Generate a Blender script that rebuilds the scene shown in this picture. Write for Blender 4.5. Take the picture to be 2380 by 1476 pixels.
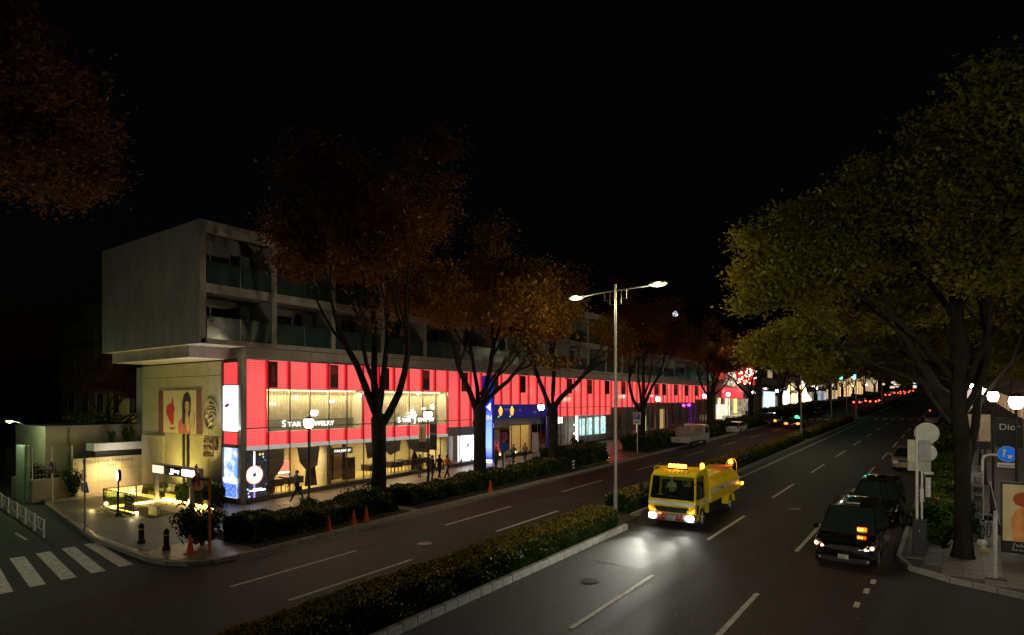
import bpy, bmesh, math, random
import numpy as np
from mathutils import Vector, Matrix, Euler

for o in list(bpy.data.objects): bpy.data.objects.remove(o)
SC = bpy.context.scene
COL = SC.collection
PI = math.pi
R = math.radians
rnd = random.Random(7)

# ------------------------------------------------------------------ camera
TH = math.atan((2223 - 1190) / 1433.0)          # heading of the avenue to the right of the view
cam_d = bpy.data.cameras.new('camera'); cam = bpy.data.objects.new('camera', cam_d); COL.objects.link(cam)
cam.location = (0, 0, 7.0); cam.rotation_euler = (R(90), 0, TH)
cam_d.sensor_width = 36; cam_d.lens = 1433 / 2380 * 36; cam_d.shift_x = 0.0; cam_d.shift_y = (932 - 738) / 2380
cam_d.clip_start = 0.1; cam_d.clip_end = 3000
SC.camera = cam
# ------------------------------------------------------------------ sky (night) and exposure
w = bpy.data.worlds.new('World'); SC.world = w; w.use_nodes = True
nt = w.node_tree; bg = nt.nodes['Background']
sky = nt.nodes.new('ShaderNodeTexSky'); sky.sky_type = 'NISHITA'; sky.sun_disc = False
sky.sun_elevation = R(-3); sky.sun_rotation = R(200); sky.air_density = 1.0; sky.dust_density = 2.0
nt.links.new(sky.outputs[0], bg.inputs[0]); bg.inputs[1].default_value = 0.018
SC.view_settings.view_transform = 'Standard'; SC.view_settings.look = 'None'
SC.view_settings.exposure = 0.0; SC.view_settings.gamma = 1.0
try: SC.view_settings.use_curve_mapping = False
except Exception: pass
SC.cycles.use_denoising = True
SC.cycles.max_bounces = 6; SC.cycles.transparent_max_bounces = 16
SC.cycles.sample_clamp_indirect = 4.0
SC.cycles.caustics_reflective = False; SC.cycles.caustics_refractive = False

G = 0.02944                      # the avenue climbs 2.9 %
SL = math.atan(G)
def gz(y): return G * y
def pv(y): return G * y + 0.15   # pavement level

# ------------------------------------------------------------------ materials
MC = {}
def _mat(name):
    m = bpy.data.materials.new(name); m.use_nodes = True
    n = m.node_tree.nodes; n.clear()
    out = n.new('ShaderNodeOutputMaterial'); return m, m.node_tree, out
def mat(name, col, rough=0.6, metal=0.0, vary=0.25, scale=3.0, bump=0.0, bscale=30.0, spec=0.5, col2=None, coat=0.0, stretch=None, fine=0):
    if name in MC: return MC[name]
    m, t, out = _mat(name); N = t.nodes; L = t.links
    p = N.new('ShaderNodeBsdfPrincipled'); L.new(p.outputs[0], out.inputs[0])
    p.inputs['Roughness'].default_value = rough; p.inputs['Metallic'].default_value = metal
    p.inputs['Specular IOR Level'].default_value = spec; p.inputs['Coat Weight'].default_value = coat
    c1 = tuple(col) + (1,)
    if vary > 0 or col2:
        tc = N.new('ShaderNodeTexCoord'); nz = N.new('ShaderNodeTexNoise'); nz.inputs['Scale'].default_value = scale
        nz.inputs['Detail'].default_value = 5; nz.inputs['Roughness'].default_value = 0.65
        if stretch:
            mp = N.new('ShaderNodeMapping'); mp.inputs['Scale'].default_value = stretch
            L.new(tc.outputs['Object'], mp.inputs[0]); L.new(mp.outputs[0], nz.inputs['Vector'])
        else: L.new(tc.outputs['Object'], nz.inputs['Vector'])
        r = N.new('ShaderNodeValToRGB'); r.color_ramp.elements[0].position = 0.32; r.color_ramp.elements[1].position = 0.68
        c2 = tuple(col2) + (1,) if col2 else tuple(max(0, c * (1 + vary)) for c in col) + (1,)
        r.color_ramp.elements[0].color = tuple(c * (1 - vary) for c in col) + (1,) if not col2 else c1
        r.color_ramp.elements[1].color = c2
        L.new(nz.outputs[0], r.inputs[0]); L.new(r.outputs[0], p.inputs['Base Color'])
        rr = N.new('ShaderNodeMapRange'); rr.inputs[3].default_value = max(0.03, rough - 0.12 * vary * 3); rr.inputs[4].default_value = min(1, rough + 0.12 * vary * 3)
        L.new(nz.outputs[0], rr.inputs[0]); L.new(rr.outputs[0], p.inputs['Roughness'])
    else: p.inputs['Base Color'].default_value = c1
    if fine and p.inputs['Base Color'].links:
        tf = N.new('ShaderNodeTexCoord'); nf = N.new('ShaderNodeTexNoise'); nf.inputs['Scale'].default_value = fine; nf.inputs['Detail'].default_value = 2; L.new(tf.outputs['Object'], nf.inputs['Vector'])
        qf = N.new('ShaderNodeMapRange'); qf.inputs[1].default_value = .35; qf.inputs[2].default_value = .65; qf.inputs[3].default_value = .45; qf.inputs[4].default_value = 1.7; L.new(nf.outputs[0], qf.inputs[0])
        mf = N.new('ShaderNodeMixRGB'); mf.blend_type = 'MULTIPLY'; mf.inputs[0].default_value = 1; L.new(r.outputs[0], mf.inputs[1]); L.new(qf.outputs[0], mf.inputs[2]); L.new(mf.outputs[0], p.inputs['Base Color'])
    if bump > 0:
        tc2 = N.new('ShaderNodeTexCoord'); n2 = N.new('ShaderNodeTexNoise'); n2.inputs['Scale'].default_value = bscale; n2.inputs['Detail'].default_value = 4
        L.new(tc2.outputs['Object'], n2.inputs['Vector'])
        b = N.new('ShaderNodeBump'); b.inputs['Strength'].default_value = bump; b.inputs['Distance'].default_value = 0.02
        L.new(n2.outputs[0], b.inputs['Height']); L.new(b.outputs[0], p.inputs['Normal'])
    MC[name] = m; return m
def emis(name, col, strength, base=(0.02, 0.02, 0.02), rough=0.15, noise=None, grid=None, edge=None):
    if name in MC: return MC[name]
    m, t, out = _mat(name); N = t.nodes; L = t.links
    p = N.new('ShaderNodeBsdfPrincipled'); L.new(p.outputs[0], out.inputs[0])
    p.inputs['Base Color'].default_value = tuple(base) + (1,); p.inputs['Roughness'].default_value = rough
    p.inputs['Emission Color'].default_value = tuple(col) + (1,); p.inputs['Emission Strength'].default_value = strength
    if noise or grid or edge:
        tc = N.new('ShaderNodeTexCoord')
    if noise:
        sc, c2 = noise
        nz = N.new('ShaderNodeTexNoise'); nz.inputs['Scale'].default_value = sc; nz.inputs['Detail'].default_value = 4
        L.new(tc.outputs['Object'], nz.inputs['Vector'])
        r = N.new('ShaderNodeValToRGB'); r.color_ramp.elements[0].position = .38; r.color_ramp.elements[1].position = .62
        r.color_ramp.elements[0].color = tuple(col) + (1,); r.color_ramp.elements[1].color = tuple(c2) + (1,)
        L.new(nz.outputs[0], r.inputs[0]); L.new(r.outputs[0], p.inputs['Emission Color'])
    if grid:                      # LED mesh: rows and columns of diodes behind the glass
        gs, depth = grid
        sx = N.new('ShaderNodeSeparateXYZ'); L.new(tc.outputs['Object'], sx.inputs[0])
        parts = []
        for ax in (1, 2):
            a = N.new('ShaderNodeMath'); a.operation = 'MULTIPLY'; a.inputs[1].default_value = 2 * PI / gs
            L.new(sx.outputs[ax], a.inputs[0]); s = N.new('ShaderNodeMath'); s.operation = 'SINE'; L.new(a.outputs[0], s.inputs[0])
            q = N.new('ShaderNodeMapRange'); q.inputs[1].default_value = -1; q.inputs[2].default_value = 1
            q.inputs[3].default_value = 1 - depth; q.inputs[4].default_value = 1; L.new(s.outputs[0], q.inputs[0]); parts.append(q)
        mu = N.new('ShaderNodeMath'); mu.operation = 'MULTIPLY'; L.new(parts[0].outputs[0], mu.inputs[0]); L.new(parts[1].outputs[0], mu.inputs[1])
        nz = N.new('ShaderNodeTexNoise'); nz.inputs['Scale'].default_value = 0.35; L.new(tc.outputs['Object'], nz.inputs['Vector'])
        q = N.new('ShaderNodeMapRange'); q.inputs[1].default_value = .3; q.inputs[2].default_value = .7; q.inputs[3].default_value = .72; q.inputs[4].default_value = 1.12
        L.new(nz.outputs[0], q.inputs[0])
        m2 = N.new('ShaderNodeMath'); m2.operation = 'MULTIPLY'; L.new(mu.outputs[0], m2.inputs[0]); L.new(q.outputs[0], m2.inputs[1])
        m3 = N.new('ShaderNodeMath'); m3.operation = 'MULTIPLY'; m3.inputs[1].default_value = strength; L.new(m2.outputs[0], m3.inputs[0])
        L.new(m3.outputs[0], p.inputs['Emission Strength'])
    if edge:                      # deeper red towards the panel's sides
        sg = N.new('ShaderNodeSeparateXYZ'); L.new(tc.outputs['Generated'], sg.inputs[0])
        a = N.new('ShaderNodeMath'); a.operation = 'SUBTRACT'; a.inputs[1].default_value = .5; L.new(sg.outputs[1], a.inputs[0])
        ab = N.new('ShaderNodeMath'); ab.operation = 'ABSOLUTE'; L.new(a.outputs[0], ab.inputs[0])
        q = N.new('ShaderNodeMapRange'); q.interpolation_type = 'SMOOTHSTEP'; q.inputs[1].default_value = .36; q.inputs[2].default_value = .49; L.new(ab.outputs[0], q.inputs[0])
        mx = N.new('ShaderNodeMixRGB'); mx.inputs[1].default_value = tuple(col) + (1,); mx.inputs[2].default_value = tuple(edge) + (1,); L.new(q.outputs[0], mx.inputs[0]); L.new(mx.outputs[0], p.inputs['Emission Color'])
    MC[name] = m; return m
def glassm(name, tint=(1, 1, 1), refl=0.12, rough=0.02):
    if name in MC: return MC[name]
    m, t, out = _mat(name); N = t.nodes; L = t.links
    a = N.new('ShaderNodeBsdfTransparent'); a.inputs[0].default_value = tuple(tint) + (1,)
    g = N.new('ShaderNodeBsdfGlossy'); g.inputs['Roughness'].default_value = rough
    lw = N.new('ShaderNodeLayerWeight'); lw.inputs[0].default_value = 0.35
    mr = N.new('ShaderNodeMapRange'); mr.inputs[3].default_value = refl * 0.6; mr.inputs[4].default_value = min(1, refl * 3)
    L.new(lw.outputs[1], mr.inputs[0])
    mx = N.new('ShaderNodeMixShader'); L.new(mr.outputs[0], mx.inputs[0]); L.new(a.outputs[0], mx.inputs[1]); L.new(g.outputs[0], mx.inputs[2])
    L.new(mx.outputs[0], out.inputs[0]); MC[name] = m; return m
def leafm(name, c1, c2, c3, transl=0.45, scale=0.45):
    if name in MC: return MC[name]
    m, t, out = _mat(name); N = t.nodes; L = t.links
    ge = N.new('ShaderNodeNewGeometry'); r = N.new('ShaderNodeValToRGB')
    r.color_ramp.elements[0].color = tuple(c1) + (1,); r.color_ramp.elements[1].color = tuple(c3) + (1,)
    e = r.color_ramp.elements.new(0.5); e.color = tuple(c2) + (1,)
    tc = N.new('ShaderNodeTexCoord'); nz = N.new('ShaderNodeTexNoise'); nz.inputs['Scale'].default_value = scale; nz.inputs['Detail'].default_value = 3
    L.new(tc.outputs['Object'], nz.inputs['Vector'])
    q = N.new('ShaderNodeMapRange'); q.inputs[1].default_value = .33; q.inputs[2].default_value = .67; L.new(nz.outputs[0], q.inputs[0])
    mxv = N.new('ShaderNodeMath'); mxv.operation = 'MULTIPLY'; mxv.inputs[1].default_value = 0.45; L.new(ge.outputs['Random Per Island'], mxv.inputs[0])
    m2 = N.new('ShaderNodeMath'); m2.operation = 'MULTIPLY_ADD'; m2.inputs[1].default_value = 0.55; L.new(q.outputs[0], m2.inputs[0]); L.new(mxv.outputs[0], m2.inputs[2])
    L.new(m2.outputs[0], r.inputs[0])
    d = N.new('ShaderNodeBsdfDiffuse'); tr = N.new('ShaderNodeBsdfTranslucent'); gl = N.new('ShaderNodeBsdfGlossy'); gl.inputs['Roughness'].default_value = .45
    gl.inputs[0].default_value = (.5, .5, .5, 1)
    L.new(r.outputs[0], d.inputs[0]); L.new(r.outputs[0], tr.inputs[0])
    mx = N.new('ShaderNodeMixShader'); mx.inputs[0].default_value = transl; L.new(d.outputs[0], mx.inputs[1]); L.new(tr.outputs[0], mx.inputs[2])
    mg = N.new('ShaderNodeMixShader'); mg.inputs[0].default_value = 0.05; L.new(mx.outputs[0], mg.inputs[1]); L.new(gl.outputs[0], mg.inputs[2])
    L.new(mg.outputs[0], out.inputs[0]); MC[name] = m; return m

# ------------------------------------------------------------------ mesh helpers
class MB:
    def __init__(s): s.v = []; s.f = []; s.mi = []; s.m = 0; s.T = None
    def _add(s, vs, fs):
        b = len(s.v)
        if s.T is not None: vs = [tuple(s.T @ Vector(p)) for p in vs]
        s.v += [tuple(p) for p in vs]; s.f += [tuple(i + b for i in f) for f in fs]; s.mi += [s.m] * len(fs); return s
    def box(s, x0, x1, y0, y1, z0, z1):
        x0, x1 = min(x0, x1), max(x0, x1); y0, y1 = min(y0, y1), max(y0, y1); z0, z1 = min(z0, z1), max(z0, z1)
        return s._add([(x0,y0,z0),(x1,y0,z0),(x1,y1,z0),(x0,y1,z0),(x0,y0,z1),(x1,y0,z1),(x1,y1,z1),(x0,y1,z1)],
                      [(0,3,2,1),(4,5,6,7),(0,1,5,4),(1,2,6,5),(2,3,7,6),(3,0,4,7)])
    def sbox(s, x0, x1, y0, y1, h0, h1):      # a box that follows the slope of the avenue
        x0, x1 = min(x0, x1), max(x0, x1)
        return s._add([(x0,y0,gz(y0)+h0),(x1,y0,gz(y0)+h0),(x1,y1,gz(y1)+h0),(x0,y1,gz(y1)+h0),(x0,y0,gz(y0)+h1),(x1,y0,gz(y0)+h1),(x1,y1,gz(y1)+h1),(x0,y1,gz(y1)+h1)],
                      [(0,3,2,1),(4,5,6,7),(0,1,5,4),(1,2,6,5),(2,3,7,6),(3,0,4,7)])
    def quad(s, a, b, c, d): return s._add([a, b, c, d], [(0, 1, 2, 3)])
    def poly(s, pts): return s._add(pts, [tuple(range(len(pts)))])
    def prism(s, pts, off):
        n = len(pts); o = Vector(off); q = [Vector(p) for p in pts]
        vs = q + [p + o for p in q]
        nrm = Vector((0, 0, 0))
        for i in range(n): nrm += q[i].cross(q[(i + 1) % n])
        fl = nrm.dot(o) > 0
        fs = [tuple(range(n)), tuple(range(2 * n - 1, n - 1, -1))] + [((i + 1) % n, i, i + n, (i + 1) % n + n) for i in range(n)]
        if fl: fs = [tuple(reversed(f)) for f in fs]
        return s._add(vs, fs)
    def tube(s, path, rad, n=8, cap=True):
        path = [Vector(p) for p in path]
        if not hasattr(rad, '__len__'): rad = [rad] * len(path)
        vs = []; fs = []; up = None
        for i, p in enumerate(path):
            d = (path[min(i + 1, len(path) - 1)] - path[max(i - 1, 0)])
            if d.length < 1e-9: d = Vector((0, 0, 1))
            d.normalize()
            if up is None:
                up = d.orthogonal().normalized()
            else:
                up = (up - d * up.dot(d))
                up = up.normalized() if up.length > 1e-6 else d.orthogonal().normalized()
            sd = d.cross(up)
            for k in range(n):
                a = 2 * PI * k / n; vs.append(p + (up * math.cos(a) + sd * math.sin(a)) * rad[i])
        for i in range(len(path) - 1):
            for k in range(n):
                a = i * n + k; b = i * n + (k + 1) % n; fs.append((a, b, b + n, a + n))
        if cap: fs += [tuple(range(n - 1, -1, -1)), tuple(range((len(path) - 1) * n, len(path) * n))]
        return s._add(vs, fs)
    def lathe(s, prof, c=(0, 0, 0), n=16, axis='z'):
        vs = []; fs = []
        for r, h in prof:
            for k in range(n):
                a = 2 * PI * k / n; x, y = r * math.cos(a), r * math.sin(a)
                p = (x, y, h) if axis == 'z' else ((h, x, y) if axis == 'x' else (y, h, x))
                vs.append((p[0] + c[0], p[1] + c[1], p[2] + c[2]))
        for i in range(len(prof) - 1):
            for k in range(n):
                a = i * n + k; b = i * n + (k + 1) % n; fs.append((a, b, b + n, a + n))
        fs += [tuple(range(n - 1, -1, -1)), tuple(range((len(prof) - 1) * n, len(prof) * n))]
        return s._add(vs, fs)
    def ball(s, c, r, sx=1, sy=1, sz=1, n=12):
        prof = [(max(1e-4, math.sin(PI * i / (n // 2 + 2)) * r), -math.cos(PI * i / (n // 2 + 2)) * r * sz) for i in range(n // 2 + 3)]
        b = len(s.v); s.lathe(prof, (0, 0, 0), n)
        for i in range(b, len(s.v)):
            x, y, z = s.v[i]; s.v[i] = (x * sx + c[0], y * sy + c[1], z + c[2])
        return s
    def build(s, name, mats, parent=None, loc=None, rot=None, smooth=False, bevel=0, label=None, kind=None):
        me = bpy.data.meshes.new(name); me.from_pydata(s.v, [], s.f)
        if not isinstance(mats, (list, tuple)): mats = [mats]
        for m in mats: me.materials.append(m)
        if len(mats) > 1: me.polygons.foreach_set('material_index', s.mi)
        if smooth: me.polygons.foreach_set('use_smooth', [True] * len(me.polygons))
        me.update()
        o = bpy.data.objects.new(name, me); COL.objects.link(o)
        if parent: o.parent = parent
        if loc: o.location = loc
        if rot: o.rotation_euler = rot
        if bevel:
            b = o.modifiers.new('b', 'BEVEL'); b.width = bevel; b.segments = 2; b.limit_method = 'ANGLE'; b.angle_limit = R(35)
        if label: o['label'] = label
        if kind: o['kind'] = kind
        return o
def raw(name, V, F, mats, parent=None, smooth=False, kind=None):
    me = bpy.data.meshes.new(name); V = np.asarray(V, dtype=np.float32); F = np.asarray(F, dtype=np.int32)
    nf, k = F.shape
    me.vertices.add(len(V)); me.vertices.foreach_set('co', V.ravel())
    me.loops.add(nf * k); me.loops.foreach_set('vertex_index', F.ravel())
    me.polygons.add(nf); me.polygons.foreach_set('loop_start', np.arange(0, nf * k, k, dtype=np.int32))
    me.update(calc_edges=True)
    for m in (mats if isinstance(mats, (list, tuple)) else [mats]): me.materials.append(m)
    o = bpy.data.objects.new(name, me); COL.objects.link(o)
    if parent: o.parent = parent
    if kind: o['kind'] = kind
    return o
def tag(o, label, cat=None, group=None, kind=None):
    o['label'] = label
    if cat: o['category'] = cat
    if group: o['group'] = group
    if kind: o['kind'] = kind
    return o
def thing(name, label, cat, loc=(0, 0, 0), rotz=0, group=None, rotx=0):
    o = bpy.data.objects.new(name, None); COL.objects.link(o); o.empty_display_size = .3
    o.location = loc; o.rotation_euler = (rotx, 0, rotz)
    return tag(o, label, cat, group)
def struct(o, label):
    o['kind'] = 'structure'; o['label'] = label; return o
def dup(root, loc, rotz=None, label=None, rotx=None, scale=None, group=None):
    ch = [c for c in COL.objects if c.parent == root]
    r = root.copy(); COL.objects.link(r); r.location = loc
    e = list(r.rotation_euler)
    if rotz is not None: e[2] = rotz
    if rotx is not None: e[0] = rotx
    r.rotation_euler = e
    if scale: r.scale = scale
    if label: r['label'] = label
    if group: r['group'] = group
    for c in ch:
        gc = [g for g in COL.objects if g.parent == c]
        k = c.copy(); COL.objects.link(k); k.parent = r
        for g in gc:
            q = g.copy(); COL.objects.link(q); q.parent = k
    return r
def share(o, loc, parent=None, rot=None, scale=None):
    c = o.copy(); COL.objects.link(c); c.parent = parent if parent else o.parent; c.location = loc
    if rot: c.rotation_euler = rot
    if scale: c.scale = scale
    return c
ROT_S = (R(90), 0, R(90))      # lettering on a face that looks at +x
ROT_F = (R(90), 0, 0)          # lettering on a face that looks at -y
def lettering(text, loc, rot, size, m, parent, name='lettering', align='LEFT', ext=0.01, sx=1.0, label=None):
    cu = bpy.data.curves.new('t', 'FONT'); cu.body = text; cu.size = size; cu.align_x = align; cu.extrude = ext; cu.resolution_u = 3
    t = bpy.data.objects.new('t', cu); COL.objects.link(t)
    dg = bpy.context.evaluated_depsgraph_get(); me = bpy.data.meshes.new_from_object(t.evaluated_get(dg))
    bpy.data.objects.remove(t); me.name = name; me.materials.clear(); me.materials.append(m)
    o = bpy.data.objects.new(name, me); COL.objects.link(o); o.parent = parent; o.location = loc; o.rotation_euler = rot; o.scale = (sx, 1, 1)
    if label: o['label'] = label
    return o
def light(kind, name, loc, power, col=(1, .85, .6), size=0.2, rot=(0, 0, 0), parent=None, spot=None, size_y=None, blend=.5):
    d = bpy.data.lights.new(name, kind); d.energy = power; d.color = col
    if kind == 'AREA':
        d.size = size
        if size_y: d.shape = 'RECTANGLE'; d.size_y = size_y
    else: d.shadow_soft_size = size
    if kind == 'SPOT': d.spot_size = spot; d.spot_blend = blend
    o = bpy.data.objects.new(name, d); COL.objects.link(o); o.location = loc; o.rotation_euler = rot
    if parent: o.parent = parent
    return o

# common materials
M = {}
M['asphalt'] = mat('asphalt', (.032, .031, .029), .68, vary=.4, scale=1.6, stretch=(1, .09, 1), fine=14, bump=.9, bscale=55, spec=.35)
M['red_asphalt'] = mat('red_asphalt', (.034, .014, .011), .72, vary=.35, scale=1.4, stretch=(1, .1, 1), fine=14, bump=.9, bscale=55)
M['side_asphalt'] = mat('side_asphalt', (.03, .031, .03), .7, vary=.3, scale=2, bump=.7, bscale=60)
M['paint'] = mat('road_paint', (.56, .54, .45), .6, vary=.35, scale=5, bump=.3, bscale=80)
M['kerb'] = mat('kerb_granite', (.34, .32, .28), .75, vary=.3, scale=8, bump=.4, bscale=60)
M['paver'] = mat('paving_stone', (.19, .18, .165), .5, vary=.35, scale=2.2, bump=.4, bscale=40)
M['paver_red'] = mat('paving_brown', (.33, .235, .19), .3, vary=.35, scale=.8, bump=.4, bscale=40)
M['joint'] = mat('paving_joint', (.09, .085, .08), .9, vary=.2)
M['soil'] = mat('soil', (.05, .038, .025), .95, vary=.4, scale=6, bump=.8, bscale=20)
M['concrete'] = mat('concrete', (.50, .47, .41), .8, vary=.2, scale=1.3, stretch=(1, 1, .35), bump=.35, bscale=25)
M['concrete_w'] = mat('concrete_warm', (.46, .41, .27), .8, vary=.16, scale=.8, bump=.35, bscale=22)
M['stone_y'] = mat('terrace_stone', (.50, .42, .27), .75, vary=.12, scale=.9, bump=.25, bscale=25)
M['gap'] = mat('shadow_gap', (.05, .045, .04), .9, vary=0)
M['dkmetal'] = mat('dark_metal', (.03, .03, .032), .4, .6, vary=.15)
M['steel'] = mat('brushed_steel', (.35, .34, .33), .35, .9, vary=.15, scale=6)
M['mull'] = mat('mullion_metal', (.16, .15, .15), .35, .8, vary=.1)
M['white_metal'] = mat('white_painted_metal', (.72, .72, .68), .45, 0, vary=.1, scale=9)
M['galv'] = mat('galvanised_pole', (.36, .36, .31), .45, .35, vary=.15, scale=4)
M['black'] = mat('matt_black', (.012, .012, .013), .5, vary=.1)
M['rubber'] = mat('rubber', (.018, .018, .018), .85, vary=.15)
M['bark'] = mat('bark', (.026, .022, .017), .95, spec=.15, vary=.4, scale=3, bump=.8, bscale=12, stretch=(1, 1, .3))
M['dglass'] = mat('dark_glass', (.015, .025, .025), .06, 0, vary=0, spec=.8)
M['glass'] = glassm('clear_glass', (.95, .97, .95), .10)
M['bglass'] = mat('balcony_glass', (.035, .078, .074), .2, 0, vary=.15, scale=1.2, spec=.7)
# ================================================================== ground, avenue, pavements
def slab(name, pts, h0, h1, m, label=None, parent=None):
    b = MB(); n = len(pts)
    top = [(x, y, gz(y) + h1) for x, y in pts]; bot = [(x, y, gz(y) + h0) for x, y in pts]
    area = sum(pts[i][0] * pts[(i + 1) % n][1] - pts[(i + 1) % n][0] * pts[i][1] for i in range(n))
    if area < 0: top.reverse(); bot.reverse()
    vs = top + bot
    fs = [tuple(range(n))] + [(i + n, (i + 1) % n + n, (i + 1) % n, i) for i in range(n)]
    b._add(vs, fs); o = b.build(name, m, parent)
    if label: struct(o, label)
    return o
b = MB(); b._add([(-900, -60, gz(-60) - .02), (900, -60, gz(-60) - .02), (900, 1500, gz(1500) - .02), (-900, 1500, gz(1500) - .02)], [(0, 1, 2, 3)])
struct(b.build('ground', mat('ground_dark', (.045, .045, .045), .9)), 'dark open ground reaching to the horizon')
b = MB(); b.sbox(-24.3, -1.9, -50, 420, -.015, 0)
road = struct(b.build('road', M['asphalt']), 'dark asphalt avenue with four lanes climbing away between rows of trees')
b = MB(); b.sbox(-24.05, -21.15, -45, 400, 0.0, .004)
struct(b.build('bus_lane', M['red_asphalt']), 'reddish brown asphalt lane beside the left kerb')
b = MB(); b.sbox(-5.2, -2.15, -45, 400, 0.0, .004)
struct(b.build('bus_lane', M['red_asphalt']), 'reddish brown asphalt lane beside the right kerb, under the black cars')
slab('side_street', [(-90, -12), (-24.3, -12), (-24.3, 14.0), (-25, 12.4), (-27.2, 11.85), (-33.3, 12.1), (-46.5, 14.25), (-90, 21)], -.015, .0, M['side_asphalt'], 'narrow side street entering the avenue from the left')
slab('side_street', [(-1.9, -12), (60, -12), (60, 10), (8, 23), (2.5, 24.9), (1.1, 25.4), (-.2, 25.9), (-1.4, 26.8), (-1.9, 28.3)], -.015, 0, M['side_asphalt'], 'side street leaving the avenue at the right')
slab('verge', [(-90, 4), (-36.2, 4), (-36.2, 10.7), (-40, 11.3), (-48, 12.3), (-90, 17.5)], 0, .006, mat('green_path', (.03, .075, .035), .8, vary=.4, scale=1.5, bump=.4), 'dark green painted footpath behind the white railing')
# painted markings
MK = []
def mark(x0, x1, y0, y1, name='lane_marking', lab=None):
    b = MB(); b.sbox(x0, x1, y0, y1, .004, .009); o = b.build(name, M['paint']); struct(o, lab or 'white painted lane dash'); return o
k = -3
while 15.4 + 12 * k < 380:
    y0 = 15.4 + 12 * k
    if not (112 < y0 < 131):
        mark(-9.08, -8.92, y0, y0 + 5.9); mark(-5.43, -5.27, y0, y0 + 5.9)
    k += 1
k = -4
while 12 + 11.4 * k < 380:
    y0 = 12 + 11.4 * k
    if not (112 < y0 < 131):
        mark(-21.13, -20.99, y0, y0 + 5.7); mark(-18.1, -17.95, y0 + .3, y0 + 6.0)
    k += 1
mark(-12.95, -12.8, 36, 119, 'edge_marking', 'long white edge line beside the median'); mark(-12.95, -12.8, 134, 360, 'edge_marking', 'distant white edge line beside the median')
for x in (-12.0, -10.7, -9.4, -8.1, -6.8, -5.5, -4.2): mark(x, x + .6, 126.5, 130.2, 'crossing_marking', 'pale bar of the far pedestrian crossing')
mark(-12.4, -3, 133.3, 133.8, 'stop_marking', 'far stop line across the right carriageway')
for x in (-23.2, -21.9, -20.6, -19.3, -18.0): mark(x, x + .6, 122, 126, 'crossing_marking', 'pale bar of the far pedestrian crossing on the left carriageway')
for i, (yl, yr) in enumerate([(7.85, 6.95), (8.82, 7.92), (9.75, 8.9), (10.7, 9.88), (11.6, 10.88), (6.9, 6.0)]):
    b = MB(); h = .006
    vs = [(-32.85, yl, gz(yl) + h), (-27.3, yr, gz(yr) + h), (-27.2, yr + .47, gz(yr + .47) + h), (-32.75, yl + .5, gz(yl + .5) + h)]
    b._add(vs, [(0, 1, 2, 3)]); struct(b.build('crossing_marking', M['paint']), 'wide white bar of the zebra crossing over the side street')
for (x, y) in ((-2.42, 24.4), (-2.5, 23.2), (-2.6, 21.6)): mark(x, x + .16, y, y + .55, 'worn_marking', 'short worn white dash near the right corner')
b = MB(); b._add([(-38.6, 10.55, gz(10.5) + .012), (-36.3, 10.35, gz(10.4) + .012), (-36.3, 10.47, gz(10.5) + .012), (-38.6, 10.67, gz(10.6) + .012)], [(0, 1, 2, 3)])
struct(b.build('edge_marking', M['paint']), 'thin white line at the end of the white railing')

# pavements
slab('pavement', [(-24.45, 420), (-24.45, 14.0), (-25.1, 12.55), (-27.3, 12.0), (-33.3, 12.25), (-46.5, 14.4), (-90, 21.2), (-90, 420)], -.02, .15, M['paver_red'], 'brown paved pavement along the shopfronts')
slab('pavement', [(-24.45, -50), (-24.45, 3.0), (-25.3, 4.3), (-27.0, 4.7), (-90, 4.7), (-90, -50)], -.02, .15, M['paver'], 'near pavement on the other side of the side street')
slab('pavement', [(-28.5, 23.0), (-36, 20.3), (-46, 20.2), (-46.3, 14.6), (-33.4, 12.5), (-28.6, 12.3)], .15, .156, M['paver'], 'grey paved corner in front of the underground entrance')
RP = slab('pavement', [(-1.75, 420), (-1.75, 28.3), (-1.3, 27.0), (-.15, 26.15), (1.1, 25.6), (2.5, 25.05), (8, 23.2), (60, 10.2), (60, 420)], -.02, .13, M['joint'], 'grey tiled pavement at the right corner')
b = MB()
for iy in range(11):                            # tiles that can be told apart near the corner
    for ix in range(11):
        x = -1.62 + ix * .6; y = 25.2 + iy * .6
        if y < 28.3 - (x + 1.9) * 1.35 and x < -.1: continue
        if y < 25.75 - (x - .9) * .36 and x >= -.1: continue
        t = MB(); t.T = None; d = rnd.uniform(0, .004); t.box(-.29, .29, -.29, .29, 0, .022)
        if ix == 0 and iy == 0 or 'TILE' not in globals():
            TILE = t.build('paving_tile', M['paver'], RP, (x + .29, y + .29, gz(y + .29) + .131), (SL, 0, 0))
        else:
            share(TILE, (x + .29, y + .29, gz(y + .29) + .129 + d), rot=(SL + rnd.uniform(-.003, .003), rnd.uniform(-.003, .003), 0))
b = MB(); b.sbox(-1.7, 12, 31.9, 130, .13, .152); struct(b.build('pavement', M['paver']), 'grey pavement further up the right side')
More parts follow.
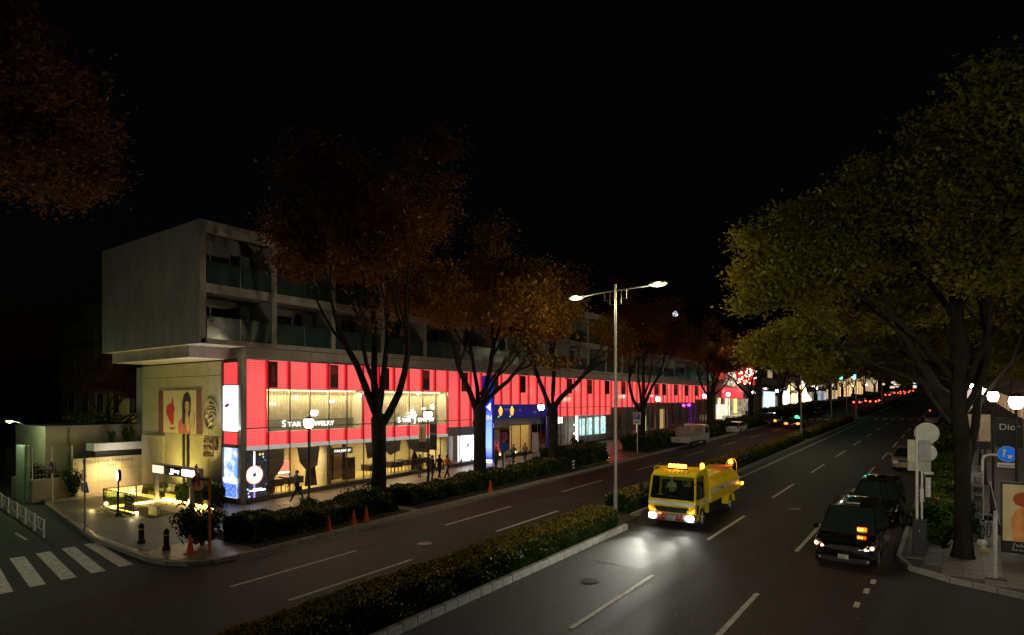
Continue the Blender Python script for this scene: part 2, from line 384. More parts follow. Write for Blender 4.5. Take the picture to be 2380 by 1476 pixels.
# kerbs in separate stones
def kerb(name, pts, step, wdt, h, lab, m=M['kerb'], side=1, gap=.012):
    root = bpy.data.objects.new(name, None); COL.objects.link(root); struct(root, lab)
    src = {}
    for i in range(len(pts) - 1):
        a = Vector(pts[i] + (0,)); c = Vector(pts[i + 1] + (0,)); L = (c - a).length; n = max(1, round(L / step)); d = (c - a) / n; l = d.length
        for j in range(n):
            p = a + d * (j + .5); ang = math.atan2(d.y, d.x); key = round(l, 2)
            tilt = math.asin((gz((p + d * .5).y) - gz((p - d * .5).y)) / l)
            if key not in src:
                t = MB(); t.box(-l / 2 + gap, l / 2 - gap, -wdt / 2, wdt / 2, -.1, h)
                src[key] = o = t.build('kerb_stone', m, root, bevel=.012)
            else: o = share(src[key], (0, 0, 0), root)
            o.location = (p.x, p.y, gz(p.y) + rnd.uniform(-.004, .004)); o.rotation_euler = (0, -tilt, ang + rnd.uniform(-.004, .004))
    return root
kerb('kerb', [(-46.5, 14.33), (-33.3, 12.17), (-27.25, 11.93), (-25.9, 12.1), (-25.05, 12.55), (-24.55, 13.2), (-24.37, 14.2), (-24.37, 46)], 1.0, .17, .165, 'pale stone kerb bending round the left corner')
kerb('kerb', [(-1.83, 48), (-1.83, 28.3), (-1.36, 26.92), (-.17, 26.03), (1.1, 25.5), (2.5, 24.95), (7.5, 23.2)], .9, .17, .165, 'pale stone kerb bending round the right corner')
b = MB(); b.sbox(-24.45, -24.3, 46, 400, 0, .165); b.sbox(-1.9, -1.75, 48, 400, 0, .165); struct(b.build('kerb', M['kerb']), 'distant kerbs of the avenue')
kerb('median_kerb', [(-12.95, -3), (-12.95, 27.4)], .6, .2, .27, 'light stone kerb of the planted median', side=1)
kerb('median_kerb', [(-15.2, -3), (-15.2, 27.4)], .6, .2, .22, 'far stone kerb of the planted median')
b = MB(); b.sbox(-15.1, -13.05, -6, 27.3, 0, .2); b.sbox(-15.5, -13.9, 29.9, 118, 0, .2); b.sbox(-15.5, -13.9, 136, 360, 0, .2); b.sbox(-15.1, -13.4, 27.3, 29.9, 0, .12)
struct(b.build('median_bed', M['soil']), 'soil bed of the planted median')
b = MB(); b.sbox(-15.7, -15.5, 29.9, 118, 0, .22); b.sbox(-13.9, -13.7, 29.9, 118, 0, .22); b.sbox(-15.7, -15.5, 136, 360, 0, .22); b.sbox(-13.9, -13.7, 136, 360, 0, .22)
struct(b.build('median_kerb', M['kerb']), 'kerbs of the median further up the avenue')
b = MB(); b.sbox(-24.3, -23.85, 14, 110, .0, .006); struct(b.build('gutter', mat('gutter_concrete', (.17, .16, .14), .8, vary=.3, scale=3, bump=.4)), 'pale concrete gutter along the left kerb')
b = MB(); b.sbox(-28.35, -24.6, 15.2, 24.6, .15, .175); b.sbox(-28.35, -24.6, 25.2, 45, .15, .175); b.sbox(-28.35, -24.6, 57.5, 112, .15, .175); b.sbox(-28.35, -24.6, 120, 330, .15, .175)
struct(b.build('planting_bed', M['soil']), 'soil strip along the left kerb under the trees')
b = MB(); b.sbox(-1.6, .9, 32.2, 62, .15, .18); b.sbox(-1.6, .9, 66, 330, .15, .18); struct(b.build('planting_bed', M['soil']), 'soil strip along the right kerb under the trees')
b = MB(); b.sbox(-28.55, -28.4, 14.6, 24.6, .15, .3); b.sbox(-28.55, -28.4, 25.2, 45, .15, .3); struct(b.build('bed_edging', M['kerb']), 'low stone edging of the left planting bed')

for x, y, r, lb in ((-10.6, 19.5, .33, 'round iron manhole cover in the lane in front of the yellow truck'), (-19.4, 20.2, .33, 'round iron manhole cover in the left carriageway'), (-7.2, 36.5, .33, 'round iron manhole cover in the middle lane beyond the truck')):
    b = MB(); b.lathe([(r, -.01), (r, .010)], n=24); o = b.build('manhole_cover', mat('cast_iron', (.05, .045, .04), .4, .6, vary=.4, scale=20, bump=.6, bscale=40), None, loc=(x, y, gz(y)), rot=(SL, 0, 0)); struct(o, lb)
for x0, x1, y0, y1, lb in ((-12.2, -9.6, 21.8, 24.4, 'darker patch of relaid asphalt before the truck'), (-20.7, -18.4, 31.0, 33.6, 'darker patch of relaid asphalt in the left carriageway'), (-8.4, -6.0, 13.8, 15.2, 'small asphalt repair patch near the bottom edge')):
    b = MB(); b.sbox(x0, x1, y0, y1, .0, .003); struct(b.build('asphalt_patch', mat('patch_asphalt', (.024, .024, .023), .6, vary=.3, scale=3, bump=.8, bscale=50, fine=14)), lb)
# ================================================================== the long shopping complex
RED = emis('led_red_panel', (1.0, .118, .112), 1.5, base=(.02, .003, .004), rough=.12, grid=(.155, .22), edge=(.8, .012, .02))
REDP = emis('led_red_panel_plain', (1.0, .11, .10), 1.15, base=(.02, .003, .004), rough=.10, edge=(.75, .01, .02))
SOF = emis('lit_soffit', (.9, .85, .75), .45)
complexB = thing('shopping_complex', 'long concrete shopping complex with a glowing red glass band and cantilevered apartments above', 'building', (0, 0, 0))
GX = -35.0
def part(b, name, m, parent=complexB, **k): return b.build(name, m, parent, **k)
Y0 = 20.9; STEP = 1.53
def yb(i): return Y0 + STEP * i
NB = 56
def red_bottom(i):
    y = yb(i)
    if y < 39: return 4.22
    if y < 43: return 4.75
    if y < 56: return 6.62
    if y < 69.4: return 5.32
    if y < 77: return 6.2
    if y < 99: return 6.76
    return 7.28
TOP = 9.55
# red panels
pcache = {}
def panel(i, z0, z1, m=RED, name='red_panel'):
    key = (round(z1 - z0, 2), m.name)
    if key not in pcache:
        b = MB(); b.box(-.06, 0, .035, STEP - .035, 0, z1 - z0); pcache[key] = o = b.build(name, m, complexB, (GX - .12, yb(i), z0)); return o
    return share(pcache[key], (GX - .12, yb(i), z0), complexB)
windows_hi = [i for i in range(1, 6)] + [i for i in range(7, 12)]
for i in range(NB):
    zb = red_bottom(i); m = RED if yb(i) < 46 else REDP
    if i in windows_hi:
        panel(i, 7.78, TOP, m); panel(i, zb, 5.05, m)
    elif yb(i) < 44:
        panel(i, 5.36, TOP, m); panel(i, zb, 5.30, m)
    elif 56 < yb(i) < 69.4: panel(i, 6.33, TOP, m); panel(i, zb, 6.27, m)
    else: panel(i, zb, TOP, m)
# mullions, one per bay
mcache = None
for i in range(NB + 1):
    z0 = pv(yb(i)) ; 
    b = MB(); b.box(-.03, .05, -.028, .028, 0, TOP + .12 - z0)
    part(b, 'mullion', M['mull'], loc=(GX, yb(i), z0))
b = MB()
for i in range(0, 13, 1):
    pass
b.box(GX - .02, GX + .03, Y0, yb(14), 5.3, 5.36); part(b, 'transom', M['mull'])
b = MB(); b.box(GX - .02, GX + .03, yb(24), yb(32), 6.27, 6.33); part(b, 'transom', M['mull'])
b = MB(); b.box(GX - .1, GX + .06, Y0 - .1, yb(NB), TOP, TOP + .12); part(b, 'head_rail', M['steel'])
b = MB(); b.box(GX - .5, GX + .02, Y0, yb(12), 3.98, 4.2); part(b, 'soffit', SOF)
b = MB(); b.box(GX - .5, GX + .02, yb(12), yb(15), 4.0, 4.7); part(b, 'fascia_panel', mat('grey_panel', (.3, .31, .34), .5, vary=.1))
# corner post and sill
b = MB(); b.box(GX - .28, GX + .06, Y0 - .34, Y0 - .02, pv(20.5), TOP + .2); part(b, 'corner_post', M['steel'])
b = MB()
for i in range(NB):
    y0, y1 = yb(i), yb(i + 1); b._add([(GX - .15, y0, pv(y0)), (GX + .1, y0, pv(y0)), (GX + .1, y1, pv(y1)), (GX - .15, y1, pv(y1)), (GX - .15, y0, pv(y0) + .28), (GX + .1, y0, pv(y0) + .28), (GX + .1, y1, pv(y1) + .28), (GX - .15, y1, pv(y1) + .28)], [(0,3,2,1),(4,5,6,7),(0,1,5,4),(1,2,6,5),(2,3,7,6),(3,0,4,7)])
part(b, 'sill', M['mull'])
# shopfront panes
gcache = {}
for i in range(NB):
    if 14 <= i <= 22: continue
    z0 = pv(yb(i + 1)) + .28; z1 = min(red_bottom(i), 4.0 if yb(i) < 43 else 99) - .02
    b = MB(); b.box(-.012, 0, .035, STEP - .035, 0, z1 - z0); part(b, 'shop_pane', M['glass'], loc=(GX - .05, yb(i), z0))
for i in windows_hi:
    if i == 1:
        b = MB(); b.box(-.012, 0, .035, STEP - .035, 0, 2.7); hp = part(b, 'upper_pane', M['glass'], loc=(GX - .05, yb(i), 5.06))
    else: share(hp, (GX - .05, yb(i), 5.06), complexB)
# upper showroom windows: pleated curtain walls lit from the top
CUR = mat('cream_curtain', (.62, .54, .38), .8, vary=.15, scale=3)
for a, c in ((1, 6), (7, 12)):
    y0, y1 = yb(a), yb(c)
    b = MB(); n = int((y1 - y0) / .12); vs = []; fs = []
    for j in range(n + 1):
        y = y0 + (y1 - y0) * j / n; x = GX - 1.25 + (.05 if j % 2 else -.05); vs += [(x, y, 5.75), (x, y, 7.75)]
    for j in range(n): fs.append((2 * j, 2 * j + 2, 2 * j + 3, 2 * j + 1))
    b._add(vs, fs); part(b, 'curtain', CUR)
    b = MB(); b.box(GX - 2.6, GX - .2, y0, y1, 7.76, 7.9); b.box(GX - 2.6, GX - .2, y0 - .05, y0, 5.0, 7.76); b.box(GX - 2.6, GX - .2, y1, y1 + .05, 5.0, 7.76); b.box(GX - 2.7, GX - 2.6, y0, y1, 5.0, 7.76)
    part(b, 'showroom_wall', mat('showroom_cream', (.6, .56, .44), .8, vary=.06))
    b = MB(); b.box(GX - 1.35, GX - 1.3, y0, y1, 5.05, 5.72); part(b, 'light_catch_panel', mat('catch_panel_grey', (.5, .47, .4), .6, vary=.1))  # added panel that catches light behind the shop name
    b = MB(); b.box(GX - 2.6, GX - .2, y0, y1, 4.95, 5.05); part(b, 'showroom_floor', mat('showroom_floor', (.35, .32, .26), .5))
    b = MB(); b.box(GX - 1.1, GX - .95, y0, y1, 7.68, 7.72); part(b, 'light_trough', emis('trough_light', (1, .8, .45), 7))
    b = MB(); b.box(GX - 1.23, GX - 1.1, y0, y1, 5.7, 5.76); part(b, 'curtain_rail', M['steel'])
    light('AREA', 'showroom_light', (GX - .8, (y0 + y1) / 2, 7.6), 240, (1, .82, .50), .6, (0, R(-20), 0), size_y=y1 - y0 - .4)
LETW = emis('lit_letters', (1, .96, .85), 2.2)
lettering('S', (GX + .03, yb(1) + .95, 5.33), ROT_S, .62, LETW, complexB, name='shop_name', ext=.02)
lettering('TAR', (GX + .03, yb(1) + 1.36, 5.33), ROT_S, .46, LETW, complexB, name='shop_name', ext=.02, sx=1.15)
lettering('J', (GX + .03, yb(1) + 2.82, 5.33), ROT_S, .62, LETW, complexB, name='shop_name', ext=.02)
lettering('EWELRY', (GX + .03, yb(1) + 3.12, 5.33), ROT_S, .46, LETW, complexB, name='shop_name', ext=.02, sx=1.1)
lettering('S', (GX + .03, yb(8) + .3, 5.33), ROT_S, .62, LETW, complexB, name='shop_name', ext=.02)
lettering('TAR', (GX + .03, yb(8) + .75, 5.33), ROT_S, .46, LETW, complexB, name='shop_name', ext=.02, sx=1.15)
lettering('J', (GX + .03, yb(8) + 2.1, 5.33), ROT_S, .62, LETW, complexB, name='shop_name', ext=.02)
lettering('EWELRY', (GX + .03, yb(8) + 2.5, 5.33), ROT_S, .46, LETW, complexB, name='shop_name', ext=.02, sx=1.1)
# chandelier behind the second window
b = MB()
for j in range(70):
    a = rnd.uniform(0, 2 * PI); r = rnd.uniform(.05, .42); b.ball((GX - .8 + r * math.cos(a) * .6, yb(9) + 1.15 + r * math.sin(a), 5.6 + rnd.uniform(0, .8) * (1 - r)), .035, n=6)
part(b, 'chandelier', emis('chandelier_glow', (1, .95, .8), 9))
for i, z in ((4, 6.9), (1, 6.75), (10, 6.3)):
    b = MB(); b.box(GX - .6, GX - .5, yb(i) + .5, yb(i) + .85, z, z + .16); part(b, 'hanging_lamp', emis('lamp_white', (1, .95, .8), 5))
# ---- ground floor interiors
INT = mat('shop_wall', (.5, .44, .30), .8, vary=.12, scale=1.5); FLO = mat('shop_floor', (.62, .48, .18), .3, vary=.1)
def room(i0, i1, ztop, depth, wall=INT, floor=FLO):
    y0, y1 = yb(i0), yb(i1); f = pv(y1) + .02
    b = MB(); b.box(GX - depth - .1, GX - depth, y0, y1, f - .4, ztop + .1); b.box(GX - depth, GX - .15, y0 - .05, y0, f - .4, ztop); b.box(GX - depth, GX - .15, y1, y1 + .05, f - .4, ztop); b.box(GX - depth, GX - .55, y0, y1, ztop, ztop + .1)
    part(b, 'shop_wall', wall)
    b = MB(); b.box(GX - depth, GX - .15, y0, y1, f - .1, f); part(b, 'shop_floor', floor); return f
f = room(1, 4, 3.95, 4.6)
f = room(4, 12, 3.95, 4.6)
# bead curtains
BEAD = mat('bead_curtain', (.10, .085, .075), .35, .3, vary=.9, scale=14, stretch=(4, 4, .5), col2=(.42, .36, .3))
def bead(pts): 
    b = MB(); b.prism([(GX - .5, y, z) for y, z in pts], (-.03, 0, 0)); part(b, 'bead_curtain', BEAD)
bead([(yb(1) + .05, 3.9), (yb(2) - .05, 3.9), (yb(2) - .1, 2.9), (yb(1) + .9, 2.2), (yb(1) + .05, 1.6)])
bead([(yb(2) + .9, 3.9), (yb(4) - .35, 3.9), (yb(4) - .55, 2.6), (yb(3) + .1, 2.3), (yb(2) + 1.1, 2.9)])
bead([(yb(6) + .6, 3.9), (yb(7) + .5, 3.9), (yb(7) + .4, 2.9), (yb(6) + .8, 2.7)])
bead([(yb(7) + .9, 3.9), (yb(9) - .4, 3.9), (yb(9) - .5, 3.1), (yb(8), 2.8), (yb(7) + 1.0, 3.2)])
bead([(yb(9) + .2, 3.9), (yb(11) - .1, 3.9), (yb(11) - .2, 2.7), (yb(10) - .3, 2.9), (yb(9) + .4, 3.3)])
DRAPE = mat('dark_drape', (.035, .012, .012), .8, vary=.4)
for i, w_, h_ in ((1, .95, 1.9), (3.1, .95, 2.0), (7.0, 1.0, 1.8), (9.6, .9, 1.7)):
    y = yb(i); b = MB(); b.prism([(GX - .7, y, f - .1), (GX - .7, y + w_, f - .1), (GX - .7, y + w_ * .8, f + h_ * .7), (GX - .7, y + w_ * .45, f + h_), (GX - .7, y + .1, f + h_ * .6)], (-.1, 0, 0)); part(b, 'drape', DRAPE)
TBL = mat('table_dark', (.03, .022, .018), .4)
for i in (1.2, 2.2, 6.8, 8.2, 9.2, 10.1):
    y = yb(i); fz = pv(y) + .1
    b = MB(); b.box(GX - 1.7, GX - .7, y, y + 1.25, fz + .55, fz + 1.0); part(b, 'display_table', TBL)
    b = MB()
    for dx in (-.78, -1.6):
        for j in range(4): b.box(GX + dx - .02, GX + dx + .02, y + .1 + j * .34, y + .14 + j * .34, fz, fz + .55)
    part(b, 'table_legs', mat('brass_leg', (.6, .5, .3), .3, .6))
REDL = emis('red_lightbox', (1, .12, .08), 3.0)
for (y, z, wd, hh) in ((yb(2) + .15, 2.55, .42, .85), (yb(2) + .75, 2.15, .85, .75), (yb(1) + .75, 2.3, .6, .35)):
    b = MB(); b.box(GX - 2.5, GX - 2.4, y, y + wd, z, z + hh); part(b, 'red_lightbox', REDL, bevel=.02)
    b = MB(); b.box(GX - 2.38, GX - 2.3, y, y + wd, z - .08, z); part(b, 'lightbox_lamp', emis('warm_white', (1, .8, .55), 8))
for i0, i1, pw in ((1, 4, 380), (4, 7, 150), (7, 12, 340)):
    light('AREA', 'shop_light', (GX - 1.9, (yb(i0) + yb(i1)) / 2, 3.85), pw, (1, .78, .38), 1.6, (0, 0, 0), size_y=yb(i1) - yb(i0) - .6)
# entrance of the jewellery shop
y = yb(4)
b = MB(); b.box(GX - .5, GX - .1, y + .45, y + 2.15, 3.28, 3.72); part(b, 'door_sign', mat('sign_grey', (.22, .23, .25), .5))
lettering('STAR JEWELRY', (GX - .085, y + .52, 3.42), ROT_S, .24, LETW, complexB, name='shop_name', sx=.92)
b = MB(); b.box(GX - 1.6, GX - 1.5, y + .3, y + 2.4, f - .2, 3.3); b.box(GX - 1.5, GX - .1, y + .1, y + .3, f - .2, 3.9); part(b, 'porch_wall', mat('porch_brown', (.26, .15, .09), .5, vary=.2))
b = MB(); b.box(GX - 1.45, GX - 1.4, y + .5, y + 1.2, f, 3.1); part(b, 'shop_door', emis('door_glow', (.9, .68, .25), .5, noise=(6, (.35, .25, .08))))
b = MB(); b.box(GX - 1.42, GX - 1.3, y + 1.2, y + 1.42, f, 3.15); part(b, 'door_frame', M['black'])
b = MB(); b.box(GX - .9, GX - .8, yb(6) - .9, yb(6) - .1, f, 2.9); b.box(GX - .9, GX - .8, yb(5) + .3, yb(5) + .55, f, 3.9); part(b, 'display_case', mat('case_dark', (.06, .03, .02), .4))
# bay 12..14 dark display and white lightbox
b = MB(); b.box(GX - .9, GX - .8, yb(12), yb(13), pv(41), 4.0); part(b, 'shop_wall', BEAD)
WB = emis('white_screen', (1, .98, 1), 2.6)
b = MB(); b.box(GX - .3, GX - .2, yb(13) + .08, yb(15) - .08, pv(43) + .3, 3.95); part(b, 'white_lightbox', WB)
b = MB(); b.prism([(GX - .19, yb(13) + 1.2, 3.1), (GX - .19, yb(13) + 1.5, 3.4), (GX - .19, yb(13) + 1.35, 2.6)], (.01, 0, 0)); b.prism([(GX - .19, yb(13) + .3, 1.7), (GX - .19, yb(13) + .5, 2.1), (GX - .19, yb(13) + .55, 1.6)], (.01, 0, 0)); b.prism([(GX - .19, yb(14) + .3, 1.6), (GX - .19, yb(14) + .5, 2.2), (GX - .19, yb(14) + .42, 1.5)], (.01, 0, 0))
part(b, 'red_print', mat('poster_red', (.6, .03, .04), .5))
# corner bay: advertising screens
AD = emis('screen_black', (.02, .02, .035), .6, noise=(9, (.09, .08, .10)))
b = MB(); b.box(GX - .14, GX - .07, yb(0) + .06, yb(1) - .06, 1.0, 3.9); part(b, 'watch_advert', AD)
WH = emis('screen_white', (1, .98, 1), 3.5); VI = emis('screen_violet', (.45, .25, 1), 1.6)
yc = yb(0) + .62
b = MB(); b.lathe([(.50, 0), (.50, .01)], (GX - .062, yc, 2.45), 28, 'x'); part(b, 'watch_face', WH)
b = MB(); b.lathe([(.58, 0), (.58, .01)], (GX - .069, yc, 2.45), 28, 'x'); part(b, 'watch_rim', emis('screen_orange', (1, .35, .15), 1.5))
b = MB()
for a in range(12): 
    t = a * PI / 6; b.box(GX - .05, GX - .045, yc + .33 * math.cos(t) - .03, yc + .33 * math.cos(t) + .03, 2.45 + .33 * math.sin(t) - .04, 2.45 + .33 * math.sin(t) + .04)
b.prism([(GX - .05, yc - .12, 2.3), (GX - .05, yc - .05, 2.3), (GX - .05, yc + .14, 2.66), (GX - .05, yc + .06, 2.66)], (.005, 0, 0)); b.lathe([(.12, 0), (.12, .004)], (GX - .05, yc, 2.45), 12, 'x')
part(b, 'watch_marks', mat('watch_grey', (.12, .12, .14), .5))
b = MB(); b.box(GX - .068, GX - .06, yc - .06, yc + .04, 2.9, 3.88); part(b, 'watch_strap', WH)
b = MB(); b.box(GX - .068, GX - .06, yc - .06, yc + .05, 1.02, 2.0); part(b, 'watch_strap', VI)
b = MB(); b.box(GX - .068, GX - .058, yc - .35, yc + .75, 1.44, 1.52); b.box(GX - .068, GX - .058, yc - .1, yc + .5, 1.56, 1.6); part(b, 'print_line', WH)
b = MB()
for dy, dz, r in ((-.45, 1.6, .05), (-.4, 1.35, .04), (-.35, 1.15, .06), (.6, 3.5, .04), (.72, 3.3, .02), (.4, 2.95, .02), (.8, 1.8, .02)): b.ball((GX - .06, yc + dy, dz), r, n=6)
part(b, 'print_stars', emis('star_blue', (.3, .5, 1), 3))
lettering('★★', (GX - .06, yc + .28, 3.62), ROT_S, .2, emis('gold_print', (1, .7, .1), 2), complexB, name='gold_emblem')
# end return (glass flank facing the side street)
b = MB(); b.box(-36.72, GX - .3, 20.5, 20.55, 8.0, 9.35); REDE = emis('led_red_return', (1.0, .085, .085), .95, base=(.02, .003, .004), rough=.12); part(b, 'red_panel', REDE)
b = MB(); b.box(-36.72, GX - .3, 20.5, 20.55, 4.35, 5.1); part(b, 'red_panel', REDE)
b = MB(); b.box(-36.78, GX - .28, 20.5, 20.55, 5.16, 7.94); part(b, 'white_screen', emis('screen_white_big', (1, .97, 1), 3.2))
b = MB(); b.prism([(-36.7, 20.49, 6.7), (-36.3, 20.49, 6.9), (-36.0, 20.49, 6.75), (-36.45, 20.49, 6.55)], (0, -.01, 0)); b.box(-36.6, -36.5, 20.48, 20.49, 5.5, 6.5); part(b, 'screen_print', emis('print_purple', (.4, .08, .3), .6))
b = MB(); b.box(-36.72, GX - .3, 20.5, 20.55, 1.1, 4.15)
BL = emis('screen_blue', (.18, .38, 1), 1.3, noise=(1.6, (.95, 1, 1.1)))
part(b, 'blue_screen', BL)
b = MB(); b.box(-36.72, GX - .3, 20.48, 20.495, 2.05, 2.3); part(b, 'screen_print', emis('screen_white2', (1, 1, 1), 3.5))
b = MB(); b.box(-36.7, GX - .32, 20.47, 20.495, 1.15, 1.95); part(b, 'screen_print', emis('screen_deep_blue', (.03, .12, .9), 1.1, noise=(9, (.3, .5, 1))))
b = MB(); b.box(-36.86, -36.74, 20.4, 20.6, pv(20.4), 9.5); b.box(-36.74, GX - .28, 20.42, 20.6, 5.1, 5.16); b.box(-36.74, GX - .28, 20.42, 20.6, 4.15, 4.32); b.box(-36.74, GX - .28, 20.42, 20.6, 7.94, 8.0); b.box(-36.74, GX - .28, 20.42, 20.6, pv(20.4), 1.1)
part(b, 'mullion', M['mull'])
b = MB(); b.box(-36.74, GX - .28, 20.6, 24, 9.4, 9.58); b.box(-36.9, -36.7, 20.6, 24, pv(20), 9.6); part(b, 'return_wall', M['dkmetal'])
light('AREA', 'screen_light', (-36, 20.2, 6.5), 26, (1, .97, 1), 1.4, (R(-90), 0, 0), size_y=2.7)
# ---- concrete end wall with poster and emblem
def cpanel(x0, x1, y, z0, z1, m, t=.15, nm='concrete_panel'):
    b = MB(); b.box(x0 + .012, x1 - .012, y, y + t, z0 + .012, z1 - .012); return part(b, nm, m)
CW = M['concrete_w']
b = MB(); b.box(-47.9, -36.86, 20.66, 21.5, 0, 9.55); part(b, 'end_wall', M['gap'])
xs = [-47.9, -43.6, -38.75, -36.86]
for j in range(3):
    cpanel(xs[j], xs[j + 1], 20.6, 8.62, 9.5, CW); cpanel(xs[j], xs[j + 1], 20.6, 4.78, 8.62, CW); cpanel(xs[j], xs[j + 1], 20.6, 0, 4.78, CW)
cpanel(-47.6, -44.4, 20.42, .5, 4.6, CW, .17)
b = MB(); b.box(-51.2, -47.9, 21.6, 22.4, 0, 9.55); part(b, 'end_wall', M['concrete_w'])
for x in (-41.75, -41.2):
    b = MB(); b.tube([(x, 20.5, .6), (x, 20.5, 4.8)], .07, 8); part(b, 'drain_pipe', mat('pipe_brown', (.06, .045, .03), .5))
# poster
PO = mat('poster_cream', (.72, .60, .40), .5, vary=.08)
b = MB(); b.box(-45.25, -39.45, 20.53, 20.58, 4.83, 7.72); part(b, 'poster_board', PO)
for x_ in (-45.25, -40.1):
    b = MB(); b.box(x_, x_ + .65, 20.515, 20.53, 4.83, 7.72); part(b, 'poster_border', mat('poster_brown', (.20, .075, .045), .5))
def flat(pts, m, nm, y=20.52, t=.006): 
    b = MB(); b.prism([(x, y, z) for x, z in pts], (0, -t, 0)); return part(b, nm, m)
flat([(-43.25, 7.3), (-43.1, 6.7), (-42.95, 6.45), (-43.1, 6.2), (-43.1, 5.45), (-43.35, 5.35), (-43.8, 5.75), (-44.15, 6.2), (-44.1, 6.6), (-43.75, 6.8), (-43.45, 6.85)], mat('poster_red', (.6, .03, .04), .5), 'poster_print')
flat([(-43.8, 5.18), (-43.1, 5.22), (-42.7, 5.18), (-43.1, 5.08), (-43.4, 5.0)], mat('poster_tan', (.35, .17, .06), .5), 'poster_print')
HA = mat('poster_hair', (.03, .02, .018), .5); SK = mat('poster_skin', (.68, .45, .30), .5)
flat([(-42.45, 4.84), (-42.5, 5.5), (-42.1, 5.85), (-41.5, 6.0), (-41.0, 5.7), (-40.85, 4.84)], mat('poster_red2', (.55, .04, .04), .5, vary=.5, scale=8, col2=(.7, .3, .2)), 'poster_print')
flat([(-41.9, 5.6), (-41.95, 6.8), (-41.75, 7.35), (-41.35, 7.62), (-41.0, 7.45), (-40.8, 7.1), (-40.85, 6.3), (-41.0, 5.9), (-41.45, 5.6), (-41.7, 5.4)], HA, 'poster_print', 20.512)
flat([(-41.5, 6.9), (-41.2, 7.0), (-40.98, 6.85), (-41.0, 6.4), (-41.2, 6.2), (-41.4, 6.35), (-41.52, 6.6)], SK, 'poster_print', 20.504)
flat([(-41.45, 6.3), (-41.15, 6.25), (-40.85, 5.2), (-41.2, 4.9), (-41.5, 5.6)], SK, 'poster_print', 20.506)
flat([(-40.6, 6.1), (-40.45, 6.3), (-40.3, 6.1), (-40.35, 5.3), (-40.6, 5.0), (-40.8, 5.2)], SK, 'poster_print', 20.504)
flat([(-41.3, 6.48), (-41.12, 6.52), (-41.15, 6.42)], mat('poster_red', (.6, .03, .04), .5), 'poster_print', 20.496)
for dx in (-.14, .1): flat([(-41.25 + dx, 6.75), (-41.13 + dx, 6.78), (-41.15 + dx, 6.72)], HA, 'poster_print', 20.496)
# emblem: ring with brush character, and raised lettering
BR = mat('emblem_bronze', (.5, .40, .24), .45, .2, vary=.15)
b = MB(); n = 40; cx, cz = -38.37, 6.13
ring = [(1.0, .0), (1.0, .1), (.88, .1), (.88, .0)]
vs = []; fs = []
for k in range(n):
    a = 2 * PI * k / n
    for r_, h_ in ring: vs.append((cx + r_ * .88 * math.cos(a), 20.6 - h_, cz + r_ * 1.02 * math.sin(a)))
for k in range(n):
    for j in range(4): fs.append((k * 4 + j, ((k + 1) % n) * 4 + j, ((k + 1) % n) * 4 + (j + 1) % 4, k * 4 + (j + 1) % 4))
b._add(vs, fs); part(b, 'emblem_ring', BR)
b = MB()
def stroke(pts, wd=.07): b.tube([(cx + x, 20.55, cz + z) for x, z in pts], [wd * (.6 + .6 * (1 - abs(2 * i / (len(pts) - 1) - 1))) for i in range(len(pts))], 6)
stroke([(-.35, .62), (0, .68), (.35, .6)]); stroke([(-.45, .42), (0, .48), (.45, .4)], .05); stroke([(-.6, .18), (-.2, .3), (.5, .28), (.62, .2)]); stroke([(-.1, .3), (-.35, 0), (-.7, -.15)]); stroke([(.15, .3), (.35, .05), (.7, -.12)])
stroke([(.1, .12), (-.25, -.1), (.1, -.2), (-.3, -.42)], .06); stroke([(.25, -.1), (0, -.35), (.2, -.45), (-.3, -.75)], .06)
part(b, 'emblem_character', BR)
BRL = mat('bronze_letter', (.33, .20, .10), .4, .3, vary=.1)
for k, tx in enumerate(('OMOTE', 'SANDO', 'HILLS')): lettering(tx, (-39.25, 20.55, 4.3 - k * .43), ROT_F, .5, BRL, complexB, name='wall_letters', ext=.045, sx=.98)
light('SPOT', 'wall_uplight', (-41.6, 18.3, .9), 900, (1, .82, .22), .2, (R(152), 0, 0), spot=R(120), blend=.8)
light('SPOT', 'emblem_light', (-38.2, 19.0, 2.2), 230, (1, .85, .4), .1, (R(155), 0, 0), spot=R(70), blend=.8)

# ---- upper concrete storeys
BX0, BX1, BY0, BY1 = -47.6, -34.6, 17.89, 108.5
CO = M['concrete']
b = MB(); b.box(BX0 + .1, BX1 - .4, BY0 + .1, BY0 + .36, 10.3, 17.2); part(b, 'end_wall', M['gap'])
xs = [BX0, -43.3, -39.0, BX1]
for j in range(3):
    for z0, z1 in ((10.27, 13.42), (13.42, 17.29)):
        b = MB(); b.box(xs[j] + .008, xs[j + 1] - .008, BY0, BY0 + .1, z0 + .008, z1 - .008); part(b, 'concrete_panel', CO)
b = MB(); b.box(BX1 - .4, BX1, BY0 + .1, BY0 + .37, 10.3, 17.29); part(b, 'pier', CO)
b = MB(); b.box(BX0, BX1 - .01, BY0 + .1, BY1, 17.2, 17.3); part(b, 'roof', CO)
b = MB(); b.box(BX1 - .3, BX1, BY0 + .37, BY1, 16.62, 17.28); part(b, 'roof_beam', CO)
b = MB(); b.box(BX1 - 2.2, BX1, BY0 + .37, BY1, 13.2, 13.72); part(b, 'floor_slab', CO)
b = MB(); b.box(BX0, BX1, BY0 + .1, BY1, 10.27, 10.56); part(b, 'floor_slab', CO)
b = MB(); b.box(BX0, BX0 + .3, BY0 + .1, BY1, 10.3, 17.2); part(b, 'rear_wall', CO)
b = MB(); b.box(BX1 - 2.5, BX1 - 2.3, BY0 + .4, BY1, 10.56, 17.2); part(b, 'recess_wall', mat('recess_plaster', (.30, .28, .26), .8, vary=.15))
b = MB(); b.box(-46.9, -36.5, 18.25, 40, 9.58, 10.26); part(b, 'soffit_beam', CO)
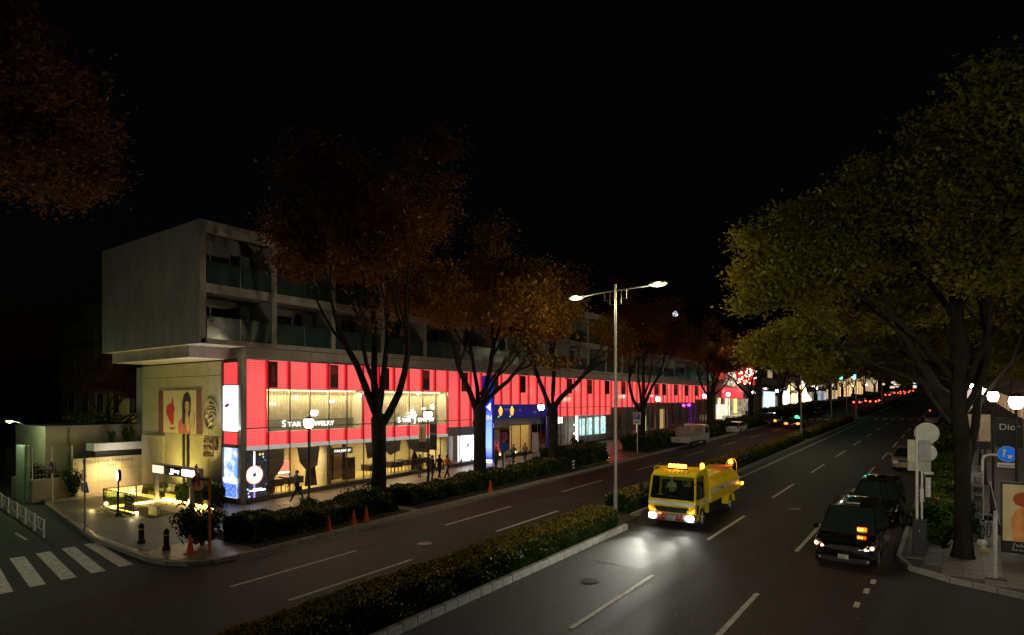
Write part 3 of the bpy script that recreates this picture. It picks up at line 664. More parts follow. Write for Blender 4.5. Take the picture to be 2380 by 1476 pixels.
b = MB(); b.box(-36.5, GX - .05, 21.2, BY1, 9.68, 10.27); b.box(GX - .3, GX + .03, 20.9, BY1, 9.68, 10.25); part(b, 'fascia', CO)
ys = [22.6 + 4.5 * k for k in range(20)]
pier = None
for z0, z1 in ((10.56, 13.2), (13.72, 16.62)):
    for y in ys:
        b = MB(); 
        if (z1, 'p') not in pcache: b.box(-1.9, 0, -.17, .17, 0, z1 - z0); pcache[(z1, 'p')] = part(b, 'pier', CO, loc=(BX1, y, z0))
        else: share(pcache[(z1, 'p')], (BX1, y, z0), complexB)
FR = mat('window_frame_grey', (.2, .2, .19), .4, .4, vary=.1)
CUR2 = mat('window_blind', (.08, .11, .10), .6, vary=.2)
for z0, z1 in ((10.56, 13.2), (13.72, 16.62)):
    for k in range(20):
        ya = (BY0 + .45) if k == 0 else ys[k - 1] + .17; yc_ = ys[k] - .17; L_ = yc_ - ya
        key = (z1, round(L_, 1))
        if key not in pcache:
            b = MB(); b.box(0, .03, .02, L_ / 2 - .02, 0, 1.3); g1 = part(b, 'balcony_pane', M['bglass'], loc=(BX1 - .12, ya, z0))
            b = MB(); b.box(-.03, .03, -.015, .015, 0, 1.34); g2 = part(b, 'balcony_post', M['steel'], loc=(BX1 - .11, ya + L_ / 2, z0))
            b = MB(); b.box(0, .05, L_ * .05, L_ * .62, .15, 2.15); b2 = MB(); b2.box(.05, .09, L_ * .05, L_ * .62, 2.15, 2.24); b2.box(.05, .09, L_ * .32, L_ * .34, .15, 2.15); b2.box(.05, .09, L_ * .62, L_ * .64, .15, 2.24)
            g3 = part(b, 'window_pane', M['dglass'], loc=(BX1 - 2.3, ya, z0)); g4 = part(b2, 'window_frame', FR, loc=(BX1 - 2.3, ya, z0))
            b = MB(); b.box(.6, .72, L_ * .7, L_ * .92, .1, 2.3); g5 = part(b, 'partition', CUR2, loc=(BX1 - 2.3, ya, z0))
            pcache[key] = (g1, g2, g3, g4, g5)
        else:
            g1, g2, g3, g4, g5 = pcache[key]
            share(g1, (BX1 - .12, ya, z0)); share(g2, (BX1 - .11, ya + L_ / 2, z0)); share(g3, (BX1 - 2.3, ya, z0)); share(g4, (BX1 - 2.3, ya, z0)); share(g5, (BX1 - 2.3, ya, z0))
        share(g1, (BX1 - .12, ya + L_ / 2, z0))
b = MB(); b.box(-.03, .03, -.03, .03, 0, .22); sp = part(b, 'roof_finial', M['white_metal'], loc=(BX1 - .2, 19.6, 17.29))
for k in range(1, 40): share(sp, (BX1 - .2, 19.6 + 2.25 * k, 17.29), complexB)
# lit windows / ceiling lights seen in a few apartments
for y, z in ((58.3, 12.2), (64.5, 12.7), (86.7, 12.3), (47.9, 11.6)):
    b = MB(); b.box(BX1 - 2.0, BX1 - 1.7, y, y + .8, z, z + .06); part(b, 'ceiling_lamp', emis('flat_lamp', (.8, 1, .7), 2.5))
b = MB(); b.box(BX1 - 2.24, BX1 - 2.2, 100.0, 101.3, 12.2, 13.1); part(b, 'lit_window', emis('amber_window', (1, .5, .05), .35))
light('AREA', 'soffit_bounce', (-35.9, 19.6, 5.2), 60, (1, .96, 1), .8, (R(180), 0, 0))  # added upward light standing in for the screens' glow on the soffit

# ---- blue car-park gateway
gate = thing('gateway_portal', 'blue illuminated gateway with a white IN arrow and hanging sign board', 'sign', (-33.9, 44.3, pv(44.3)))
BLU = emis('sign_blue', (.03, .025, .30), .30, base=(.02, .02, .2)); 
def gbox(x0, x1, y0, y1, z0, z1, nm, m, **k):
    b = MB(); b.box(x0 + 33.9, x1 + 33.9, y0 - 44.3, y1 - 44.3, z0 - pv(44.3), z1 - pv(44.3)); return b.build(nm, m, gate, **k)
gbox(-35.9, -34.0, 44.15, 44.45, 1.45, 9.3, 'sign_pillar', BLU)
m_, t_, out_ = _mat('blue_gradient_screen')
p_ = t_.nodes.new('ShaderNodeEmission'); tc_ = t_.nodes.new('ShaderNodeTexCoord'); sp_ = t_.nodes.new('ShaderNodeSeparateXYZ'); rp_ = t_.nodes.new('ShaderNodeValToRGB')
t_.links.new(tc_.outputs['Generated'], sp_.inputs[0]); t_.links.new(sp_.outputs[2], rp_.inputs[0]); t_.links.new(rp_.outputs[0], p_.inputs[0]); p_.inputs[1].default_value = 1.6; t_.links.new(p_.outputs[0], out_.inputs[0])
e_ = rp_.color_ramp.elements; e_[0].position = 0; e_[0].color = (.015, .03, .5, 1); e_[1].position = 1; e_[1].color = (.02, .01, .12, 1)
e3 = e_.new(.15); e3.color = (.35, .5, 1, 1); e4 = e_.new(.4); e4.color = (.22, .42, 1, 1); e5 = e_.new(.62); e5.color = (.02, .03, .55, 1)
gbox(-35.85, -34.05, 44.05, 44.14, 1.7, 9.2, 'pillar_screen', m_)
WS = emis('sign_white', (1, .8, .85), 1.2)
gbox(-35.9, -34.0, 44.0, 44.1, 1.45, 1.68, 'pillar_base_light', WB)
b = MB(); b.prism([(-.72, -.27, 6.45 - 1.45), (-.2, -.27, 6.85 - 1.45), (-.2, -.27, 6.05 - 1.45)], (0, -.03, 0)); b.build('arrow', WS, gate)
lettering('IN', (-.74, -.27, 5.3 - 1.45), ROT_F, .6, WS, gate, name='sign_letters', sx=1.1)
lettering('入口', (-.8, -.27, 4.6 - 1.45), ROT_F, .5, emis('sign_pale', (.5, .45, .8), .8), gate, name='sign_letters')
gbox(-34.5, -34.2, 44.5, 54.9, 5.42, 6.68, 'hanging_board', BLU)
gbox(-34.6, -34.1, 54.2, 55.6, 1.85, 6.75, 'sign_pillar', BLU)
for k, y in enumerate((45.6, 47.4)):
    b = MB(); b.ball((.0, y - 44.3, 6.1 - pv(44.3)), .3, sx=.15, n=10); b.ball((.0, y - 44.3, 5.85 - pv(44.3)), .22, sx=.15, n=10)
    b.build('pumpkin_icon', emis('icon_orange', (1, .28, .03), 2.6), gate, loc=(-.27, 0, 0))
    b = MB(); b.ball((-.27, y - 44.3, 6.45 - pv(44.3)), .07, n=6); b.ball((-.27, y - 44.3 - .3, 5.55 - pv(44.3)), .06, n=6); b.build('green_lamp', emis('icon_green', (.2, 1, .1), 2), gate)
dim = emis('sign_dim', (.25, .25, .5), .35)
for k, (tx, y, z) in enumerate((('PARKING', 46.1, 6.1), ('P1', 48.6, 6.0), ('24H', 51.0, 5.8), ('営業中', 52.4, 6.1))): lettering(tx, (-.27, y - 44.3, z - pv(44.3)), ROT_S, .32, dim, gate, name='board_text')
for k, tx in enumerate(('B3F', '¥ 350', '30min', 'FULL', 'Hi-Roof', '2.1m')): lettering(tx, (-.17, 54.35 - 44.3, 6.3 - k * .42 - pv(44.3)), ROT_S, .28, emis('sign_dim2', (.5, .5, .8), .5), gate, name='board_text')
# car-park entrance behind the gateway
b = MB(); b.box(-42, -35.6, 45.6, 45.8, 1.2, 6.5); part(b, 'entrance_wall', mat('entrance_white', (.6, .6, .55), .6, vary=.1))
b = MB(); b.box(-42, -41.8, 45.8, 55.6, 1.2, 6.5); part(b, 'entrance_wall', mat('entrance_mural', (.16, .22, .26), .6, vary=.9, scale=.9, col2=(.42, .5, .5)))
b = MB(); b.box(-38.0, -35.4, 52.3, 52.6, 1.5, 5.3); part(b, 'entrance_wall', mat('entrance_ochre', (.55, .38, .12), .6, vary=.1))
b = MB(); b.box(-42, -34.9, 44.5, 55.6, 5.35, 6.6); part(b, 'entrance_lintel', M['concrete'])
b = MB()
for k in range(3): b.box(-34.92, -34.86, 44.6, 54.1, 4.62 + k * .26, 4.85 + k * .26)
part(b, 'shutter_slats', mat('shutter_grey', (.38, .36, .38), .5, vary=.1))
b = MB(); b.box(-36.2, -36.0, 44.9, 49.5, 4.2, 4.5); part(b, 'clearance_bar', mat('bar_yellow', (.45, .28, .03), .5, vary=.5, scale=4))
light('AREA', 'entrance_light', (-38.2, 48.5, 5.2), 130, (1, .93, .78), 3, (0, 0, 0), size_y=5)
light('AREA', 'entrance_light', (-36.2, 51.0, 5.0), 22, (1, .8, .4), .8, (0, 0, 0), size_y=1.5)
b = MB()
for (y, z) in ((47.8, 1.7), (50.4, 1.75)): b.box(-36.3, -36.1, y, y + .6, z, z + .18)
part(b, 'floor_lamp', emis('amber_lamp', (1, .6, .15), 5))
for k in range(5):
    b = MB(); b.box(-37.0, -36.9, 48.3 + k * .32, 48.42 + k * .32, 1.6, 3.0 - (k % 2) * .3); part(b, 'red_post', emis('red_stick', (.8, .05, .04), .6))
# shops after the gateway: panes, lightboxes, columns
b = MB(); b.box(-36.1, -36.0, 56.2, 77, 1.5, 6.3); part(b, 'shop_wall', mat('shop_back', (.22, .2, .16), .7, vary=.35, scale=1.2))
LB = emis('lightbox_cool', (.75, .95, .95), 1.9, noise=(2.2, (.3, .6, .6)))
for k in range(4):
    y = 62.6 + k * 1.75; b = MB(); b.box(GX - .5, GX - .4, y, y + 1.15, 3.0, 4.95 + k * .06); part(b, 'lightbox', LB, bevel=.03)
    b = MB(); b.box(GX - .6, GX - .5, y + .2, y + .6, 5.2, 6.1); part(b, 'lightbox_strip', emis('strip_cool', (.5, .8, .75), .6))
b = MB(); b.box(GX - .2, GX - .1, 56.6, 58.2, 4.55, 5.25); part(b, 'white_lightbox', WB)
WGL = emis('shop_orange', (1, .55, .18), 1.6, noise=(1.8, (1, .8, .5)))
b = MB(); b.box(GX - 1.2, GX - 1.1, 58.3, 61.6, 1.9, 5.2); part(b, 'lit_interior', WGL)
b = MB(); b.box(GX - .3, GX - .2, 61.2, 61.8, 2.3, 5.3); part(b, 'lit_column', WB)
for k in range(5): b = MB(); b.ball((GX - .15, 61.0 + .15 * (k % 2), 2.3 + k * .5), .16, n=8); part(b, 'shop_lamp', emis('lamp_white', (1, .95, .8), 5))
COLM = mat('grey_column', (.28, .27, .27), .5, vary=.15)
for i in (31, 34, 35, 37, 38, 39, 41, 44, 46, 48, 51, 53, 55):
    y = yb(i); b = MB(); b.box(GX - .12, GX - .09, y + .1, y + STEP - .1, pv(y) + .2, red_bottom(i) - .05); part(b, 'column_panel', COLM)
b = MB(); b.box(-39, -38.8, 77, yb(NB), 2, 7.3); part(b, 'shop_wall', mat('shop_back2', (.12, .11, .1), .7, vary=.35, scale=1.2))
b = MB(); b.box(GX - .9, GX - .8, 79.2, 83.0, 2.7, 4.9); part(b, 'lit_interior', emis('shop_warm', (1, .72, .32), 1.5, noise=(1.5, (1, .9, .6))))
b = MB(); b.box(GX - .5, GX - .4, 86.5, 88.0, 2.9, 5.8); part(b, 'lit_interior', emis('shop_warm2', (1, .62, .25), .7))
b = MB(); b.box(GX - .5, GX - .4, 98.8, 101.6, 3.4, 6.9); part(b, 'violet_screen', emis('shop_violet', (.3, .02, .7), .45, noise=(2, (.02, .0, .05))))
b = MB(); b.ball((GX + .05, 94.9, 6.3), .22, n=8); b.ball((GX + .05, 97.3, 6.35), .22, n=8); part(b, 'violet_lamp', emis('violet_spot', (.9, .05, 1), 5))
b = MB(); b.box(BX0, GX - .1, BY1 - .4, BY1 - .05, 3, 17.2); part(b, 'end_wall', CO)
# banners hanging in front of the red band
ban = [22.33, 26.99, 31.67, 36.02, 40.81, 45.21, 49.65, 58.67, 63.26, 67.7, 72.24, 82.94, 85.78, 90.35, 94.93, 99.47]
BT = [leafm('banner_maroon', (.14, .01, .02), (.2, .015, .025), (.3, .03, .04), transl=.75), leafm('banner_sheer', (.34, .2, .22), (.4, .22, .24), (.5, .26, .28), transl=.75), leafm('banner_dark', (.07, .008, .012), (.1, .01, .015), (.14, .02, .02), transl=.7)]
BP = [mat('banner_figure', (.30, .07, .05), .6, vary=.6, scale=6), mat('banner_photo', (.035, .012, .015), .6, vary=.9, scale=7, col2=(.2, .07, .06)), mat('banner_text', (.22, .04, .04), .6)]
desc = ['maroon banner showing a standing figure', 'sheer reddish banner with dark photograph', 'very dark maroon banner with faint text']
order = ['at the corner window, nearest the street corner', 'above the first shop name', 'behind the first avenue tree', 'above the second shop name', 'just before the second avenue tree', 'beside the blue IN pillar', 'above the hanging pumpkin board', 'first beyond the blue gateway', 'second beyond the blue gateway', 'third beyond the gateway, left of the lamp mast', 'just right of the lamp mast', 'right of the forked fourth tree', 'fourth from the far end of the red band', 'third from the far end of the red band', 'second from the far end of the red band', 'last at the far end of the red band']
kinds = [0, 1, 2, 1, 0, 1, 2, 0, 1, 2, 1, 1, 2, 1, 0, 1]
for y, k, od in zip(ban, kinds, order):
    t = thing('hanging_banner', desc[k] + ' ' + od, 'banner', (GX + .18, y, 9.45), group='banners hanging before the red glass band')
    wd = .62 + (y - 22) * .013
    b = MB(); b.box(-.01, .01, 0, wd, -1.62, 0); b.build('cloth', BT[k], t)
    b = MB()
    if k == 0:
        b.prism([(.012, wd * .3, -1.3), (.012, wd * .7, -1.3), (.012, wd * .62, -.8), (.012, wd * .68, -.5), (.012, wd * .5, -.15), (.012, wd * .38, -.45)], (.004, 0, 0)); b.box(.012, .016, wd * .2, wd * .8, -1.52, -1.44)
    elif k == 1: b.box(.012, .016, wd * .08, wd * .92, -1.5, -.62)
    else: b.box(.012, .016, wd * .2, wd * .8, -.62, -.55); b.box(.012, .016, wd * .25, wd * .7, -1.05, -1.0)
    b.build('print', BP[k], t)
    b = MB(); b.box(-.25, .02, -.02, wd + .02, 0, .03); b.build('bracket', M['dkmetal'], t)
# ================================================================== terrace, underground entrance, left corner
terr = thing('terrace_wall', 'warmly lit stone terrace wall with raised lettering at the left of the end wall', 'wall', (-47.9, 18.4, pv(18)))
def tb(b, nm, m, par=None, **k): return b.build(nm, m, par or terr, **k)
O = Vector((-47.9, 18.4, pv(18)))
b = MB(); b.box(-.3, -.03, -2.1, 2.3, -.4, 2.42); tb(b, 'wall_core', M['gap'])
yy = [-2.15, -.65, .85, 2.3]
for j in range(3):
    for z0, z1 in ((-.3, .75), (.75, 1.6), (1.6, 2.45)):
        b = MB(); b.box(-.03, .02, yy[j] + .008, yy[j + 1] - .008, z0 + .008, z1 - .008); tb(b, 'stone_panel', M['stone_y'])
LD = mat('letter_dark', (.16, .11, .06), .5, .2)
lettering('ZELKOVA TERRACE', (.03, -1.45, 2.08), ROT_S, .27, LD, terr, name='wall_letters', ext=.015, sx=1.28)
lettering('WEST', (.03, -.15, 1.78), ROT_S, .2, LD, terr, name='wall_letters', ext=.015, sx=1.2)
light('AREA', 'wall_washer', (-46.9, 18.0, pv(18) + 1.9), 32, (1, .8, .35), .3, (0, R(65), 0), size_y=2)
light('SPOT', 'wall_washer', (-45.9, 18.3, pv(18) + 2.9), 700, (1, .74, .38), .1, (0, R(38), 0), spot=R(75), blend=.9)
bm_ = thing('canopy_beam', 'white canopy beam projecting above the terrace wall', 'beam', (-48, 19.5, 3.55))
b = MB(); b.box(-1.2, .1, -2.0, 2.15, 0, .52); b.build('beam', mat('beam_white', (.6, .58, .52), .5, vary=.1), bm_)
b = MB(); b.box(-1.1, -.2, -1.8, 2.1, -.45, 0); b.build('recess_shade', M['black'], bm_)  # solid black block, the recess's shade put into its colour
light('AREA', 'beam_light', (-46.4, 18.8, 3.9), 16, (1, .95, .85), .5, (0, R(80), 0), size_y=1)
blk = thing('rear_block', 'low plain rendered block behind the terrace wall, with planting on its top', 'building', (-52, 18, 3))
b = MB(); b.box(-4, 1.9, -2.6, 4.4, -3, 2.15); b.build('wall', mat('render_beige', (.36, .33, .22), .8, vary=.15, scale=.8, bump=.2), blk)
b = MB(); b.box(-4.05, 2.0, -2.65, 4.45, 2.15, 2.28); b.build('coping', M['kerb'], blk)
b = MB(); b.tube([(1.98, -1.2, 2.1), (1.98, -1.25, 1.9), (1.98, -1.25, -.6)], .05, 6); b.build('drain_pipe', mat('pipe_rust', (.12, .07, .04), .6), blk)
pw = thing('planter_wall', 'low pale planter wall with a wire fence on it beside the no-parking sign', 'wall', (-48.3, 14.9, pv(14.9)))
b = MB(); b.box(-.3, 0, -.75, 1.7, -.2, 1.25); b.box(-4, -.3, -.75, -.5, -.2, 1.25); b.build('wall', mat('render_beige', (.36, .33, .22), .8), pw)
b = MB(); b.box(-.34, .03, -.79, 1.7, 1.25, 1.31); b.build('coping', M['kerb'], pw)
for y in (-.7, .35, 1.5):
    b = MB(); b.tube([(-.15, y, 1.3), (-.15, y, 3.4)], .035, 6); b.build('fence_post', M['white_metal'], pw)
b = MB()
for z in (1.6, 2.0, 2.4, 2.8, 3.2, 3.38): b.tube([(-.15, -.7, z), (-.15, 1.5, z)], .008, 4)
for j in range(12): b.tube([(-.15, -.7 + j * .2, 1.35), (-.15, -.7 + j * .2, 3.38)], .006, 4)
b.build('wire_mesh', M['galv'], pw)
fw = thing('pale_gate_wall', 'tall pale green lit wall slab beside the green street lamp', 'wall', (-50.6, 14.2, pv(14)))
b = MB(); b.box(-.4, 1.2, -.15, .15, -.2, 3.5); b.build('slab', mat('render_mint', (.42, .46, .34), .8, vary=.1), fw, bevel=.02)
fl = thing('garden_wall', 'small pale garden wall far down the side street', 'wall', (-66, 19.5, pv(19)))
b = MB(); b.box(-8, 0, 0, .3, 0, 1.8); b.box(-.3, 1.8, -1.2, -.9, 0, 2.9); b.build('wall', mat('render_beige', (.36, .33, .22), .8), fl)
light('POINT', 'side_street_glow', (-58, 16.5, 5.2), 25, (.6, 1, .55), .2)

# dark apartment house behind
ap = thing('apartment_house', 'dim old apartment house with dark windows behind the terrace block', 'building', (-70, 27, 0))
APM = mat('old_render', (.17, .155, .09), .85, vary=.2, scale=.4)
b = MB(); b.box(-13, 8.5, 0, 8, 0, 15.6); b.box(-7, 8.5, -.0, 8, 15.6, 17.2); b.build('wall', APM, ap)
b = MB(); b.box(-13.4, 8.9, -.5, 8.2, 12.6, 12.85); b.box(-13.4, 8.9, -.6, 0, 8.5, 8.75); b.build('eaves', mat('old_trim', (.12, .1, .05), .8), ap)
for k in range(3):
    for j in range(5):
        x = -10.5 + j * 3.8; z = 2.2 + k * 3.6
        b = MB(); b.box(x, x + 1.5, -.06, -.02, z, z + 2.0); o = b.build('window', M['dglass'], ap)
        b = MB(); b.box(x - .1, x, -.1, 0, z - .1, z + 2.1); b.box(x + 1.5, x + 1.6, -.1, 0, z - .1, z + 2.1); b.box(x - .1, x + 1.6, -.1, 0, z + 2.0, z + 2.1); b.box(x - .1, x + 1.6, -.14, 0, z - .1, z); b.box(x + .72, x + .78, -.08, 0, z, z + 2); b.build('frame', mat('old_frame', (.22, .2, .14), .6), o)
for x in (-3, 4.6): b = MB(); b.tube([(x, -.12, .5), (x, -.12, 15)], .08, 6); b.build('drain_pipe', mat('pipe_pale', (.2, .18, .12), .6), ap)
light('AREA', 'yard_light', (-64, 22, 6.5), 70, (1, .85, .3), 1, (R(70), 0, R(20)))

# ------------------------------------------------ stair down to the underground
st = thing('underground_entrance', 'glass-railed stair entrance glowing yellow at floor level, with a sign beam', 'entrance', (-38.6, 17.2, pv(17)))
def stb(b, nm, m, **k): return b.build(nm, m, st, **k)
PI_G = mat('stair_wall', (.42, .42, .18), .6, vary=.15)
b = MB(); b.box(-2.3, 1.9, -1.9, -1.75, .0, .14); b.box(-2.3, -2.15, -1.75, 1.6, .0, .14); b.box(-2.3, 3.4, 1.6, 1.75, 0, .14); stb(b, 'base_kerb', M['steel'])
GLO = emis('floor_strip_glow', (1, .62, .14), 9)
b = MB(); b.box(-2.1, 1.8, -1.70, -1.60, .03, .13); b.box(-2.12, -2.02, -1.6, 1.5, .03, .13); b.box(-1.9, 3.2, 1.38, 1.55, .1, .26); stb(b, 'light_strip', GLO)
b = MB(); b.box(3.3, 4.2, .7, .85, .1, .22); b.box(3.4, 4.3, 1.2, 1.35, .1, .22); stb(b, 'light_strip', GLO)
b = MB(); b.box(1.55, 1.75, -1.8, -1.55, .03, .2); b.box(-1.3, -1.1, -1.8, -1.6, .03, .24); b.box(1.5, 1.7, 1.3, 1.5, .2, .5); stb(b, 'lamp_box', emis('warm_lamp_box', (1, .8, .4), 12), bevel=.02)
b = MB(); b.box(-2.0, 3.0, -1.5, 1.35, .005, .012); stb(b, 'stair_well_shade', mat('well_shade', (.05, .045, .02), .7))  # flat dark sheet, the stair opening's shade put into its colour
b = MB(); b.box(-1.9, 3.2, 1.55, 1.60, .14, .55); b.box(1.9, 2.9, -1.1, -.95, .0, .55); stb(b, 'side_wall', PI_G)
for a, c in (((-2.22, -1.82), (-.3, -1.82)), ((-.25, -1.82), (1.8, -1.82)), ((-2.22, -1.8), (-2.22, 0)), ((-2.22, .05), (-2.22, 1.65)), ((-2.2, 1.68), (.4, 1.68)), ((.45, 1.68), (3.3, 1.68))):
    b = MB(); b.prism([(a[0], a[1], .15), (c[0], c[1], .15), (c[0], c[1], 1.15), (a[0], a[1], 1.15)], (.0 if a[0] != c[0] else .015, .015 if a[0] != c[0] else 0, 0)); stb(b, 'glass_panel', glassm('rail_glass', (.78, .85, .6), .14))
b = MB(); b.tube([(-2.22, 1.68, 1.17), (-2.22, -1.82, 1.17), (1.85, -1.82, 1.17)], .022, 6); b.tube([(-2.22, 1.68, 1.17), (3.3, 1.68, 1.17)], .022, 6); stb(b, 'top_rail', M['dkmetal'])
for x, y in ((-2.2, -1.8), (-.28, -1.82), (.7, -1.82), (1.82, -1.82), (-2.2, 0), (-2.2, 1.65), (.42, 1.68), (3.3, 1.68)):
    b = MB(); b.box(x - .03, x + .03, y - .02, y + .02, .1, 1.17); stb(b, 'rail_post', M['dkmetal'])
b = MB(); b.box(.9, 1.75, -1.88, -1.84, .35, 1.1); stb(b, 'notice_board', mat('board_olive', (.045, .05, .02), .5))
for k in range(3): b = MB(); b.box(1.1, 1.6, -1.895, -1.882, .5 + k * .2, .56 + k * .2); stb(b, 'board_text', mat('text_cream', (.5, .5, .35), .5))
# sign beam
for x in (-.2, 3.9):
    b = MB(); b.box(x, x + .14, .15, .35, 0, 2.15); stb(b, 'sign_post', M['steel'])
b = MB(); b.box(-.3, 4.9, .1, .45, 2.05, 2.62); b.build('sign_beam', M['steel'], st)
b = MB(); b.box(-.25, 1.05, .07, .1, 2.1, 2.55); b.box(-.33, -.3, .12, .43, 2.1, 2.55); stb(b, 'sign_panel', emis('sign_warm', (1, .72, .42), 1.3, noise=(3, (1, .9, .7))))
lettering('HILL', (-.2, .062, 2.14), ROT_F, .42, emis('letter_glow', (1, .5, .25), 3), st, name='sign_letters')
b = MB(); b.box(1.75, 3.2, .06, .1, 2.1, 2.57); stb(b, 'sign_panel', M['black'])
lettering('Subway', (2.0, .052, 2.27), ROT_F, .28, emis('letter_white', (1, 1, 1), 5), st, name='sign_letters', sx=1.15)
b = MB(); b.box(1.85, 2.3, .05, .06, 2.15, 2.2); stb(b, 'sign_underline', emis('letter_white', (1, 1, 1), 5))
b = MB(); b.box(3.25, 4.85, .06, .1, 2.15, 2.5); stb(b, 'sign_panel', emis('sign_white_bar', (1, 1, .95), 4))
lettering('EXIT 2', (3.55, .06, 1.88), ROT_F, .16, mat('text_cream', (.5, .5, .35), .5), st, name='sign_letters')
light('AREA', 'entrance_glow', (-38.4, 17.6, pv(17) + .35), 70, (1, .78, .2), 2.2, (R(180), 0, 0), size_y=1.5)
light('AREA', 'entrance_glow', (-39.6, 17.1, pv(17) + 1.0), 60, (1, .66, .28), 1.2, (0, R(70), 0), size_y=2)
light('POINT', 'entrance_glow', (-41.4, 15.0, pv(15) + .25), 12, (1, .75, .25), .1)
light('POINT', 'entrance_glow', (-36.6, 15.2, pv(15) + .3), 8, (1, .8, .4), .1)

# ================================================================== buildings further up the left side
bt = thing('gabled_boutique', 'boutique with a glowing red gable, red awning band and bright white shopfront beyond the complex', 'building', (-35, 112, pv(112)))
def bb(b, nm, m, **k): return b.build(nm, m, bt, **k)
z0 = 0
b = MB(); b.box(-14, -.4, 0, 30, 0, 12.5); bb(b, 'wall', mat('boutique_wall', (.2, .18, .16), .8, vary=.2))
b = MB(); b.prism([(-.1, .5, 7.5), (-.1, 26, 7.0), (-.1, 24, 11.5), (-.1, 15, 14.8), (-.1, 2.5, 13.0)], (-.2, 0, 0)); bb(b, 'red_gable', emis('gable_red', (1, .04, .045), 1.1, noise=(.35, (.45, .01, .015))))
b = MB(); b.prism([(.2, 3.5, 6.6), (.2, 13, 6.2), (.2, 9.5, 9.6), (.2, 7.5, 9.8)], (-.15, 0, 0)); bb(b, 'lit_gable', emis('gable_cream', (.9, .75, .55), .9, noise=(.6, (.35, .2, .12))))
for k in range(14):
    b = MB(); b.box(.3, .5, 1.5 + k * .95, 2.38 + k * .95, 4.1, 6.1); bb(b, 'awning_panel', emis('awning_red', (1, .06, .09), .95))
b = MB(); b.box(-.2, -.1, 0, 8.0, .3, 2.9); b.box(-.2, -.1, 0.8, 2.2, 2.9, 4.1); b.box(-.2, -.1, 5, 8.0, 2.9, 4.1); bb(b, 'lit_shopfront', emis('front_white', (1, .88, .7), 1.5, noise=(.9, (.8, .5, .3))))
b = MB(); b.box(-.2, -.1, 9, 20.5, .8, 4.0); bb(b, 'lit_shopfront', emis('front_cream', (.62, .5, .32), .8, noise=(1.2, (.15, .12, .09))))
b = MB(); b.box(0, .1, 10.5, 11.8, 1.2, 4.0); bb(b, 'lit_column', emis('front_gold', (1, .6, .12), 2.4))
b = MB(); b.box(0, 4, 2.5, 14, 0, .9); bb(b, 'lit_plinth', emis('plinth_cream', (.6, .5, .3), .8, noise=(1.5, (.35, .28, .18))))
b = MB()
for k in range(110):
    y = rnd.uniform(2, 18); zc = 10.3 - abs(y - 8) * .1; z = rnd.gauss(zc, 1.6)
    b.ball((.9 + rnd.uniform(0, 1.5), y, max(7, z)), rnd.uniform(.1, .2), n=6)
o = b.build('string_lights', emis('bulb_warm', (1, .78, .5), 4.5), None, loc=(-35, 112, pv(112))); tag(o, 'cluster of warm string lights glittering in front of the red gable', 'string lights', kind='stuff')
rowdef = [  # y0, y1, height, colour of front light, strength, label
 (143, 158, 12, (.8, .86, 1), .55, 'narrow shop building with cold white pleated window behind the fifth tree'),
 (158.5, 172, 15, (.75, .85, .9), .7, 'grey building with a thin bluish shopfront beyond the cold white window'),
 (172.5, 188, 13, (1, .6, .2), .8, 'shop building with a brilliant golden tree-shaped display in its front'),
 (188.5, 206, 18, (1, .85, .6), .5, 'dim building next to the golden display'),
 (206.5, 226, 14, (.8, .9, 1), .7, 'building with small bluish windows in the middle distance'),
 (226.5, 250, 17, (1, .75, .35), .9, 'building with two arched golden windows in the middle distance'),
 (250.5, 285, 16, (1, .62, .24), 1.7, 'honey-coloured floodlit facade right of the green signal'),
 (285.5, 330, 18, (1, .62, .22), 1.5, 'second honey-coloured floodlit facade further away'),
 (330.5, 390, 15, (1, .7, .35), 1.0, 'farthest golden facade at the end of the left row')]
for n_, (y0, y1, hh, c, s, lb) in enumerate(rowdef):
    t = thing('shop_building', lb, 'building', (-35, y0, gz(y0)), group='buildings beyond the red complex')
    L_ = y1 - y0; z = .3 + (gz(y1) - gz(y0))
    b = MB(); b.box(-14, 0, 0, L_, -.5, hh + z); b.build('wall', mat('far_wall%d' % (n_ % 3), ((.12, .11, .1), (.16, .14, .11), (.1, .1, .11))[n_ % 3], .8), t)
    b = MB(); b.box(-.1, .25, 0, L_, hh + z - .5, hh + z + .1); b.build('cornice', M['kerb'], t)
    nb = max(2, int(L_ / 4.2))
    for j in range(nb):
        ya = L_ * j / nb + .4; ybb = L_ * (j + 1) / nb - .4
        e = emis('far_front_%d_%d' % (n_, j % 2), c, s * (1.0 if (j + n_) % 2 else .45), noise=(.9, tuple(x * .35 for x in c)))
        b = MB(); b.box(.02, .1, ya, ybb, z, z + (3.2 if n_ not in (6, 7, 8) else hh * .62)); o = b.build('window_or_lit_facade', e, t)  # on the last fronts these panels imitate floodlit stone by their own glow
        if n_ < 6:
            for fl_ in range(1, int(hh / 3.4)):
                lit = rnd.random() < .22
                b = MB(); b.box(.02, .06, ya, ybb, z + .6 + fl_ * 3.4, z + 2.4 + fl_ * 3.4); b.build('window', emis('far_lit', (1, .75, .45), .35) if lit else M['dglass'], t)
    if n_ == 2:
        b = MB(); b.lathe([(2.6, 0), (2.1, .8), (2.3, 1.6), (1.2, 3.2), (.8, 4.6), (.1, 6.5)], (1.5, 7, z), 10); b.build('golden_display', emis('gold_tree', (1, .55, .15), 4.5, noise=(1.5, (1, .9, .6))), t)
    if n_ in (0, 1):
        b = MB()
        for j in range(9): b.box(.12, .25, 1.2 + j * 1.2, 1.75 + j * 1.2, z + .5, z + 4.2)
        b.build('pleated_screen', emis('pleat_cold', (.75, .88, 1), 1.2), t)
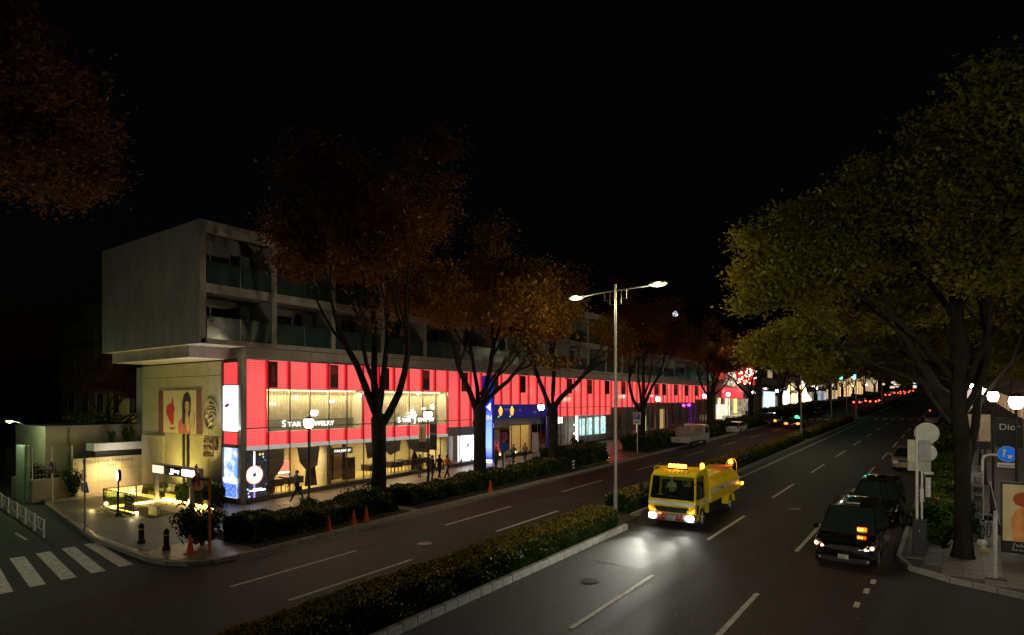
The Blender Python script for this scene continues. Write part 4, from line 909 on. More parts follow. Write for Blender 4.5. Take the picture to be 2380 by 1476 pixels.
# right side distant row
for n_, (y0, y1, hh, s) in enumerate(((38, 66, 12, .5), (67, 98, 14, .35), (99, 150, 15, .35), (151, 220, 16, .4), (221, 330, 15, .4))):
    lb = ['nearest shop building on the right pavement with a warm amber front', 'second building on the right side behind the lamps', 'third building on the right side, mostly behind leaves', 'fourth building on the right side behind the trees', 'farthest building of the right row'][n_]
    t = thing('shop_building', lb, 'building', (8.5, y0, gz(y0)), group='buildings along the right pavement')
    L_ = y1 - y0
    b = MB(); b.box(0, 12, 0, L_, -.5, hh + L_ * G); b.build('wall', mat('far_wall1', (.16, .14, .11), .8), t)
    b = MB(); b.box(-.2, .1, 0, L_, 4 + L_ * G, 4.35 + L_ * G); b.build('cornice', M['kerb'], t)
    for j in range(int(L_ / 5)):
        b = MB(); b.box(-.1, -.02, j * 5 + .4, j * 5 + 4.4, .4 + (j + 1) * 5 * G, 3.2 + j * 5 * G + .2); b.build('window_or_lit_facade', emis('right_front%d' % (j % 2), (1, .66, .36), s * (1 if j % 2 else .5), noise=(.8, (.4, .2, .1))), t)
# far end of the avenue: a small lit block where the street ends
t = thing('end_building', 'distant pale buildings closing the avenue, sprinkled with lights', 'building', (-10, 430, gz(430)))
b = MB(); b.box(-60, 60, 0, 20, -2, 9); b.build('wall', mat('far_wall1', (.16, .14, .11), .8), t)
for k in range(26): b = MB(); x = rnd.uniform(-55, 40); z = rnd.uniform(1, 7); b.box(x, x + rnd.uniform(.8, 2.5), -.1, 0, z, z + rnd.uniform(.6, 1.4)); b.build('window', emis('end_lit%d' % (k % 3), ((1, .8, .5), (.8, .95, 1), (1, .6, .3))[k % 3], 1.2), t)
# ================================================================== trees
def leaf_quads(P, size, rs, flat=.55, elong=1.5, jit=.5):
    """P: (n,3) centres -> leaf-shaped quads."""
    n = len(P); a = rs.uniform(0, 2 * np.pi, n); ti = rs.normal(0, flat, n); ro = rs.normal(0, flat, n)
    u = np.stack([np.cos(a) * np.cos(ti), np.sin(a) * np.cos(ti), np.sin(ti)], 1)
    v = np.stack([-np.sin(a) * np.cos(ro), np.cos(a) * np.cos(ro), np.sin(ro)], 1)
    s = size * rs.uniform(1 - jit, 1 + jit, n)[:, None]
    V = np.empty((n, 4, 3)); V[:, 0] = P - u * s * elong * .5; V[:, 1] = P + v * s * .5; V[:, 2] = P + u * s * elong * .5; V[:, 3] = P - v * s * .5
    return V.reshape(-1, 3), np.arange(4 * n).reshape(n, 4)
def grow_tree(seed, limbs, trunk_h=4.6, r0=.38, height=20.0, nleaf=50000, lsize=.17, spread=1.0, low=0.0, twig=1.0, stub=None, rad=7.0, drop=4.0, near=1.0):
    rs = np.random.RandomState(seed); b = MB(); twigs = []
    def rv(s): return Vector(rs.normal(0, s, 3))
    b.tube([(0, 0, -.15), (.0, 0, .1), (.02, .0, .6), (rs.normal(0, .05), rs.normal(0, .05), trunk_h * .55), (0, 0, trunk_h)], [r0 * 1.7, r0 * 1.4, r0 * 1.1, r0 * .98, r0 * 1.05], 12)
    for q in range(5):
        a_ = rs.uniform(0, 2 * PI); z_ = rs.uniform(1.0, trunk_h); b.ball((r0 * .72 * math.cos(a_), r0 * .72 * math.sin(a_), z_), r0 * rs.uniform(.35, .55), sz=1.6, n=8)
    b.ball((0, 0, trunk_h - .1), r0 * 1.04, sz=1.1, n=10)
    if stub: b.tube([(0, 0, stub[2]), (stub[0], stub[1], stub[2] + .9)], [.22, .15], 8)
    def limb(p, d, L, r, lev, n=5):
        path = [p.copy()]; rad = [r]; q = p.copy(); dd = d.normalized()
        for i in range(n):
            dd = (dd + rv(.10) + Vector((0, 0, .05 if lev < 2 else -.03))).normalized(); q = q + dd * L / n
            path.append(q.copy()); rad.append(r * (1 - .42 * (i + 1) / n))
        b.tube(path, [q_ * (.8 if lev > 0 else .92) for q_ in rad], 8 if lev < 2 else (5 if lev < 3 else 3), cap=False)
        if lev >= 3: twigs.append((path[0], path[-1], L))
        elif lev == 2: twigs.append((path[2], path[-1], L))
        if lev >= 4: return
        k = {0: 3, 1: 3, 2: 4, 3: 3}[lev]
        for j in range(k):
            t = (.45 + .55 * (j + 1) / k) if lev > 0 else (.5 + .5 * (j + 1) / k); idx = min(n, max(1, int(round(t * n))))
            ax = rv(1).normalized(); perp = (ax - dd * ax.dot(dd)).normalized(); ang = rs.uniform(.28, .62) if j < k - 1 else rs.uniform(.05, .28)
            nd = dd * math.cos(ang) + perp * math.sin(ang)
            o = Vector((path[idx].x, path[idx].y, 0)); nd = (nd + o * (.03 * spread if lev < 3 else .05)).normalized()
            if nd.z < -.15: nd.z = rs.uniform(-.15, .1)
            limb(path[idx], nd, L * rs.uniform(.55, .75), rad[idx] * .68, lev + 1, 4 if lev < 2 else 3)
    for (az, tilt, L, rr, z) in limbs:
        d = Vector((math.cos(az) * math.sin(tilt), math.sin(az) * math.sin(tilt), math.cos(tilt)))
        limb(Vector((0, 0, z)), d, L, rr, 0, 6)
    # normalise the height
    zm = max(v[2] for v in b.v); f = height / zm
    b.v = [(x * (1 + (f - 1) * .6), y * (1 + (f - 1) * .6), z if z < 4 else 4 + (z - 4) * (height - 4) / (zm - 4)) for x, y, z in b.v]
    def fix(p): return (p.x * (1 + (f - 1) * .6), p.y * (1 + (f - 1) * .6), p.z if p.z < 4 else 4 + (p.z - 4) * (height - 4) / (zm - 4))
    A = np.array([fix(t[0]) for t in twigs]); B = np.array([fix(t[1]) for t in twigs])
    n = len(A); w_ = np.where(B[:, 2] > low, 1.0, .10); w_ *= rs.exponential(1, n) ** 1.35; w_ /= w_.sum(); fz = rs.uniform(.86, 1.14, n); A[:, :2] *= fz[:, None]; B[:, :2] *= fz[:, None]
    def dome(x, y, z):
        y = np.where((y < 0) & (z > trunk_h), y * near, y); r_ = np.hypot(x, y) + 1e-6; q_ = rad * np.tanh(r_ / rad * .95) / r_; rr = np.minimum(r_ * q_ / rad, 1.0)
        return x * q_, y * q_, z - drop * rr ** 2 * np.clip((z - trunk_h) / (height - trunk_h), 0, 1)
    bv = np.array([tuple(q) for q in b.v]); bx, by, bz = dome(bv[:, 0], bv[:, 1], bv[:, 2]); b.v = list(zip(bx.tolist(), by.tolist(), bz.tolist()))
    for Q in (A, B): Q[:, 0], Q[:, 1], Q[:, 2] = dome(Q[:, 0], Q[:, 1], Q[:, 2])
    idx = rs.choice(n, nleaf, p=w_); t = rs.uniform(.15, 1.12, nleaf)[:, None]
    P = A[idx] * (1 - t) + B[idx] * t; sp = twig * np.array([.42, .42, .16])
    P = P + rs.normal(0, 1, (nleaf, 3)) * sp
    V, F = leaf_quads(P, lsize, rs)
    return b, V, F
LEAF_O = leafm('leaves_orange', (.12, .04, .009), (.22, .08, .013), (.34, .16, .022))
LEAF_Y = leafm('leaves_amber', (.17, .07, .012), (.32, .15, .02), (.38, .28, .035))
LEAF_G = leafm('leaves_olive', (.26, .14, .015), (.20, .21, .02), (.36, .36, .04))
Z = TH  # image-right direction has azimuth TH
def az(deg): return TH + R(deg)     # 0 = towards the right of the picture
TR = {}
def first_tree(key, label, x, y, leaf, group, base=.15, rot=0, **k):
    b, V, F = grow_tree(**k)
    t = thing('avenue_tree', label, 'tree', (x, y, gz(y) + base), rot, group)
    b.build('trunk', M['bark'], t, smooth=True); raw('crown', V, F, leaf, t); TR[key] = t; return t
gL = 'zelkova trees along the left kerb'; gR = 'zelkova trees along the right kerb'
first_tree('A', 'orange-brown tree with a forked trunk in front of the jewellery shop', -27, 24.3, LEAF_O, gL, seed=11, lsize=.125, nleaf=46000, height=23.5, trunk_h=5.0, r0=.40, low=13.2, rad=7.0, twig=1.3,
           limbs=[(az(175), R(24), 6.2, .24, 4.9), (az(100), R(10), 6.0, .24, 5.1), (az(5), R(40), 6.6, .25, 4.4), (az(-60), R(22), 5.5, .2, 5.2), (az(220), R(30), 5.0, .15, 6.2)])
first_tree('B', 'amber tree with a thick knotty trunk left of the blue gateway', -27, 33.6, LEAF_Y, gL, seed=5, lsize=.13, nleaf=44000, height=19.0, trunk_h=5.3, r0=.46, low=11.2, rad=7.4, twig=1.3,
           limbs=[(az(170), R(26), 6, .26, 4.6), (az(20), R(20), 5.6, .25, 5.3), (az(-20), R(38), 6.0, .2, 5.3), (az(110), R(18), 5.2, .2, 5.2), (R(-14), R(50), 5.0, .17, 5.6), (R(-20), R(58), 4.6, .12, 6.4)])
first_tree('C', 'tree with a steep V-shaped fork in front of the hanging pumpkin board', -27, 43.2, LEAF_Y, gL, seed=23, lsize=.13, nleaf=40000, height=18.5, trunk_h=4.6, r0=.44, low=11.4, rad=6.8, twig=1.3,
           limbs=[(az(165), R(20), 6.4, .24, 4.3), (az(15), R(24), 6, .26, 4.9), (az(60), R(10), 5.6, .2, 6.0), (az(-80), R(24), 4.8, .16, 5.2)], stub=(.0, .0, 4.5))
def tree(key, label, x, y, rot, sc, group, base=.15, leaf=None):
    t = dup(TR[key], (x, y, gz(y) + base), rot, label, scale=(sc[0], sc[0], sc[1]), group=group)
    return t
tree('A', 'dark tree with a wide three-way fork just right of the tall lamp mast', -27, 61, R(150), (.85, .8), gL)
tree('B', 'dark tree behind the white pickup truck on the left kerb', -27, 83, R(75), (.95, .85), gL)
tree('C', 'tree beside the white hatchback, before the boutique gable', -27, 103.5, R(200), (1, .85), gL)
for k, (y, ky, r_) in enumerate(((124, 'A', 40), (142, 'B', 130), (160, 'C', 250), (180, 'A', 310), (202, 'B', 20), (226, 'C', 100), (255, 'A', 200), (290, 'B', 280))):
    tree(ky, ['left-row tree in front of the red awning shop', 'left-row tree before the cold white pleated window', 'left-row tree before the bluish shopfront', 'left-row tree beside the golden display', 'far left-row tree after the golden display', 'far left-row tree before the arched windows', 'far left-row tree before the floodlit facade', 'farthest tree of the left row'][k], -27, y, R(r_), (.95, .82), gL)
first_tree('R', 'large green-gold tree at the right corner with a thick dark trunk beside the white signs', .2, 29.3, LEAF_G, gR, seed=31, nleaf=190000, lsize=.115, near=.5, height=17.9, trunk_h=4.6, r0=.30, low=8.6, twig=1.15, rad=8.6, drop=3.6,
           limbs=[(az(100), R(5), 7.5, .34, 4.4), (az(12), R(32), 6.4, .2, 3.0), (az(165), R(40), 6.4, .17, 5.0), (az(60), R(34), 5.6, .14, 6.0), (az(-90), R(38), 5.4, .15, 5.6), (az(240), R(42), 5.2, .14, 6.4), (az(185), R(56), 6.2, .13, 6.6), (az(150), R(66), 6.6, .12, 6.0), (az(110), R(58), 6.2, .12, 7.2)])
first_tree('S', 'tall yellow-green tree up the right kerb behind the corner tree', .2, 41.5, LEAF_G, gR, seed=47, nleaf=130000, lsize=.15, near=.75, height=18.5, trunk_h=4.2, r0=.36, low=8.0, twig=1.2, rad=8.6, drop=3.6,
           limbs=[(az(150), R(48), 7, .2, 4.0), (az(30), R(30), 6, .2, 4.2), (az(90), R(12), 6.5, .24, 4.4), (az(190), R(30), 6.2, .22, 4.6), (az(-70), R(38), 5.6, .2, 4.4), (az(170), R(66), 6.6, .13, 6.0), (az(130), R(64), 6.2, .12, 7.0), (az(95), R(60), 6.2, .12, 7.0)])
for k, (y, ky, r_) in enumerate(((54, 'R', 140), (67, 'S', 60), (81, 'R', 250), (96, 'S', 170), (114, 'R', 10), (136, 'S', 300), (160, 'R', 80), (190, 'S', 220), (225, 'R', 150), (265, 'S', 20), (310, 'R', 200))):
    tree(ky, ['third', 'fourth', 'fifth', 'sixth', 'seventh', 'eighth', 'ninth', 'tenth', 'eleventh', 'twelfth', 'farthest'][k] + ' tree up the right kerb, its crown merging into the green-gold mass', .2, y, R(r_), (1.02, .95 if k < 4 else .88), gR)
first_tree('T', 'dim rusty-orange tree overhanging the top left corner of the view', -28.8, 2.6, LEAF_O, 'trees at the side street', seed=77, nleaf=45000, lsize=.12, height=23.0, trunk_h=8.0, r0=.4, low=16.6, rad=9.0, twig=1.3, drop=3.0,
           limbs=[(az(15), R(30), 9, .24, 7.8), (az(-15), R(40), 9, .2, 8.2), (az(60), R(28), 8, .2, 8), (az(200), R(24), 6.5, .2, 8)])
tree('B', 'dark tree behind the terrace block at the far left', -62, 24, R(80), (.75, .6), 'trees at the side street')

# ================================================================== hedges and shrubs
HG = leafm('hedge_leaves', (.012, .035, .006), (.028, .06, .009), (.07, .09, .02), transl=.2, scale=.9)
HT = leafm('hedge_lit_tips', (.30, .19, .03), (.38, .28, .045), (.16, .20, .035), transl=.3, scale=2)  # yellow tips on hedge tops only, with lamplight put into their colour
HGV = leafm('verge_leaves', (.03, .10, .012), (.07, .18, .02), (.14, .24, .04), transl=.3, scale=.9)
HC = mat('hedge_core', (.006, .010, .003), 1, vary=.3, scale=4)
def hedge(name, label, x0, x1, y0, y1, h, n, cat='hedge', group=None, seed=0, size=.09, base=.15, tips=.12, bump=.14, core=True, round_=.3, lm=None):
    rs = np.random.RandomState(seed + int(abs(y0) * 10)); L = y1 - y0; W = x1 - x0
    t = thing(name, label, cat, ((x0 + x1) / 2, y0, gz(y0) + base), 0, group, rotx=SL)
    if core:
        b = MB(); b.prism([(-W / 2 + .12, .12, .0), (W / 2 - .12, .12, .0), (W / 2 - .14, .12, h - round_), (W / 2 - .4, .12, h - .1), (-W / 2 + .4, .12, h - .1), (-W / 2 + .14, .12, h - round_)], (0, L - .24, 0)); b.build('branches', HC, t)  # solid near-black core, the shade among the leaves put into its colour
    def surf(m, top):
        if top:
            x = rs.uniform(-W / 2, W / 2, m); y = rs.uniform(0, L, m); e = np.minimum(W / 2 - abs(x), .35) / .35
            z = h - round_ * (1 - e) ** 2 + rs.normal(0, .035, m)
        else:
            per = 2 * (L + W); q = rs.uniform(0, per, m); x = np.where(q < L, W / 2, np.where(q < 2 * L, -W / 2, np.where(q < 2 * L + W, q - 2 * L - W / 2, q - 2 * L - W - W / 2)))
            y = np.where(q < L, q, np.where(q < 2 * L, q - L, np.where(q < 2 * L + W, 0, L))); z = rs.uniform(.03, 1, m) * (h - .06)
            inset = np.where(z > h - round_, (z - h + round_) ** 2 * 1.2, 0) + rs.uniform(0, .1, m); sx = np.where(q < 2 * L, 1.0, 0.0); x = x - np.sign(x) * inset * sx; y = np.where(q >= 2 * L, np.clip(y, .06, L - .06), y)
        w1 = np.sin(y * 2.1 + x) * .4 + np.sin(y * .8 + 1.3) * .5 + np.sin(y * 5.3 + x * 3) * .25
        z = z + bump * w1 * (z / h) ; x = x + bump * .6 * np.sin(y * 3.1 + z * 4)
        return np.stack([x, y, z], 1)
    P = np.concatenate([surf(int(n * .45), True), surf(int(n * .55), False)]); V, F = leaf_quads(P, size, rs, flat=.8)
    raw('foliage', V, F, lm or HG, t, kind='stuff')
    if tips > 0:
        P = surf(int(n * tips * .5), True); P[:, 2] += rs.uniform(0, .07, len(P)); V, F = leaf_quads(P, size * .8, rs, flat=.8); raw('lit_top_tips', V, F, HT, t, kind='stuff')
    return t
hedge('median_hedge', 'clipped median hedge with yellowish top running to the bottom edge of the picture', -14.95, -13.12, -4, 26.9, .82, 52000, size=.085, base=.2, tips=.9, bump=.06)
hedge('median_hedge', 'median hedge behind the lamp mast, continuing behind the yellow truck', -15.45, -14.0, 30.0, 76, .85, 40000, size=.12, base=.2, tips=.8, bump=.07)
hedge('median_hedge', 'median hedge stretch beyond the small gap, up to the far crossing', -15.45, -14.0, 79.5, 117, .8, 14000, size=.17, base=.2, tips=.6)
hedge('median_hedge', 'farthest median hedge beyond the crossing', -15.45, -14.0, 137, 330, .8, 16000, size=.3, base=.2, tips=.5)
hedge('kerb_hedge', 'dark leafy hedge between the left pavement and the three traffic cones', -28.1, -25.4, 15.6, 24.3, .85, 24000, size=.1, bump=.2)
hedge('kerb_hedge', 'long hedge on the left kerb between the first two avenue trees', -28.0, -25.5, 25.5, 43.5, .8, 34000, size=.11, bump=.18)
hedge('round_shrub', 'large rounded dark shrub at the foot of the V-forked tree', -28.6, -25.6, 44.0, 50.5, 1.45, 12000, cat='shrub', size=.12, bump=.25, round_=.8)
hedge('kerb_hedge', 'dark kerb hedge behind the blue parking sign', -28.2, -25.2, 58.5, 66, 1.3, 9000, size=.14, bump=.25, round_=.6)
hedge('kerb_hedge', 'kerb hedge beside the white pickup truck', -28.2, -25.2, 67.5, 84, 1.1, 12000, size=.15, bump=.2)
hedge('kerb_hedge', 'kerb hedge beside the white hatchback', -28.2, -25.2, 86, 111, 1.3, 13000, size=.17, bump=.25, round_=.6)
hedge('kerb_hedge', 'tall dark kerb hedge below the red awning', -28.2, -24.9, 113, 165, 1.9, 12000, size=.28, bump=.3, round_=.6)
hedge('kerb_hedge', 'farthest kerb hedge on the left', -28.2, -25.2, 170, 320, 1.4, 10000, size=.4, bump=.25)
hedge('verge_bush', 'bright green low bushes under the right trees behind the white signs', -1.5, .7, 33.8, 44, .95, 16000, cat='bush', lm=HGV, size=.12, bump=.3, tips=.2, round_=.5)
hedge('verge_bush', 'low green ground hedge beside the silver van', -1.5, .7, 46, 62, .6, 9000, cat='bush', lm=HGV, size=.14, bump=.25, tips=.1, round_=.4)
hedge('verge_bush', 'distant hedge under the right trees', -1.5, .7, 66, 160, .9, 12000, cat='bush', size=.25, bump=.25, tips=.2)
hedge('entrance_hedge', 'dark clipped hedge against the yellow lit wall below the emblem', -38.9, -35.8, 18.6, 20.1, 1.15, 9000, size=.08, bump=.1, tips=.2, round_=.4)
def shrub(name, label, x, y, h, r, n, seed, stems=7, size=.09, cat='shrub', base=.15, mat_=HG):
    rs = np.random.RandomState(seed); t = thing(name, label, cat, (x, y, gz(y) + base)); b = MB(); pts = []
    for k in range(stems):
        a = rs.uniform(0, 2 * PI); rr = rs.uniform(.3, 1) * r; hh = h * rs.uniform(.6, 1)
        p = [(0, 0, 0), (rr * .3 * math.cos(a), rr * .3 * math.sin(a), hh * .4), (rr * math.cos(a), rr * math.sin(a), hh)]
        b.tube(p, [.03, .02, .008], 4, cap=False)
        for j in range(6): 
            f_ = .35 + .65 * j / 5; pts.append((p[2][0] * f_, p[2][1] * f_, hh * f_))
    b.build('stems', M['bark'], t)
    C = np.array(pts); P = C[rs.randint(0, len(C), n)] + rs.normal(0, 1, (n, 3)) * np.array([r * .2, r * .2, h * .09])
    P[:, 2] = np.abs(P[:, 2]); V, F = leaf_quads(P, size, rs, flat=.8); raw('foliage', V, F, mat_, t, kind='stuff'); return t
shrub('corner_shrub', 'loose dark shrub between the second bollard and the orange mirror pole', -27.3, 14.2, 1.75, 1.2, 3000, 3, 14, size=.10)
shrub('corner_shrub', 'small sprawling shrub against the first avenue tree', -26.9, 22.9, 1.5, 1.1, 2400, 4, 9)
shrub('corner_shrub', 'small shrub at the foot of the tall globe lamp', -28.2, 20.6, 1.0, .6, 1200, 6, 7)
shrub('verge_plant', 'small leafy plant between the black cabinet and the big trunk', -.6, 31.0, .75, .6, 1500, 8, 10, size=.12)
shrub('rooftop_plant', 'little potted conifer on the canopy beam, left one', -48.6, 18.9, .9, .3, 500, 9, 6, base=3.4)
shrub('rooftop_plant', 'little potted conifer on the canopy beam, right one', -48.6, 19.9, 1.1, .35, 600, 10, 6, base=3.4)
shrub('rooftop_plant', 'low greenery along the top of the rear block', -51.5, 19, .8, 2.2, 1800, 12, 16, base=4.7)
shrub('planter_shrub', 'dark shrub trailing over the planter wall left of the terrace wall', -47.6, 16.2, 1.8, .5, 1300, 15, 8)
shrub('planter_shrub', 'small bush behind the wire fence', -49.6, 15.2, 2.2, 1.0, 1500, 17, 8)
# fallen leaves
rs = np.random.RandomState(5); n = 1500
X = np.concatenate([rs.uniform(-7, 6, 500), rs.uniform(-25.2, -23.6, 500), rs.uniform(-14, -12, 500)]); Yl = np.concatenate([rs.uniform(8, 32, 500), rs.uniform(14, 60, 500), rs.uniform(10, 60, 500)])
ok = ~((X > -1.8) & (Yl > 24)) 
X, Yl = X[ok], Yl[ok]
P = np.stack([X, Yl, G * Yl + .03], 1); V, F = leaf_quads(P, .055, rs, flat=.25); o = raw('fallen_leaves', V, F, LEAF_Y); tag(o, 'scattered fallen leaves on the asphalt and gutters', 'leaves', kind='stuff')
# ================================================================== vehicles
YEL = mat('truck_yellow', (.92, .68, .012), .32, vary=.06, scale=2, coat=.4)
CHR = mat('chrome', (.6, .6, .6), .15, 1, vary=0)
BPL = mat('black_plastic', (.014, .014, .015), .5, vary=.1)
HLW = emis('headlamp_glare', (1, .98, .92), 30)
BEA = emis('beacon_orange', (1, .30, .02), 14)
AMB = emis('amber_marker', (1, .22, .02), 4)
TAIL = emis('tail_red', (1, .03, .01), 6)
TAILN = mat('tail_red_off', (.35, .02, .02), .2, vary=0)
LENS = mat('lens_clear', (.75, .72, .7), .12, .5, vary=0)
WGLA = glassm('windscreen_glass', (.62, .70, .66), .10)
def wheel(par, x, y, r, wd, nm='wheel', rimm=None, key=[{}]):
    c = key[0]; k = (round(r, 3), round(wd, 3), (rimm or M['steel']).name)
    if k not in c:
        b = MB(); b.lathe([(r * .66, -wd / 2), (r * .93, -wd / 2), (r, -wd * .32), (r, wd * .32), (r * .93, wd / 2), (r * .66, wd / 2)], n=24, axis='x'); ty = b.build('tyre', M['rubber'], None, smooth=False)
        b = MB(); b.lathe([(.02, -wd * .32), (r * .62, -wd * .40), (r * .67, -wd * .5), (r * .67, wd * .5), (r * .62, wd * .40), (.02, wd * .32)], n=18, axis='x')
        for s in range(5):
            a = s * 2 * PI / 5
            for sg in (-1, 1): b.tube([(sg * wd * .43, 0, 0), (sg * wd * .45, r * .62 * math.cos(a), r * .62 * math.sin(a))], [.05, .035], 5)
        rm = b.build('rim', rimm or M['steel'], None)
        c[k] = (ty.data, rm.data); bpy.data.objects.remove(ty); bpy.data.objects.remove(rm)
    o = bpy.data.objects.new(nm, None); COL.objects.link(o); o.parent = par; o.location = (x, y, r)
    for nm2, me in zip(('tyre', 'rim'), c[k]):
        q = bpy.data.objects.new(nm2, me); COL.objects.link(q); q.parent = o
    return o
tk = thing('water_truck', 'yellow tanker truck with white stripe, glowing orange beacons and bright headlights', 'truck', (-11.1, 28.5, gz(28.5)), rotx=SL)
def tp(b, nm, m, **k): return b.build(nm, m, tk, **k)
HW = 1.17
arch = [(1.15 + .56 * math.cos(a), .48 + .56 * math.sin(a)) for a in [PI * i / 8 for i in range(9)]]
prof = [(0.06, .5), (0.0, .78), (0.0, 1.2), (0.05, 1.44), (2.02, 1.44), (2.02, .62)] + [(y, z) for y, z in arch if z > .5 or True][0:0]
b = MB()
outer = [(.10, .45), (.0, .80), (.0, 1.22), (.05, 1.44), (2.02, 1.44), (2.02, .60), (1.76, .60), (1.68, .78), (1.50, .96), (1.15, 1.04), (.80, .96), (.62, .78), (.56, .45)]
for sx in (-1, 1):
    b.prism([(sx * HW, y, z) for y, z in outer], (-sx * .14, 0, 0))
b.box(-HW + .1, HW - .1, .02, .14, .48, 1.42); b.box(-HW + .1, HW - .1, 1.9, 2.0, .62, 1.43); b.box(-HW + .1, HW - .1, .1, 1.95, 1.0, 1.06)
tp(b, 'cab_body', YEL, bevel=.035)
b = MB(); b.prism([(-HW + .06, .27, 2.50), (-HW + .06, .36, 2.62), (-HW + .06, .62, 2.74), (-HW + .06, 1.3, 2.80), (-HW + .06, 1.95, 2.80), (-HW + .06, 2.02, 2.7), (-HW + .06, 2.02, 2.50)], (2 * HW - .12, 0, 0)); tp(b, 'cab_roof', YEL, bevel=.06)
b = MB()
for k in range(7): b.prism([(-.62 + k * .2, .42, 2.672), (-.54 + k * .2, .42, 2.672), (-.54 + k * .2, .66, 2.765), (-.62 + k * .2, .66, 2.765)], (0, -.02, .03))
tp(b, 'roof_ribs', YEL)
for sx in (-1, 1):
    b = MB(); b.prism([(sx * HW, .05, 1.42), (sx * HW, .16, 1.42), (sx * (HW - .06), .40, 2.52), (sx * (HW - .06), .27, 2.52)], (-sx * .07, 0, 0)); tp(b, 'windscreen_pillar', YEL)
    b = MB(); b.prism([(sx * HW, 1.36, 1.42), (sx * HW, 2.02, 1.42), (sx * (HW - .06), 2.02, 2.52), (sx * (HW - .06), 1.42, 2.52)], (-sx * .06, 0, 0)); tp(b, 'rear_quarter', YEL)
    b = MB(); b.prism([(sx * (HW + .004), .3, 1.44), (sx * (HW + .004), 1.36, 1.44), (sx * (HW - .055), 1.42, 2.50), (sx * (HW - .055), .42, 2.50)], (-sx * .02, 0, 0)); tp(b, 'side_window', WGLA)
    b = MB(); b.prism([(sx * (HW + .002), .3, 1.44), (sx * (HW + .002), 1.2, 1.44), (sx * (HW + .002), .95, 1.27), (sx * (HW + .002), .3, 1.22)], (sx * .012, 0, 0)); tp(b, 'window_skirt', YEL)
    b = MB(); b.prism([(sx * (HW + .001), .20, 1.18), (sx * (HW + .001), .48, 1.24), (sx * (HW + .001), .42, .82), (sx * (HW + .001), .2, .76)], (sx * .012, 0, 0)); tp(b, 'lower_window', M['dglass'])
    b = MB(); b.box(sx * (HW + .005), sx * (HW + .02), 1.1, 1.28, 1.25, 1.3); tp(b, 'door_handle', BPL)
    b = MB(); b.box(sx * (HW - .002), sx * (HW + .008), .5, 2.0, 1.16, 1.34) if sx > 0 else b.box(sx * (HW + .008), sx * (HW - .002), .5, 2.0, 1.16, 1.34); tp(b, 'white_stripe', M['white_metal'])
    b = MB(); b.prism([(sx * (HW - .36), -.015, .84), (sx * (HW - .05), -.015, .88), (sx * (HW - .02), -.0, 1.06), (sx * (HW - .12), -.01, 1.02)], (0, -.02, 0)); tp(b, 'turn_signal', AMB)
    b = MB(); b.box(sx * (HW - .44) if sx > 0 else -HW + .02, sx * (HW - .02) if sx > 0 else -HW + .44, -.09, -.03, .50, .74); tp(b, 'headlight_housing', LENS, bevel=.05)
    b = MB(); b.ball((sx * (HW - .24), -.09, .62), .15, sx=1.35, sy=.6, n=14); tp(b, 'headlight', HLW)  # glowing ball shaped as the overexposed glare of the headlamp
    light('SPOT', 'headlight_beam', (sx * (HW - .25), -.32, .62), 170, (1, .98, .82), .05, (R(79), 0, PI if False else 0), parent=tk, spot=R(80), blend=1.0).rotation_euler = (R(-84), 0, 0)
    light('SPOT', 'headlight_far_beam', (sx * (HW - .25), -.32, .66), 2600, (1, .98, .84), .05, (0, 0, 0), parent=tk, spot=R(46), blend=1.0).rotation_euler = (R(-91.5), 0, R(-4 * sx))
b = MB(); b.box(-HW + .02, HW - .02, -.02, -.004, 1.18, 1.34); tp(b, 'white_stripe', M['white_metal'])
b = MB(); b.prism([(-HW + .07, .035, 1.46), (HW - .07, .035, 1.46), (HW - .13, .29, 2.5), (-HW + .13, .29, 2.5)], (0, .015, 0)); tp(b, 'windscreen', WGLA)
b = MB(); b.prism([(-.88, -.02, 1.08), (.88, -.02, 1.08), (.70, -.02, .82), (-.70, -.02, .82)], (0, .03, 0)); tp(b, 'grille', BPL, bevel=.02)
b = MB()
for k in range(3): b.box(-.76 + k * .02, .76 - k * .02, -.035, -.02, .87 + k * .06, .885 + k * .06)
tp(b, 'grille_bar', M['dkmetal'])
b = MB(); b.tube([(-.16, -.05, .97), (-.11, -.05, .90), (-.05, -.05, .89)], .018, 5); b.tube([(.16, -.05, .97), (.11, -.05, .90), (.05, -.05, .89)], .018, 5); tp(b, 'badge', CHR)
b = MB(); b.box(-HW, HW, -.07, .2, .42, .78); tp(b, 'bumper', mat('bumper_grey', (.30, .30, .29), .5, vary=.3), bevel=.03)
b = MB(); b.box(-.62, .62, -.078, -.06, .44, .56); tp(b, 'bumper_intake', BPL)
b = MB()
for k in range(7):
    x = -.66 + k * .19
    if abs(x + .0) < .12: continue
    b.prism([(x - .06, -.075, .44), (x + .04, -.075, .44), (x + .11, -.075, .74), (x + .01, -.075, .74)], (0, -.006, 0))
tp(b, 'hazard_stripe', mat('hazard_red', (.45, .02, .02), .5))
b = MB(); b.box(-.2, .2, -.1, -.083, .46, .66); tp(b, 'licence_plate', mat('plate_green', (.4, .5, .4), .5))
lettering('品川 100', (-.16, -.103, .58), ROT_F, .07, BPL, tk, name='plate_text'); lettering('88-20', (-.17, -.103, .48), ROT_F, .12, BPL, tk, name='plate_text')
b = MB(); b.tube([(-.55, -.02, 1.47), (-.15, .0, 1.5), (.1, .02, 1.56)], .012, 4); b.tube([(.15, -.02, 1.47), (.5, .0, 1.5), (.8, .02, 1.56)], .012, 4); tp(b, 'wiper', BPL)
b = MB()
for k in (-.75, -.1, .55): b.prism([(k, -.02, 1.37), (k + .3, -.02, 1.37), (k + .24, .04, 1.44), (k + .04, .04, 1.44)], (0, -.03, 0))
tp(b, 'wiper_mount', YEL)
